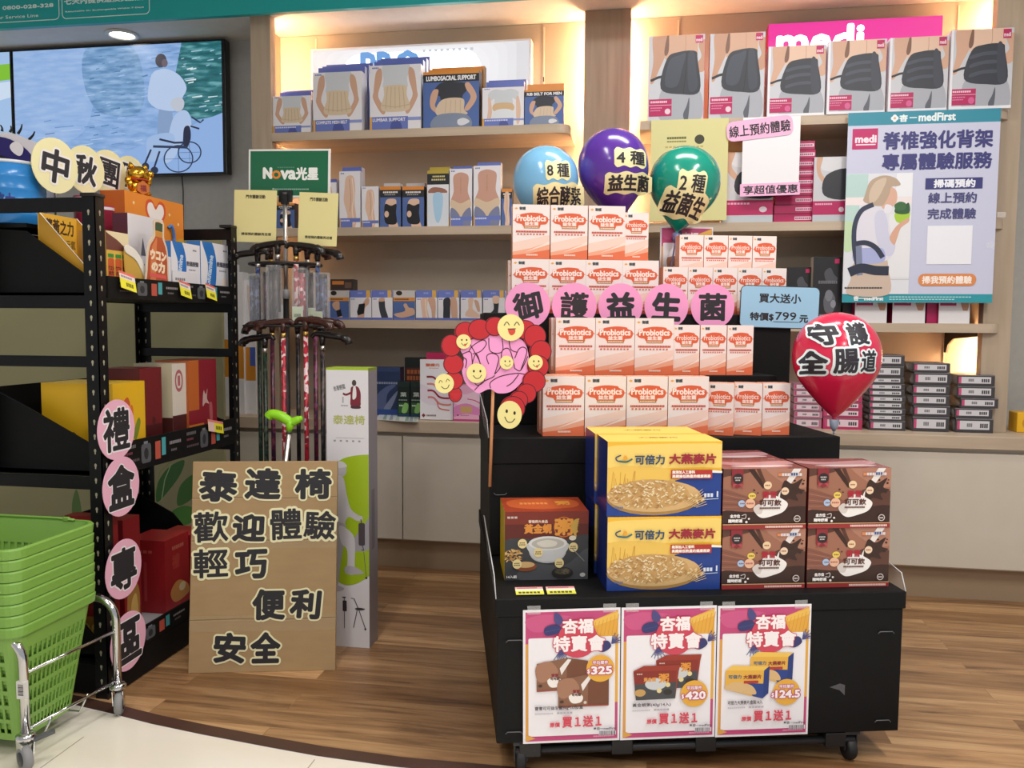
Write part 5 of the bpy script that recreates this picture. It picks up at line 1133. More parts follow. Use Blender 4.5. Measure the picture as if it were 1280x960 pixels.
for pts in ([(150, 250), (190, 240), (200, 300), (215, 400), (260, 380), (240, 300), (210, 240), (180, 190)], [(180, 240), (200, 210), (250, 180), (268, 200), (240, 236), (200, 250)], [(280, 170), (285, 230), (320, 246), (350, 230), (345, 165)], [(245, 380), (236, 290), (215, 250), (190, 330)], [(280, 300), (270, 260), (300, 246), (330, 270), (310, 350)], [(310, 350), (340, 310), (345, 240), (370, 220), (390, 240), (410, 320)], [(410, 320), (440, 330), (475, 260)], [(410, 270), (430, 225), (455, 215), (470, 240), (440, 330)], [(380, 175), (390, 225), (420, 240)], [(290, 420), (290, 390), (340, 360), (420, 345), (460, 350)], [(210, 430), (250, 390), (300, 365), (310, 355)], [(150, 265), (170, 280), (165, 320)], [(370, 410), (400, 390), (430, 350)]):
    m.ln(osmooth(pts, 5), L3, LINE)
m.build('pink_intestine', r)
def smiley(x, y, a, b, kind, rot=0):
    m = MB(); u, z = scr(x, y); yy = V0 - 0.0075
    m.slab([(u + a * k_ * cos(t), z + b * k_ * sin(t)) for t in [2 * pi * q / 28 for q in range(28)]], yy, yy + 0.002, mt('#f2e69a', 0.6)); cutframe(m, yy); K = INK
    c, s = cos(radians(rot)), sin(radians(rot)); P = lambda dx, dy: (x + a * (dx * c - dy * s), y + b * (dx * s + dy * c))
    if kind in ('open', 'wink'):
        for q in (-0.38, 0.38): m.ln(osmooth([P(q - 0.2, -0.15), P(q, -0.42), P(q + 0.2, -0.18)], 5), a * 0.07, mt('#5a5438', 0.6))
    else:
        for q in (-0.32, 0.34): m.ell(*P(q, -0.22), a * 0.1, b * 0.13, K)
    if kind == 'open': m.bl([P(-0.25, 0.12), P(0.22, 0.1), P(0.24, 0.4), P(0, 0.58), P(-0.2, 0.44)], mt('#d84a3a', 0.6)); m.ln([P(-0.3, 0.1), P(0.3, 0.08)], a * 0.06, K)
    else: m.ln(osmooth([P(-0.4, 0.2), P(-0.1, 0.5), P(0.25, 0.46), P(0.46, 0.16)], 5), a * 0.07, K)
    if kind == 'tongue': m.bl([P(0, 0.35), P(0.25, 0.32), P(0.2, 0.62), P(0.05, 0.62)], mt('#d84a3a', 0.6))
    m.build('smiling_disc', r)
for a in ((393, 118, 66, 66, 'open'), (158, 188, 36, 36, 'tongue'), (222, 345, 49, 49, 'smile'), (372, 292, 34, 34, 'smile'), (516, 292, 37, 37, 'tongue'), (62, 397, 47, 48, 'wink', -10), (387, 553, 61, 70, 'smile', 12)): smiley(*a)
m = MB(); a = scr(306, 430); b = scr(290, 916); m.tube([(a[0], V0 + 0.010, a[1]), (b[0], V0 + 0.010, b[1])], 0.0052, mt('#c98a5c', 0.6), 10); m.build('wooden_stick', r)
# ================================================================== black slotted rack with sloping trays
RX0, RX1, RY0, RY1 = -2.215, -1.76, 2.44, 3.36
rb = Vector(((RX0 + RX1) / 2, (RY0 + RY1) / 2, 0))
rack = empty('display_rack', rb); tag(rack, 'black slotted steel rack with sloping trays at the left', 'rack')
def wb(m, name, root): return m.build(name, root, -root.location)
HOLE = mt('#a39f88', 0.6)
for cx, cy, sx, sy in ((RX1, RY0, -1, 1), (RX1, RY1, -1, -1), (RX0, RY0, 1, 1), (RX0, RY1, 1, -1)):
    m = MB(); zt = 1.645; wd = 0.046
    m.box(min(cx, cx + sx * wd), max(cx, cx + sx * wd), min(cy, cy + sy * 0.003), max(cy, cy + sy * 0.003), 0, zt, STEEL)
    m.box(min(cx, cx + sx * 0.003), max(cx, cx + sx * 0.003), min(cy, cy + sy * wd), max(cy, cy + sy * wd), 0, zt, STEEL)
    m.box(cx - 0.004 if sx < 0 else cx - 0.002, cx + 0.002 if sx < 0 else cx + 0.004, cy - 0.002 if sy > 0 else cy - 0.004, cy + 0.004 if sy > 0 else cy + 0.002, 0, 0.02, BLACK)
    m.box(min(cx, cx + sx * 0.05) - 0.002, max(cx, cx + sx * 0.05) + 0.002, min(cy, cy + sy * 0.05) - 0.002, max(cy, cy + sy * 0.05) + 0.002, zt, zt + 0.012, BLACK, 0.003)
    for k in range(33):
        z = 0.06 + k * 0.048
        if z > 1.62: break
        yf = cy - 0.0004 if sy > 0 else cy - 0.0034
        m.fr = None
        m.frame((cx + sx * wd / 2 - 0.02, yf, z - 0.01), (1, 0, 0), (0, 0, 1), 0.04, 0.02, 40, 20); m.ell(20, 8, 4.2, 6, HOLE); m.ell(20, 15, 2.4, 6, HOLE)
        xf = cx + 0.0004 if sx < 0 else cx + 0.0034
        m.frame((xf, cy + sy * wd / 2 - 0.02, z - 0.01), (0, 1, 0), (0, 0, 1), 0.04, 0.02, 40, 20); m.ell(20, 8, 4.2, 6, HOLE); m.ell(20, 15, 2.4, 6, HOLE)
    wb(m, 'post', rack)
def beamx(y, z0, z1):
    m = MB(); m.box(RX0 + 0.004, RX1 - 0.004, y, y + 0.012, z0, z1, STEEL, 0.002); wb(m, 'rail', rack)
for y in (RY0 + 0.004, RY1 - 0.016):
    for z0, z1 in ((1.598, 1.644), (1.100, 1.136), (1.290, 1.332), (0.700, 0.742)): beamx(y, z0, z1)
def lip_print(m, y0, y1, z0, z1, cam_=True):
    m.frame((RX1 + 0.0045, y0, z0), (0, 1, 0), (0, 0, 1), y1 - y0, z1 - z0, 800, 70)
    for ox in (0, 400):
        m.mic(ox + 20, 10, ox + 90, 18, '#6d6a6c', 7); m.mic(ox + 20, 26, ox + 70, 32, '#7a3a48', 6); m.mic(ox + 20, 44, ox + 110, 50, '#5a4a50', 9)
        m.rr(ox + 120, 14, ox + 180, 60, 10, '#54565c'); m.ell(ox + 150, 38, 14, 14, '#2a2b30'); m.rect(ox + 136, 8, ox + 160, 14, '#7a7c82')
        m.rect(ox + 206, 14, ox + 240, 58, '#b85242'); m.rect(ox + 248, 8, ox + 274, 52, '#4aa0a8'); m.mic(ox + 300, 22, ox + 380, 30, '#908c90', 8); m.mic(ox + 310, 42, ox + 350, 48, '#6a666a', 5)
for nm, zf, zl, zb_, floor_, knee in (('tray', 1.325, 1.397, 1.556, BLKM, (-2.05, 1.545)), ('tray', 0.735, 0.842, 1.025, BLKM, (-2.06, 0.958)), ('tray', 0.108, 0.176, 0.50, mt('#a9a9ae', 0.4), (-2.05, 0.42))):
    m = MB()
    m.box(RX0 + 0.004, RX1 - 0.002, RY0 + 0.05, RY1 - 0.05, zf + 0.004, zf + 0.018, floor_)
    m.box(RX1 - 0.004, RX1 + 0.004, RY0 + 0.05, RY1 - 0.045, zf, zl, BLKM)
    m.box(RX0 + 0.004, RX0 + 0.01, RY0 + 0.05, RY1 - 0.05, zf, zb_, BLKM)
    for y in (RY0 + 0.05, RY1 - 0.055):
        m.slab([(RX1 - 0.002, zf), (RX1 - 0.002, zl - 0.02), (RX1 - 0.07, zl), knee, (RX0 + 0.006, zb_), (RX0 + 0.006, zf)], y, y + 0.005, BLKM)
    lip_print(m, RY0 + 0.09, RY1 - 0.06, zf + 0.004, zl)
    wb(m, nm, rack)
m = MB(); m.box(RX0 + 0.01, RX1 + 0.002, RY0 + 0.02, RY1 - 0.02, 0.004, 0.106, BLKM, 0.003); wb(m, 'plinth', rack)
# price tags clipped on the top lip
for i, (px, py) in enumerate(((160, 352), (232, 362), (264, 365))):
    P = atx(px, py, RX1 + 0.012); m = MB(); W, H_ = 0.085 if i == 0 else 0.075, 0.06
    m.box(-W / 2, W / 2, 0, 0.001, -H_ / 2, H_ / 2, mt('#ece43c', 0.4)); m.frame((-W / 2, 0, -H_ / 2), (1, 0, 0), (0, 0, 1), W, H_, 100, 70); m.rect(0, 0, 100, 30, '#e9dcdc'); m.rect(0, 0, 100, 10, '#e06a64'); m.rect(0, 30, 100, 70, '#f0e83a'); m.mic(36, 42, 84, 58, '#5a541c', 4); m.mic(8, 16, 80, 24, '#8a7a7c', 8)
    o = m.build('price_tag', None, P, radians(90)); o.rotation_euler[0] = radians(-14); o.rotation_euler[1] = radians(10); tag(o, ['yellow price tag on top tray lip below the orange drink pictures', 'yellow price tag on top tray lip below the left white medicine box', 'yellow price tag on top tray lip below the right white medicine box'][i], 'price tag', 'price tags on the rack lips')
P = atx(270, 533, RX1 + 0.012); m = MB(); m.box(-0.06, 0.06, 0, 0.001, -0.024, 0.024, mt('#e6e02c', 0.4)); m.frame((-0.06, 0, -0.024), (1, 0, 0), (0, 0, 1), 0.12, 0.048, 100, 50); m.rect(0, 0, 40, 50, '#e7c4c0'); m.rect(0, 0, 100, 10, '#dd8078'); m.mic(50, 22, 90, 38, '#5a541c', 4)
o = m.build('price_tag', None, P, radians(90)); o.rotation_euler[1] = radians(12); o.rotation_euler[0] = radians(-10); tag(o, 'yellow price tag on the middle tray lip near the far post', 'price tag', 'price tags on the rack lips')
# cartons in the trays, front facing the aisle (+X)
def rbox(X, px0, px1, py, zf, ztop_py, dx, design, label, side, top, front, name='gift_box', cat='box', group=None, sdes=None, lean=0, rz=90):
    a = atx(px0, py, X); b = atx(px1, py, X); h = atx(px0, ztop_py, X).z - zf; w = b.y - a.y
    m = carton(name, w, dx, h, design, side, top, front)
    if sdes: m.frame((-w / 2, dx, 0), (0, -1, 0), (0, 0, 1), dx, h, 100, 100); sdes(m)
    o = m.build(name, None, (X, (a.y + b.y) / 2, zf), radians(rz))
    if lean: o.rotation_euler[0] = radians(lean)
    return tag(o, label, cat, group)
def D_turm(m, w, h):
    fr(m, w, h, 100, 100); m.rect(0, 0, 100, 100, '#e8b43c'); m.rect(70, 0, 100, 100, '#e8a828'); m.tx('薑黃之力', 8, 8, 92, 34, '#4a3218', 1.2); m.tx('滿滿の元氣', 16, 42, 92, 58, '#8a6a2a', 0.6); m.mic(20, 68, 80, 72, '#a07a30', 8)
# display carton: printed back panel, side walls cut on the slant, low front
m = MB(); w_, d_, hb_, hf_ = 0.19, 0.165, 0.265, 0.085; YE = mt('#e3ae36', 0.4); YD = mt('#c9962a', 0.45)
m.box(-w_ / 2, w_ / 2, d_, d_ + 0.004, 0, hb_, YE)
for x in (-w_ / 2, w_ / 2 - 0.006): m.slab([(0, 0), (0, hf_), (d_, hb_), (d_, 0)], 0, 0.006, YD, Matrix.Translation((x, 0, 0)) @ Matrix(((0, 1, 0, 0), (1, 0, 0, 0), (0, 0, 1, 0), (0, 0, 0, 1))))
for x in (-w_ / 2, w_ / 2 - 0.006): m.add([(x, -0.001, hf_ + 0.001), (x + 0.006, -0.001, hf_ + 0.001), (x + 0.006, d_, hb_ + 0.001), (x, d_, hb_ + 0.001)], [(0, 1, 2, 3)], mt('#efe9dc', 0.5))
m.box(-w_ / 2, w_ / 2, -0.004, 0, 0, hf_, YE); m.box(-w_ / 2, w_ / 2, 0, d_, 0, 0.004, YD)
m.frame((-w_ / 2, d_, 0), (1, 0, 0), (0, 0, 1), w_, hb_, 100, 140); m.rect(4, 0, 97, 140, '#e8b43c'); m.tx('薑黃之力', 16, 8, 88, 34, '#4a3218', 0.8); m.tx('滿滿の元氣', 30, 42, 92, 58, '#8a6a2a', 0.5); m.mic(40, 68, 90, 72, '#a07a30', 8)
o = m.build('display_carton', None, (-1.852, 2.605, 1.3435), radians(90)); tag(o, 'yellow slant-cut display carton lettered in black at near end of the top tray', 'box')
def D_ukon(m, w, h):
    fr(m, w, h, 120, 230); m.rect(0, 0, 120, 230, '#d8b04a'); m.rect(0, 0, 120, 70, '#6a3a34'); m.bl([(0, 0), (60, 30), (120, 60), (120, 0)], '#e6d8b0')
    for x in (8, 46, 84): m.rect(x, 84, x + 30, 98, '#2f8a3a'); m.rr(x - 1, 100, x + 31, 200, 8, '#c9572c'); m.tx('ウコン', x + 1, 130, x + 29, 144, '#4a1c14', 0.8); m.tx('の力', x + 3, 148, x + 27, 164, '#4a1c14', 0.8); m.rect(x - 1, 176, x + 31, 188, '#c83a5a')
    m.rect(0, 200, 120, 230, '#e8bc3c'); m.mic(10, 208, 110, 220, '#a8752a', 6)
rbox(-1.80, 133, 161, 320, 1.345, 288, 0.1, D_ukon, 'carton with three orange bottle pictures in the top tray', '#b8863a', '#d8c8a0', '#d8b04a')
m = MB(); a = atx(156, 300, -1.788); b = atx(184, 345, -1.788)
m.slab(smooth([(0, 0.16), (0.05, 0.145), (0.10, 0.08), (0.12, 0.0), (0.02, 0.0), (0.0, 0.06)], 4), 0, 0.003, mt('#c9a24a', 0.3)); m.slab([(x, z) for x, z in smooth([(0.0, 0.165), (0.06, 0.15), (0.115, 0.085), (0.13, 0.01), (0.11, 0.05), (0.06, 0.115), (0.0, 0.14)], 4)], -0.003, -0.0005, mt('#e6e2da', 0.25))
o = m.build('promotion_card', None, (-1.788, a.y, 1.345), radians(90)); tag(o, 'gold and white curved card between bottle carton and bottle cutout', 'card')
def D_wa(m, w, h):
    fr(m, w, h, 100, 60); m.rect(0, 0, 100, 60, '#dfdce2'); m.pg([(40, 16), (48, 30), (34, 30)], '#5a5a62'); m.mic(20, 36, 64, 42, '#6a6a72', 5); m.rect(80, 26, 86, 40, '#6a6a72'); m.rect(0, 52, 100, 60, '#a83a44')
rbox(-1.86, 160, 204, 300, 1.345, 266, 0.06, D_wa, 'white carton with small logo behind the bottle cutout', '#5a2a3a', '#4a2434', '#dfdce2')
m = MB(); a = atx(182, 340, -1.772); b = atx(210, 340, -1.772); W = b.y - a.y; z0 = 1.352; z1 = atx(196, 273, -1.772).z; H_ = z1 - z0
sil = smooth([(0.02, 0.0), (0.98, 0.0), (1.0, 0.3), (0.94, 0.62), (0.78, 0.78), (0.76, 0.97), (0.5, 1.0), (0.30, 0.97), (0.30, 0.8), (0.06, 0.62), (0.0, 0.3)], 4)
m.slab([(x * W, z * H_) for x, z in sil], 0, 0.003, mt('#d9c9b4', 0.3)); m.frame((0, 0, 0), (1, 0, 0), (0, 0, 1), W, H_, 100, 200)
m.bl([(8, 194), (92, 194), (94, 140), (88, 80), (70, 46), (68, 10), (38, 10), (38, 46), (14, 80), (6, 140)], '#b5522c', 4); m.bl([(20, 190), (40, 190), (44, 90), (46, 50), (36, 60), (20, 90)], '#d27a4a', 3); m.rect(38, 8, 70, 30, '#2a4a34'); m.rect(38, 30, 70, 46, '#c88a3a'); m.tx('ウコン', 18, 84, 86, 108, '#f0dcc0', 2.4); m.tx('の力', 24, 114, 80, 140, '#f0dcc0', 2.4); m.rect(14, 146, 88, 156, '#d85a5a'); m.rr(62, 160, 98, 184, 6, '#7a2a2a')
o = m.build('bottle_cutout', None, (-1.772, a.y, z0), radians(90)); o.rotation_euler[1] = radians(3); tag(o, 'large brown bottle shaped cardboard cutout in the top tray', 'cardboard cutout')
def D_glu(m, w, h):
    fr(m, w, h, 100, 140); m.rect(0, 0, 100, 140, '#e9e7ee'); m.bl([(4, -4), (34, -4), (50, 40), (48, 100), (34, 144), (4, 144), (18, 100), (22, 50)], '#2a74c4'); m.tx('L-Glutamine', -20, 70, 72, 84, '#cfe0f4', 0.8, -80); m.tx('麩醯胺酸', 52, 46, 94, 58, '#5a5a66', 0.6); m.mic(60, 66, 84, 70, '#9a9aa6', 4); m.mic(74, 14, 88, 18, '#7a7a86', 3); m.bl([(66, 140), (70, 90), (84, 90), (88, 140)], '#f4e2d4')
for i, (x0, x1) in enumerate(((214, 250), (251, 288))): rbox(-1.80, x0, x1, 330, 1.345, 301, 0.06, D_glu, ['left', 'right'][i] + ' of two white and blue medicine boxes in the top tray', '#3a7ac4', '#dcdae2', '#e9e7ee', 'medicine_box', 'box', 'white and blue medicine boxes')
rbox(-1.84, 208, 216, 330, 1.345, 303, 0.05, None, 'blue box edge just left of the medicine boxes', '#2a64b4', '#2a64b4', '#2a64b4')
def D_card(m, w, h):
    fr(m, w, h, 100, 60); m.rect(0, 0, 100, 60, '#e3e1e6'); m.mic(10, 16, 50, 22, '#7a7a84', 5); m.mic(50, 30, 92, 38, '#7a7a84', 5); m.rect(0, 46, 100, 60, '#a33a4c')
rbox(-1.776, 216, 247, 350, 1.345, 338, 0.003, D_card, 'white shelf card with maroon bottom before the medicine boxes', '#d9d7dc', '#d9d7dc', '#e3e1e6', 'shelf_card', 'card')
rbox(-1.775, 198, 214, 345, 1.345, 319, 0.004, lambda m, w, h: (fr(m, w, h, 60, 80), m.rect(0, 0, 60, 80, '#dedce2'), m.mic(8, 20, 50, 26, '#7a7a84', 5), m.rect(0, 62, 60, 80, '#8a2a34')), 'small white card beside the bottle cutout', '#d9d7dc', '#d9d7dc', '#dedce2', 'shelf_card', 'card')
# orange gift bag with heart, blue box, gold cat, cans
Pa = atx(152, 300, -1.99); Pb = atx(231, 300, -1.93)
P0, P1 = atx(156, 262, -1.95), atx(229, 268, -1.95)
W = P1.y - P0.y; zt = atx(190, 246, -1.95).z; zb0 = 1.345; Hb = zt - zb0
r = empty('gift_bag', (-1.95, (P0.y + P1.y) / 2, zb0), radians(90)); tag(r, 'orange gift bag with white heart in the top tray', 'bag')
m = MB(); m.faces(-W / 2, W / 2, 0, 0.1, 0, Hb, mt('#e88a2c', 0.5), mt('#c2601e', 0.5), mt('#d8701e', 0.5)); m.frame((-W / 2, 0, 0), (1, 0, 0), (0, 0, 1), W, Hb, 100, 100 * Hb / W); D_ = 100 * Hb / W
m.rect(0, 0, 100, 26, '#ea8c30'); m.bl([(50, 30), (34, 18), (34, 6), (43, 3), (50, 9), (57, 3), (66, 6), (66, 18)], '#d8502c', 4); m.bl([(50, 27), (37, 17), (37, 8), (44, 6), (50, 12), (56, 6), (63, 8), (63, 17)], '#f6ece8', 4)
for x, y in ((14, 10), (22, 34), (80, 40), (90, 22), (74, 14)): m.ell(x, y, 1.6, 1.6, '#f8d8a8')
m.rect(60, 50, 86, D_, '#2a5a94'); m.bl([(78, 44), (98, 36), (100, 56), (84, 58)], '#d8a63a'); m.build('bag_body', r)
for x in (-0.22, 0.20):
    m = MB(); m.tube(osmooth([(x * W, -0.004, Hb * 0.72), (x * W + 0.015, -0.012, Hb * 0.74), (x * W + 0.03, -0.01, Hb * 0.6), (x * W + 0.012, -0.006, Hb * 0.45)], 5), 0.006, mt('#3f7ac0', 0.5), 8); m.build('handle', r)
# lucky cat
cz = zt + 0.001; cp = atx(193, 246, -1.915); cat = empty('gold_cat', (-1.995, cp.y + 0.02, cz), radians(62)); tag(cat, 'small gold waving cat figurine standing on the orange bag', 'figurine')
s_ = 0.0049
def cb(m, c, r_, mt_=GOLD, n=3): m.ball((c[0] * s_, c[1] * s_, c[2] * s_), (r_[0] * s_, r_[1] * s_, r_[2] * s_), mt_, n)
m = MB(); cb(m, (0, 0, 6.5), (8, 6, 6.5)); cb(m, (0, -0.5, 16.5), (9, 7, 7)); cb(m, (-5.5, -3, 1.8), (3.4, 4, 1.9)); cb(m, (5.5, -3, 1.8), (3.4, 4, 1.9)); cb(m, (8, -1, 13), (2.6, 2.6, 5)); cb(m, (9.2, -1.6, 18), (3, 2.6, 3.2)); cb(m, (-8, -2.2, 8), (2.6, 2.8, 4)); cb(m, (-8.6, -1, 11), (2.8, 2.6, 3.4))
for sx in (-1, 1): m.lathe([(0.014, 0), (0.009, 0.012), (0.001, 0.022)], GOLD, 12, Matrix.Translation((sx * 0.026, 0, 0.106)) @ Matrix.Rotation(radians(18 * sx), 4, 'Y'))
m.build('body', cat)
m = MB(); m.slab([(x * s_, z * s_) for x, z in ((-5, 8), (0, 11.5), (5, 8), (5, 3), (0, 0.5), (-5, 3))], -0.0365, -0.030, mt('#c8702c', 0.3)); m.frame((-0.03, -0.0366, 0), (1, 0, 0), (0, 0, 1), 0.06, 0.06, 100, 100); m.tx('福', 30, 36, 70, 76, '#8a2a1a', 2); m.build('plaque', cat)
m = MB(); m.tube([(0.036 * cos(t), 0.030 * sin(t) - 0.002, 0.057 - 0.004 * sin(t)) for t in [2 * pi * k / 20 for k in range(21)]], 0.0035, mt('#b03020', 0.4), 6); m.build('collar', cat)
m = MB()
for sx in (-1, 1): m.ball((sx * 0.017, -0.0335, 0.086), (0.006, 0.003, 0.003), mt('#7a5216', 0.3), 2)
m.ball((0, -0.0365, 0.077), (0.003, 0.002, 0.002), mt('#8a3a1a', 0.3), 2); m.build('face', cat)
# blue tin and eye-shaped cutout on a top board of the rack near end, small tins
bp_ = atx(20, 250, -2.0)
m = MB(); m.box(RX0 + 0.004, RX0 + 0.16, RY0 + 0.06, RY0 + 0.34, 1.558, 1.572, STEEL); wb(m, 'upper_board', rack)
tc = at(13, 250, 2.60); zt0 = at(13, 207, 2.6).z; z0 = 1.573
r = empty('blue_tin', (tc.x, 2.60, z0)); tag(r, 'large blue tin can on top of the rack at left edge', 'tin')
R_ = 0.110; Hh = zt0 - z0; m = MB(); m.lathe([(R_ - 0.004, 0), (R_, 0.004)] + sum([[(R_, Hh * q), (R_ + 0.0015, Hh * (q + 0.02)), (R_, Hh * (q + 0.04))] for q in (0.15, 0.35, 0.55, 0.75)], []) + [(R_, Hh - 0.006)], mt('#2f86cf', 0.22), 40, cap=True)
def cyl(v): a = v.x / R_; return Vector((R_ * sin(a) * (1.002 - v.y * 8), -R_ * cos(a) * (1.002 - v.y * 8), v.z))
m.frame((-0.1, 0, 0), (1, 0, 0), (0, 0, 1), 0.3, Hh, 300, 100, 20); m.warp = cyl
m.L = 40; [m.rect(70 + 6 * k, 24, 76 + 6 * k, 36, '#d8765a', 40) for k in range(8)]; m.L = 60; m.tx('可倍力', 100, 52, 190, 78, '#1c3c8a', 1.2); m.build('can', r)
m = MB(); m.lathe([(R_ - 0.002, Hh - 0.006), (R_ + 0.003, Hh - 0.003), (R_ + 0.003, Hh + 0.003), (R_ - 0.003, Hh + 0.006), (0.0, Hh + 0.006)], mt('#dfe2ea', 0.3), 40); m.build('lid', r)
r = empty('eye_cutout', (0, 0, 0)); ec = at(2, 215, 2.78); r.location = (ec.x, 2.78, 1.573); tag(r, 'cardboard cutout of a large blue eye with lashes behind the tin', 'cardboard cutout')
f = lambda x, y: (at(x, y, 2.78).x - ec.x, at(x, y, 2.78).z - 1.573)
m = MB(); m.slab([f(*p) for p in smooth([(-70, 250), (-60, 185), (0, 166), (30, 172), (56, 186), (62, 215), (70, 246), (64, 262), (20, 268)], 5)], 0, 0.004, mt('#e9e4ea', 0.5)); m.build('eye_white', r)
m = MB(); m.slab([f(*p) for p in smooth([(-60, 212), (-40, 178), (0, 171), (30, 184), (46, 205), (44, 215), (-20, 222)], 5)], -0.003, -0.0005, mt('#241a6c', 0.5)); m.slab([f(*p) for p in smooth([(-60, 214), (-30, 196), (0, 194), (24, 204), (30, 216), (-20, 222)], 5)], -0.0045, -0.0032, mt('#14121e', 0.5)); m.build('iris', r)
m = MB(); m.slab([f(*p) for p in smooth([(14, 182), (22, 177), (30, 184), (29, 193), (24, 195), (16, 189)], 5)], -0.006, -0.0047, mt('#f4f0f4', 0.5)); m.build('highlight', r)
m = MB()
for p in (((12, 165), (13, 157)), ((22, 167), (27, 155)), ((36, 174), (43, 164)), ((2, 164), (0, 156))):
    a, b = f(*p[0]), f(*p[1]); m.tube(osmooth([(a[0], 0.002, a[1]), ((a[0] + b[0]) / 2 + 0.004, 0.002, (a[1] + b[1]) / 2), (b[0], 0.002, b[1])], 4), [0.005 - 0.0004 * k for k in range(9)], BLACK, 8)
m.build('lashes', r)
for i, (px, py, Yp) in enumerate(((107, 246, 2.80), (128, 258, 2.86))):
    c = at(px, py, Yp); m = MB(); R2 = 0.04; hz = c.z - 1.345; m.lathe([(R2, 0), (R2, hz - 0.02), (R2 + 0.002, hz - 0.018), (R2 + 0.002, hz), (0, hz + 0.002)], mt('#a8324a', 0.35), 28); m.lathe([(R2 + 0.0025, hz - 0.016), (R2 + 0.0025, hz - 0.006)], mt('#e2dade', 0.35), 28, cap=False)
    tag(m.build('small_tin', None, (c.x + 0.0, Yp, 1.345)), ['red tin with pale band behind the near rack post', 'second red tin with pale band right of near rack post'][i], 'tin', 'red tins in the top tray')
# cream lettered ovals along the rear top edge
for i, (ch, px, py, R_) in enumerate((('中', 69, 207, 0.094), ('秋', 107, 212, 0.086), ('團', 136, 216, 0.086), ('圓', 163, 221, 0.082))):
    P = atx(px, py, -2.08 + 0.012 * (3 - i)); m = MB(); m.slab([(R_ * 0.92 * cos(t), R_ * sin(t)) for t in [2 * pi * k / 32 for k in range(32)]], 0, 0.003, mt('#f0e9b6', 0.6))
    m.frame((-R_, -0.0012, -R_), (1, 0, 0), (0, 0, 1), 2 * R_, 2 * R_, 100, 100); m.tx(ch, 25, 22, 75, 80, '#f3f0ee', 6, 8, 14); m.tx(ch, 25, 22, 75, 80, INK, 2.2 if i < 2 else 1.3, 8, 12)
    o = m.build('lettered_oval', None, P, radians(74)); tag(o, 'cream oval lettered %s standing above the rack top' % ch, 'sign', 'cream lettered ovals on the rack')
    t = MB(); t.tube([(0, 0.006, -R_ * 0.2), (0, 0.006, -(P.z - 1.56))], 0.003, mt('#3a3a3c', 0.4), 6); t.build('stick', o)
# pink lettered discs on the near post
for i, (ch, py, px) in enumerate((('禮', 537, 146), ('盒', 608, 152), ('專', 711, 155), ('區', 801, 161))):
    P = atx(px, py, RX1 + 0.012); m = MB(); R_ = 0.1; m.slab(circ(R_, 36), 0, 0.002, mt('#eeb4cc', 0.6)); m.frame((-R_, 0, -R_), (1, 0, 0), (0, 0, 1), 2 * R_, 2 * R_, 100, 100)
    m.tx(ch, 16, 16, 84, 84, '#f4ecf0', 5, 0, 14); m.tx(ch, 16, 16, 84, 84, INK, [2.0, 3.0, 2.3, 2.8][i], 0, 12)
    o = m.build('lettered_disc', None, P, radians(91)); tag(o, 'pale pink disc lettered %s fixed to the near rack post' % ch, 'sign', 'pink lettered discs on the rack post')
# middle tray
def D_yl(m, w, h):
    fr(m, w, h, 100, 100); m.rect(0, 0, 100, 100, '#e2b21e')
    for p, c in (([(40, 60), (52, 30), (62, 34), (54, 62)], '#d8702a'), ([(60, 66), (76, 46), (84, 52), (70, 72)], '#7a8a2a'), ([(28, 26), (44, 18), (52, 28), (36, 32)], '#c85a2a'), ([(70, 80), (82, 76), (86, 84), (74, 88)], '#4a7a3a'), ([(30, 50), (36, 44), (42, 54), (34, 58)], '#b03a2a')): m.bl(p, c)
def S_yl(m): m.rect(0, 0, 100, 100, '#e0b01c'); m.ln(osmooth([(12, 70), (24, 62), (40, 74), (30, 82), (16, 76)], 5), 3, '#3a3418'); m.ln(osmooth([(20, 66), (44, 60), (50, 72)], 5), 2, '#3a3418'); m.bl([(70, 30), (80, 30), (84, 100), (74, 100)], '#e8932a'); m.rect(74, 14, 82, 18, '#5a4a18'); m.mic(75, 30, 79, 60, '#8a6a1c', 1, 1)
rbox(-1.80, 142, 182, 540, 0.755, 480, 0.27, D_yl, 'yellow gift box with autumn leaves in the middle tray', '#d8a81a', '#e8c040', '#e2b21e', sdes=S_yl)
def D_dr(m, w, h): fr(m, w, h, 100, 100); m.rect(0, 0, 100, 100, '#6e1a1e'); m.rect(0, 64, 100, 100, '#4a1216'); m.ell(60, 60, 8, 5, '#4e1418')
rbox(-1.815, 176, 203, 530, 0.755, 461, 0.16, D_dr, 'dark red gift box behind the yellow one in the middle tray', '#54161a', '#6a1c20', '#6e1a1e')
def D_wh(m, w, h): fr(m, w, h, 100, 200); m.rect(0, 0, 100, 120, '#d9cfc2'); m.rect(0, 120, 100, 200, '#4a1c1c'); m.ell(44, 40, 26, 26, '#b0606a'); m.ell(44, 40, 18, 18, '#d9cfc2'); m.rect(36, 28, 52, 52, '#b0606a')
rbox(-1.815, 216, 235, 520, 0.755, 455, 0.16, D_wh, 'cream and brown gift box in the middle tray', '#c9bc9e', '#cfc4b0', '#d9cfc2', sdes=lambda m: (m.rect(0, 0, 100, 62, '#c9bc9e'), m.rect(0, 62, 100, 100, '#4a201c')))
def D_ro(m, w, h): fr(m, w, h, 100, 120); m.rect(0, 0, 100, 120, '#8a1e2c'); m.rect(0, 0, 36, 70, '#c0642a'); m.rect(0, 90, 52, 106, '#c8782e'); m.rect(52, 96, 100, 120, '#4a141e'); m.bl([(52, 44), (60, 50), (66, 42), (64, 56), (72, 64), (58, 62), (48, 66)], '#c9a8a0'); m.bl([(72, 66), (82, 64), (84, 90), (88, 106), (76, 96)], '#b05a5e')
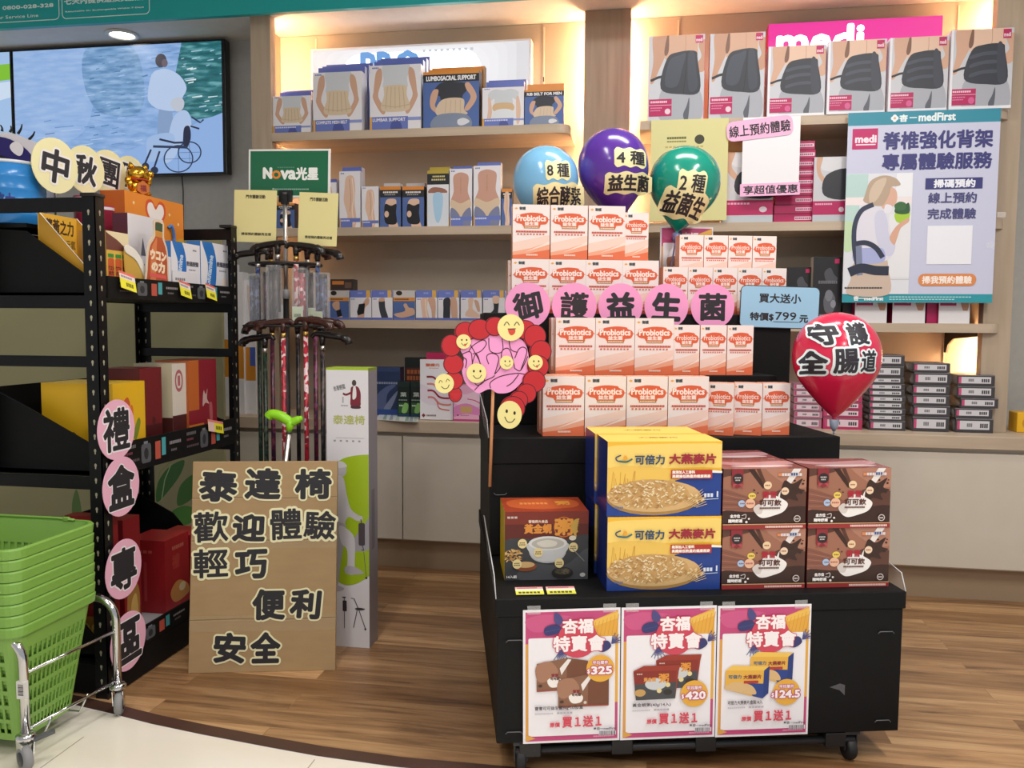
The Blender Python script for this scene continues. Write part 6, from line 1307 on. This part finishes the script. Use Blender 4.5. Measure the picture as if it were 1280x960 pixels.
rbox(-1.805, 236, 271, 510, 0.755, 451, 0.14, D_ro, 'red and orange patchwork gift box at far end of the middle tray', '#a8582a', '#7a2a26', '#8a1e2c')
# lower tray
def D_rd(m, w, h): fr(m, w, h, 100, 160); m.rect(0, 0, 100, 160, '#a01c22'); m.mic(30, 20, 80, 28, '#c06a5a', 6); m.tx('禮', 30, 40, 60, 70, '#b03a36', 1.5); m.bl([(20, 120), (50, 100), (90, 116), (96, 140), (40, 146)], '#c98a4a'); m.ell(70, 118, 14, 10, '#e0c8a0')
rbox(-1.835, 207, 237, 745, 0.127, 676, 0.16, D_rd, 'red gift box with gold print in the lowest tray', '#981a20', '#a82228', '#a01c22', sdes=lambda m: (m.rect(0, 0, 100, 100, '#981a20'), m.mic(30, 14, 70, 18, '#c0504a', 3), m.rect(44, 30, 52, 84, '#b03a3a')))
m = MB(); Pq = atx(212, 664, -1.93); m.tube([(Pq.x, Pq.y - 0.05, 0.47), (Pq.x - 0.01, Pq.y + 0.06, 0.50), (Pq.x + 0.02, Pq.y + 0.16, 0.505)], 0.008, mt('#3a1a18', 0.5), 8)
rbox(-1.835, 239, 262, 740, 0.127, 668, 0.14, D_rd, 'second red gift box in lowest tray, partly behind the cardboard sign', '#8e181e', '#a82228', '#a01c22')
rbox(-1.85, 155, 176, 720, 0.127, 650, 0.14, lambda m, w, h: (fr(m, w, h, 100, 160), m.rect(0, 0, 100, 160, '#84161c'), m.bl([(20, 100), (60, 90), (90, 110), (80, 160), (20, 160)], '#a8783a'), m.bl([(40, 120), (70, 110), (80, 150), (40, 156)], '#d0a860')), 'dark red gift box with gold pattern just behind the pink discs', '#7a1418', '#8a1a1e', '#84161c')
def S_gold(m): m.rect(0, 0, 100, 100, '#8a1a20'); m.bl([(20, 80), (50, 74), (96, 78), (96, 100), (20, 100)], '#a87a30'); m.tx('20', 40, 80, 70, 94, '#e0bc60', 1); m.tx('入', 72, 80, 92, 94, '#e0bc60', 1)
c = atx(136, 780, -1.80)
rbox(-1.80, 137, 150, 760, 0.127, 646, 0.16, None, 'dark red box with gold lower edge at near end of lowest tray', '#8a1a20', '#8a1a1e', '#8a1a20', sdes=S_gold)
# ================================================================== basket trolley
tr = empty('basket_trolley', (-1.93, 2.19, 0)); tag(tr, 'chrome basket trolley on casters in the lower left corner', 'trolley')
XH = -1.672
for y, xo in ((2.02, 0.0), (2.365, 0.0)):
    m = MB(); x = XH - 0.045 * (1 if y < 2.2 else 0)
    m.tube([(x, y, 0.085), (x, y, 0.30)] + [(x - 0.07 + 0.07 * cos(t), y, 0.30 + 0.07 * sin(t)) for t in [pi / 2 * k / 7 for k in range(1, 8)]] + [(x - 0.25, y, 0.37), (-2.2, y, 0.37)] + [(-2.2 - 0.07 * sin(t), y, 0.30 + 0.07 * cos(t)) for t in [pi / 2 * k / 6 for k in range(1, 7)]] + [(-2.27, y, 0.085)], 0.0125, CHROME, 14); wb(m, 'hoop', tr)
a0, a1 = Vector((XH - 0.045, 2.02, 0)), Vector((XH, 2.365, 0))
for z in (0.105, 0.268):
    m = MB(); m.tube([a0 + Vector((0, 0, z)), a1 + Vector((0, 0, z))], 0.005, CHROME, 8); wb(m, 'side_rod', tr)
    m = MB(); m.tube([(-2.27, 2.02, z), (-2.27, 2.365, z)], 0.005, CHROME, 8); wb(m, 'side_rod', tr)
for y in (2.10, 2.26):
    m = MB(); m.tube([(-1.70, y, 0.105), (-1.73, y, 0.045), (-2.2, y, 0.045), (-2.27, y, 0.105)], 0.004, CHROME, 8); wb(m, 'base_rod', tr)
for k, (x, y) in enumerate(((XH - 0.045, 2.02), (XH, 2.365), (-2.27, 2.02), (-2.27, 2.365))):
    m = MB(); off = Vector((0.012, -0.012 if k % 2 else -0.02, 0)); Rw = Matrix.Translation(Vector((x, y, 0.036)) + off) @ Matrix.Rotation(radians(25 if k % 2 else 60), 4, 'Z') @ Matrix.Rotation(radians(90), 4, 'Y')
    m.lathe([(0.010, -0.012), (0.030, -0.012), (0.0355, -0.007), (0.0355, 0.007), (0.030, 0.012), (0.010, 0.012)], mt('#8c8c8e', 0.6), 28, Rw); m.lathe([(0.0, -0.0135), (0.02, -0.0135), (0.02, 0.0135), (0.0, 0.0135)], mt('#3c3c40', 0.4), 20, Rw)
    whl = m.build('wheel', None)
    m = MB(); m.lathe([(0.024, 0.078), (0.026, 0.082), (0.026, 0.092), (0.018, 0.098)], CHROME, 24, Matrix.Translation((x, y, 0)))
    Rf = Matrix.Translation(Vector((x, y, 0)) + off * 0.6) @ Matrix.Rotation(radians(25 if k % 2 else 60), 4, 'Z')
    for s in (-1, 1): m.slab([(-0.012, 0.03), (0.012, 0.03), (0.022, 0.08), (-0.022, 0.08)], -0.001, 0.001, CHROME, Rf @ Matrix.Translation((s * 0.0155, 0, 0)) @ Matrix.Rotation(radians(90), 4, 'Z'))
    frk = m.build('caster', tr, -tr.location); whl.parent = frk
    if k == 0:
        m = MB(); m.box(-0.012, 0.012, 0.0, 0.07, 0.07, 0.078, mt('#5a5a5e', 0.5), 0.002, Matrix.Translation((x + 0.02, y + 0.01, 0)) @ Matrix.Rotation(radians(-50), 4, 'Z') @ Matrix.Rotation(radians(14), 4, 'X')); m.build('brake_pedal', frk)
m = MB(); x = XH - 0.045; m.box(x - 0.0135, x + 0.0135, 2.0065, 2.02, 0.20, 0.25, mt('#dcdad6', 0.5)); m.frame((x - 0.0135, 2.0063, 0.2), (1, 0, 0), (0, 0, 1), 0.027, 0.05, 27, 50)
for k in range(9): m.rect(5, 8 + 3.6 * k, 22, 9.6 + 3.6 * k + (k % 3) * 0.5, '#3a3a3e', m.L + 1)
m.build('barcode_sticker', tr, -tr.location)
GRN = mt('#84b152', 0.38); GRN2 = mt('#7caa4a', 0.42)
def basket():
    r = empty('shopping_basket', (-1.945, 2.165, 0.05))
    bw, bd, tw, td, Hb = 0.185, 0.112, 0.228, 0.172, 0.35
    nx, ny = 15, 12
    def peri(hx, hy, r_):
        pts = []; fl = []
        def flat(p, q, n):
            for i in range(n):
                for s_, sl in ((0.0, 0), (0.34, 1)):
                    t = (i + s_) / n; pts.append((p[0] + (q[0] - p[0]) * t, p[1] + (q[1] - p[1]) * t)); fl.append(sl)
        def corner(cx, cy, a0):
            for k in range(5): a = radians(a0 + 18 * k); pts.append((cx + r_ * cos(a), cy + r_ * sin(a))); fl.append(0)
        flat((-hx + r_, -hy), (hx - r_, -hy), nx); corner(hx - r_, -hy + r_, -90); flat((hx, -hy + r_), (hx, hy - r_), ny); corner(hx - r_, hy - r_, 0)
        flat((hx - r_, hy), (-hx + r_, hy), nx); corner(-hx + r_, hy - r_, 90); flat((-hx, hy - r_), (-hx, -hy + r_), ny); corner(-hx + r_, -hy + r_, 180)
        return pts, fl
    zs = [0.0, 0.02]; sl = [0, 0]
    for k in range(6): zs += [0.02 + 0.045 * k + 0.033, 0.02 + 0.045 * (k + 1)]; sl += [1, 0]
    zs.append(Hb); sl.append(0)
    m = MB(); vs = []; n = None
    for z in zs:
        t = z / Hb; p, fl = peri(bw + (tw - bw) * t, bd + (td - bd) * t, 0.03 + 0.012 * t); n = len(p); vs += [(x, y, z) for x, y in p]
    fs = []
    for i in range(len(zs) - 1):
        for j in range(n):
            nxt = (j + 1) % n
            if sl[i + 1] == 1 and fl[j] == 1 : continue
            fs.append((i * n + j, i * n + nxt, (i + 1) * n + nxt, (i + 1) * n + j))
    fs.append(tuple(range(n))[::-1]); m.add(vs, fs, GRN)
    o = m.build('basket_body', r); md = o.modifiers.new('thickness', 'SOLIDIFY'); md.thickness = 0.003
    m = MB(); p, _ = peri(tw + 0.004, td + 0.004, 0.046); p = [q for k, q in enumerate(p) if k % 2 == 0 or True]
    prof = [(-0.004, -0.022), (0.006, -0.024), (0.008, 0.0), (0.004, 0.005), (-0.004, 0.004)]; vs = []
    for x, y in p:
        L_ = hypot(x / (tw), y / (td)); 
        for a, b in prof: vs.append((x * (1 + a / tw), y * (1 + a / td), Hb + b))
    k = len(prof); nn = len(p)
    m.add(vs, [(i * k + j, i * k + (j + 1) % k, ((i + 1) % nn) * k + (j + 1) % k, ((i + 1) % nn) * k + j) for i in range(nn) for j in range(k)], GRN2); m.build('rim', r)
    for s in (-1, 1):
        m = MB(); m.tube([(-0.16, s * (td - 0.004), Hb + 0.006), (-0.10, s * (td + 0.002), Hb + 0.008), (0.10, s * (td + 0.002), Hb + 0.008), (0.16, s * (td - 0.004), Hb + 0.006)], 0.0045, GRN2, 8)
        for x in (-0.13, 0.13): m.box(x - 0.01, x + 0.01, s * td - 0.006, s * td + 0.006, Hb, Hb + 0.014, GRN2, 0.003)
        m.build('handle', r)
    return r
p = basket()
for i in range(8):
    o = p if i == 0 else dup(p)
    o.location = (-1.945, 2.165, 0.052 + 0.0312 * i)
    tag(o, 'green shopping basket, %s from bottom of the nested stack' % ORD[i] if 0 < i < 7 else ['green shopping basket at the bottom of the nested stack, its slotted side showing', 'green shopping basket on top of the nested stack, open inside'][i > 0], 'basket', 'nested green shopping baskets')
# ================================================================== cane display
px_ = at(358, 400, 3.40).x; CY = 3.40
cs = empty('cane_stand', (px_, CY, 0)); tag(cs, 'tall pole stand with walking canes around it and a green sign', 'cane stand')
m = MB(); m.tube([(0, 0, 0.02), (0, 0, 1.38)], 0.0125, BLACK, 14); m.build('lower_pole', cs)
m = MB(); m.tube([(0, 0, 1.37), (0, 0, 1.80)], 0.0095, ALU, 14); m.lathe([(0.016, 1.35), (0.016, 1.385), (0.011, 1.39)], mt('#a8a8ac', 0.35), 16); m.build('upper_pole', cs)
m = MB(); m.lathe([(0.0, 0.0), (0.20, 0.0), (0.20, 0.012), (0.05, 0.03), (0.0, 0.03)], BLACK, 32); m.build('base', cs)
for z, R_ in ((1.235, 0.175), (1.495, 0.15), (0.30, 0.175)):
    m = MB(); m.tube([(R_ * cos(t), R_ * sin(t), z) for t in [2 * pi * k / 40 for k in range(41)]], 0.005, BLACK, 8)
    for k in range(6): a = pi / 3 * k; m.tube([(0, 0, z), (R_ * cos(a), R_ * sin(a), z)], 0.004, BLACK, 6)
    m.build('ring', cs)
a = at(300, 248, 3.41); b = at(401, 185, 3.41); W, Hh = b.x - a.x, b.z - a.z
m = MB(); m.box(a.x - px_, b.x - px_, 0.012, 0.02, a.z, b.z, mt('#e8eae8', 0.4), 0.002); m.frame((a.x - px_, 0.012, a.z), (1, 0, 0), (0, 0, 1), W, Hh, 400, 250); m.rect(10, 10, 390, 240, mt('#1f6a48', 0.14)); TW = mt('#f0f4f0', 0.3)
m.tx('N', 76, 98, 114, 150, TW, 4.5); m.ell(138, 132, 22, 22, '#e08a34'); m.ell(138, 132, 11, 11, mt('#1f6a48', 0.14)); m.tx('va', 162, 112, 232, 154, TW, 4); m.tx('光星', 236, 96, 342, 158, TW, 3); m.mic(130, 204, 300, 210, '#9cc0ae', 18); m.ell(124, 206, 5, 5, '#9cc0ae'); m.mic(144, 92, 230, 98, '#4f8a70', 8)
o = m.build('sign_plate', cs); o.rotation_euler[1] = radians(1.2)
m = MB(); m.box(-0.03, 0.03, 0.0, 0.014, a.z - 0.02, a.z + 0.03, BLACK, 0.003); m.box(-0.014, 0.014, -0.01, 0.012, a.z - 0.03, a.z + 0.012, BLACK); m.build('sign_clamp', cs)
for i, (x0, y0, x1, y1, rz_) in enumerate(((292, 236, 344, 302, 2), (372, 239, 420, 306, 3))):
    a = at(x0, y1, 3.36); b = at(x1, y0, 3.36); m = MB(); W, Hh = b.x - a.x, b.z - a.z; m.box(0, W, 0, 0.001, 0, Hh, mt('#e9df9e', 0.5)); m.frame((0, 0, 0), (1, 0, 0), (0, 0, 1), W, Hh, 200, 260)
    m.tx('門市體驗活動', 56, 24, 146, 42, '#4a4630', 0.7); m.tx('掃描預約體驗再送禮', 36, 212, 176, 226, '#4a4630', 0.5)
    o = m.build('paper_sign', None, (a.x, 3.36, a.z)); o.rotation_euler[1] = radians(rz_); tag(o, ['left pale yellow paper sheet hanging below the green sign plate', 'right pale yellow paper sheet hanging below the green sign plate'][i], 'paper', 'yellow paper sheets on the cane stand')
def pattern(name, c1, c2, c3):
    m = bpy.data.materials.new(name); m.use_nodes = True; nt = m.node_tree; b = nt.nodes['Principled BSDF']
    tc = nt.nodes.new('ShaderNodeTexCoord'); v = nt.nodes.new('ShaderNodeTexVoronoi'); v.inputs['Scale'].default_value = 70; r = nt.nodes.new('ShaderNodeValToRGB'); r.color_ramp.interpolation = 'CONSTANT'
    e = r.color_ramp.elements; e[0].color = lin(c1); e[1].color = lin(c2); e[1].position = 0.42; x = e.new(0.72); x.color = lin(c3)
    s = nt.nodes.new('ShaderNodeSeparateColor'); nt.links.new(tc.outputs['Object'], v.inputs['Vector']); nt.links.new(v.outputs['Color'], s.inputs[0]); nt.links.new(s.outputs[0], r.inputs[0]); nt.links.new(r.outputs[0], b.inputs['Base Color']); b.inputs['Roughness'].default_value = 0.3
    return m
FLO = pattern('red_floral', '#b8283c', '#8e1c30', '#e6c9cc'); DGR = pattern('dark_green_floral', '#16241e', '#223a2c', '#3a4a3a'); BLF = pattern('black_floral', '#17161a', '#24222a', '#4a3a3a'); BUR = pattern('burgundy_floral', '#5a1c30', '#3a1a3a', '#7a3a5a'); NAV = pattern('navy_check', '#20284a', '#2c3a6a', '#5a6a94')
HB = mt('#3a1c16', 0.22); HK = mt('#1a1413', 0.22); BR = mt('#c8a860', 0.3, 1)
def cane(name, loc, ang, L_, shaft, hand, label, folded=False, grp=None, hs=1.0, tilt=0):
    r = empty(name, loc, ang); r.rotation_euler[1] = tilt; tag(r, label, 'cane', grp)
    m = MB(); hp = osmooth([(-0.045, 0, 0.004), (-0.03, 0, 0.018), (0.0, 0, 0.016), (0.035, 0, 0.012), (0.075, 0, 0.006), (0.105, 0, -0.006), (0.112, 0, -0.022)], 5); k = len(hp)
    rad_ = [0.008 + 0.007 * math.sin(min(1, (i / (k - 1)) * 1.25) * pi * 0.72) + (0.004 if i / (k - 1) > 0.7 else 0) for i in range(k)]
    m.tube([(x * hs, y, z) for x, y, z in hp], [q * 0.95 for q in rad_], hand, 12); m.tube([(0.0, 0, 0.014), (0, 0, -0.012), (0, 0, -0.03)], [0.014, 0.0125, 0.0105], hand, 12); m.build('handle', r)
    m = MB(); m.tube([(0, 0, -0.03), (0, 0, -0.05)], 0.0108, BR if shaft in (FLO, BUR) else ALU, 12); m.build('collar', r)
    if folded:
        m = MB(); m.tube([(0, 0, -0.05), (0, 0, -0.27)], 0.010, shaft, 10)
        for dx, dy in ((0.021, 0), (0.0, 0.021), (0.021, 0.021)): m.tube([(dx, dy, -0.09), (dx, dy, -0.30)], 0.0095, shaft, 10); m.tube([(dx, dy, -0.085), (dx, dy, -0.10)], 0.0100, BLACK, 10)
        m.build('folded_shaft', r)
        m = MB(); m.box(-0.016, 0.038, -0.016, 0.038, -0.31, -0.075, mt('#e8eaee', 0.12, 0, 0, 0.22), 0.006); slv = m.build('plastic_sleeve', r)
        m = MB(); m.box(-0.012, 0.034, -0.0185, -0.0175, -0.30, -0.24, mt('#dcdcdc', 0.4)); m.frame((-0.012, -0.0186, -0.30), (1, 0, 0), (0, 0, 1), 0.046, 0.06, 46, 60); m.rect(2, 2, 44, 58, ['#e2e2e2', '#c9d6bc'][int(abs(loc[0]) * 1000) % 2]); m.mic(8, 30, 38, 44, '#3a3a3e', 9, 0.5); m.build('label_card', slv)
    else:
        m = MB(); m.tube([(0, 0, -0.05), (0, 0, -L_ + 0.03)], 0.0095, shaft, 12); sh_ = m.build('shaft', r)
        m = MB(); m.lathe([(0.011, -L_ + 0.035), (0.012, -L_ + 0.01), (0.016, -L_)], BLACK, 12); m.build('rubber_tip', sh_)
    return r
GU = 'folded canes on the upper ring'
for i, (px, py, Y, ang, sh, hd, lb) in enumerate(((347, 309, 3.33, 178, BLF, HK, 'folded black cane with long dark handle, upper ring, left front'), (370, 311, 3.33, 2, FLO, HK, 'folded red patterned cane with dark handle, upper ring, right front'), (322, 320, 3.38, 190, NAV, HK, 'folded dark cane at far left of the upper ring'), (397, 318, 3.38, -12, NAV, HK, 'folded blue checked cane at far right of the upper ring'), (338, 316, 3.50, 120, BUR, HB, 'folded burgundy cane behind the pole, upper ring, left'), (384, 316, 3.50, 60, BLF, HB, 'folded black cane behind the pole, upper ring, right'))):
    P = at(px, py, Y); cane('folded_cane', (P.x, P.y, P.z), radians(ang), 0.3, sh, hd, lb, True, GU, 1.0)
GL = 'canes on the lower ring'
for i, (px, py, Y, ang, sh, hd, lb) in enumerate(((354, 407, 3.24, 184, FLO, HB, 'red floral cane with brown handle, lower ring, left of pole'), (382, 405, 3.24, -4, FLO, HB, 'red floral cane with dark brown handle, lower ring, right of pole'), (331, 426, 3.26, 172, DGR, HK, 'dark green patterned cane with black handle on left side'), (403, 423, 3.28, 6, BLF, HK, 'black cane with black derby handle on right side'), (340, 407, 3.34, 186, BUR, HB, 'burgundy cane with brown handle behind the green one'), (394, 404, 3.36, 10, BUR, HB, 'burgundy cane with brown handle behind the black one'), (372, 409, 3.48, 40, BLF, HK, 'black patterned cane hanging behind the pole'), (324, 411, 3.46, 150, DGR, HK, 'dark green cane at rear left of lower ring'))):
    P = at(px, py, Y); cane('walking_cane', (P.x, P.y, P.z), radians(ang), 0.92, sh, hd, lb, False, GL)
LIME = mt('#8fd61e', 0.35)
P = at(361, 527, 2.965); r = empty('seat_cane', (P.x, P.y, P.z), radians(2)); r.rotation_euler[1] = radians(7.5); tag(r, 'lime green handled silver cane behind the cardboard sign', 'cane')
m = MB(); hp = osmooth([(-0.082, 0, 0.004), (-0.07, 0, 0.018), (-0.035, 0, 0.016), (-0.01, 0, 0.006), (0.01, 0, 0.0), (0.03, 0, 0.01), (0.05, 0, 0.022)], 5); k = len(hp)
m.tube(hp, [0.017 - 0.005 * (i / (k - 1)) + 0.004 * sin(i / (k - 1) * pi) - (0.003 if i > k - 4 else 0) for i in range(k)], LIME, 14); m.tube([(0.008, 0, 0.005), (0.006, 0, -0.02), (0.006, 0, -0.035)], [0.02, 0.014, 0.011], LIME, 14); m.build('handle', r)
m = MB(); m.tube([(0.006, 0, -0.03), (0.006, 0, -0.90)], 0.0098, ALU, 14); m.lathe([(0.011, -0.035), (0.011, -0.045)], mt('#3a4a2a', 0.5), 12, Matrix.Translation((0.006, 0, 0)), True); m.build('shaft', r)
m = MB(); m.lathe([(0.012, 0.03), (0.013, 0.008), (0.018, 0.0)], BLACK, 14, Matrix.Translation((0.006, 0, -0.912))); m.build('rubber_tip', r)
# tall white carton
a = at(410.5, 803, 3.02); b = at(462, 803, 3.02); W = b.x - a.x; Hh = at(436, 460, 3.02).z; D_ = 0.10
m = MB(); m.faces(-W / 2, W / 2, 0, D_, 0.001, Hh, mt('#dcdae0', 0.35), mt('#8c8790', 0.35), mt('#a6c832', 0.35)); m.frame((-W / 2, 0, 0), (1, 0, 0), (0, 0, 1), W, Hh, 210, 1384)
LM = mt('#a2c020', 0.35); m.rect(0, 0, 210, 1384, mt('#e3e1e6', 0.35)); m.rect(0, 0, 210, 10, LM)
m.tx('坐著輕鬆', 36, 84, 96, 108, '#7a7a7e', 0.6, -14); m.ell(140, 72, 11, 15, '#4a3a38'); m.bl([(124, 96), (140, 88), (160, 92), (172, 120), (172, 160), (168, 184), (124, 184), (122, 140)], '#7a2434'); m.bl([(136, 92), (148, 92), (150, 140), (132, 150)], '#e6e0e2'); m.ln(osmooth([(124, 120), (100, 130), (84, 124)], 4), 10, '#7a2434'); m.bl([(126, 184), (168, 184), (168, 196), (128, 196)], '#4a2a34'); m.mic(80, 140, 90, 170, '#b0b0b4', 1); m.mic(74, 180, 110, 186, '#a0a0a4', 5)
m.tx('泰達椅', 34, 230, 192, 274, '#b8bc6a', 1.0); m.rect(48, 340, 190, 342, '#b9b7bc'); m.mic(36, 352, 190, 360, '#9a98a0', 5, 0.35)
m.pg([(40, 470)] + osmooth([(40, 470), (90, 440), (160, 424), (210, 420)], 5) + [(210, 1020)] + osmooth([(210, 1020), (150, 1060), (90, 1072), (40, 1050)], 5), LM); m.bl([(190, 760), (212, 740), (212, 880), (150, 900), (120, 900), (140, 830)], '#a5a2aa')
m.ell(70, 498, 30, 38, '#b9b7bc'); m.bl([(40, 480), (50, 460), (80, 458), (100, 474), (98, 484), (44, 492)], '#d2d0d4'); m.bl([(50, 530), (84, 540), (100, 620), (120, 690), (160, 720), (176, 724), (178, 744), (150, 748), (110, 730), (90, 760), (90, 780), (20, 780), (14, 620), (24, 560)], '#c6c4c9'); m.bl([(16, 770), (90, 770), (84, 860), (64, 980), (50, 1080), (14, 1090), (14, 900)], '#aeacb2'); m.bl([(60, 780), (100, 790), (138, 840), (138, 980), (150, 1000), (158, 1010), (104, 1012), (100, 900), (70, 860)], '#d0ced3'); m.bl([(90, 980), (130, 976), (172, 996), (176, 1012), (96, 1016)], '#b5b3b9'); m.bl([(10, 1080), (50, 1076), (84, 1090), (60, 1104), (10, 1106)], '#b9b7bd')
m.rr(158, 758, 190, 870, 8, '#4a4048'); m.ln([(170, 740), (174, 760)], 5, '#4a4048'); m.ln(osmooth([(176, 870), (184, 892), (172, 890)], 4), 4, '#4a4048'); m.ln([(184, 900), (196, 1026)], 3, '#6a686e'); m.ell(196, 1030, 6, 5, '#2a2a2e')
m.rr(76, 1150, 96, 1204, 3, '#3a343a'); m.ln([(84, 1132), (84, 1290)], 3, '#3a343a'); m.ln([(74, 1134), (92, 1134)], 5, '#3a343a'); m.ln([(118, 1136), (134, 1138), (160, 1200), (190, 1286)], 4, '#4a464a'); m.ln([(188, 1186), (150, 1190), (130, 1284)], 4, '#4a464a'); m.ell(162, 1188, 24, 6, '#3a343a'); m.ell(190, 1288, 5, 5, '#2a2a2e')
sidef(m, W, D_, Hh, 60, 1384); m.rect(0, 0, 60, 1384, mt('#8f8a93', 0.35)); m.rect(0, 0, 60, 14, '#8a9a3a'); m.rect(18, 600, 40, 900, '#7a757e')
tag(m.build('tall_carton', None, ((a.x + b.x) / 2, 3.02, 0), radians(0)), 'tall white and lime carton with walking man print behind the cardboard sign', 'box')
# cardboard sign
A = Vector((-1.616, 2.678, 0)); B = Vector((-1.113, 2.80, 0)); W = (B - A).length; ang = atan2(B.y - A.y, B.x - A.x); Hh = 0.752; LEAN = radians(-8)
cbd = empty('cardboard_sign', A, ang); cbd.rotation_euler[0] = LEAN; tag(cbd, 'brown cardboard sign with black cut-out letters standing on the floor', 'sign')
m = MB(); m.box(0, W, 0, 0.022, 0, Hh, CARD, 0.002); m.frame((0, 0, 0), (1, 0, 0), (0, 0, 1), W, Hh, 184, 267)
for y in (101, 201, 47): m.ln([(0, y), (60, y - 1), (120, y + 0.5), (184, y - 1)], 0.7 if y < 60 else 1.3, '#7a5f3c'); m.ln([(0, y + 1.4), (60, y + 0.4), (120, y + 1.9), (184, y + 0.4)], 0.6, '#bda07a')
m.build('board', cbd)
TP = mt('#d8c6a0', 0.08, 0, 0, 0.18)
for y0, y1 in ((96, 112), (196, 216)):
    m = MB(); m.frame((0, -0.0006, 0), (1, 0, 0), (0, 0, 1), W, Hh, 184, 267); m.rect(0, y0, 184, y1, TP); m.build('clear_tape', cbd)
def cf(px, py):
    t = (py - 575) / 267; xl = 250 - 15 * t; xr = 418
    return (px - xl) / (xr - xl) * 184, (py - 576 + (px - xl) * 0.022) * 1.0
for ch, x0, y0, x1, y1, rot in (('泰', 259, 588, 299, 625, 4), ('達', 312, 585, 350, 621, 2), ('椅', 370, 585, 410, 620, 0), ('歡', 250, 641, 287, 677, -3), ('迎', 296, 644, 331, 675, 2), ('體', 340, 636, 375, 673, -2), ('驗', 380, 638, 416, 672, 3), ('輕', 248, 688, 286, 722, -2), ('巧', 298, 689, 333, 722, -2), ('便', 318, 739, 354, 774, 0), ('利', 364, 739, 398, 772, 5), ('安', 270, 794, 305, 828, 3), ('全', 315, 793, 348, 828, 0)):
    a = cf(x0, y0); b = cf(x1, y1); m = MB(); m.frame((0, -0.0016, 0), (1, 0, 0), (0, 0, 1), W, Hh, 184, 267)
    m.tx(ch, a[0], a[1], b[0], b[1], mt('#ece6bc', 0.6), 4.0, rot, 20); m.L += 8; m.tx(ch, a[0], a[1], b[0], b[1], INK, 1.75 if ch not in '體驗歡輕' else 0.95, rot, 14)
    m.build('letter_cutout', cbd)
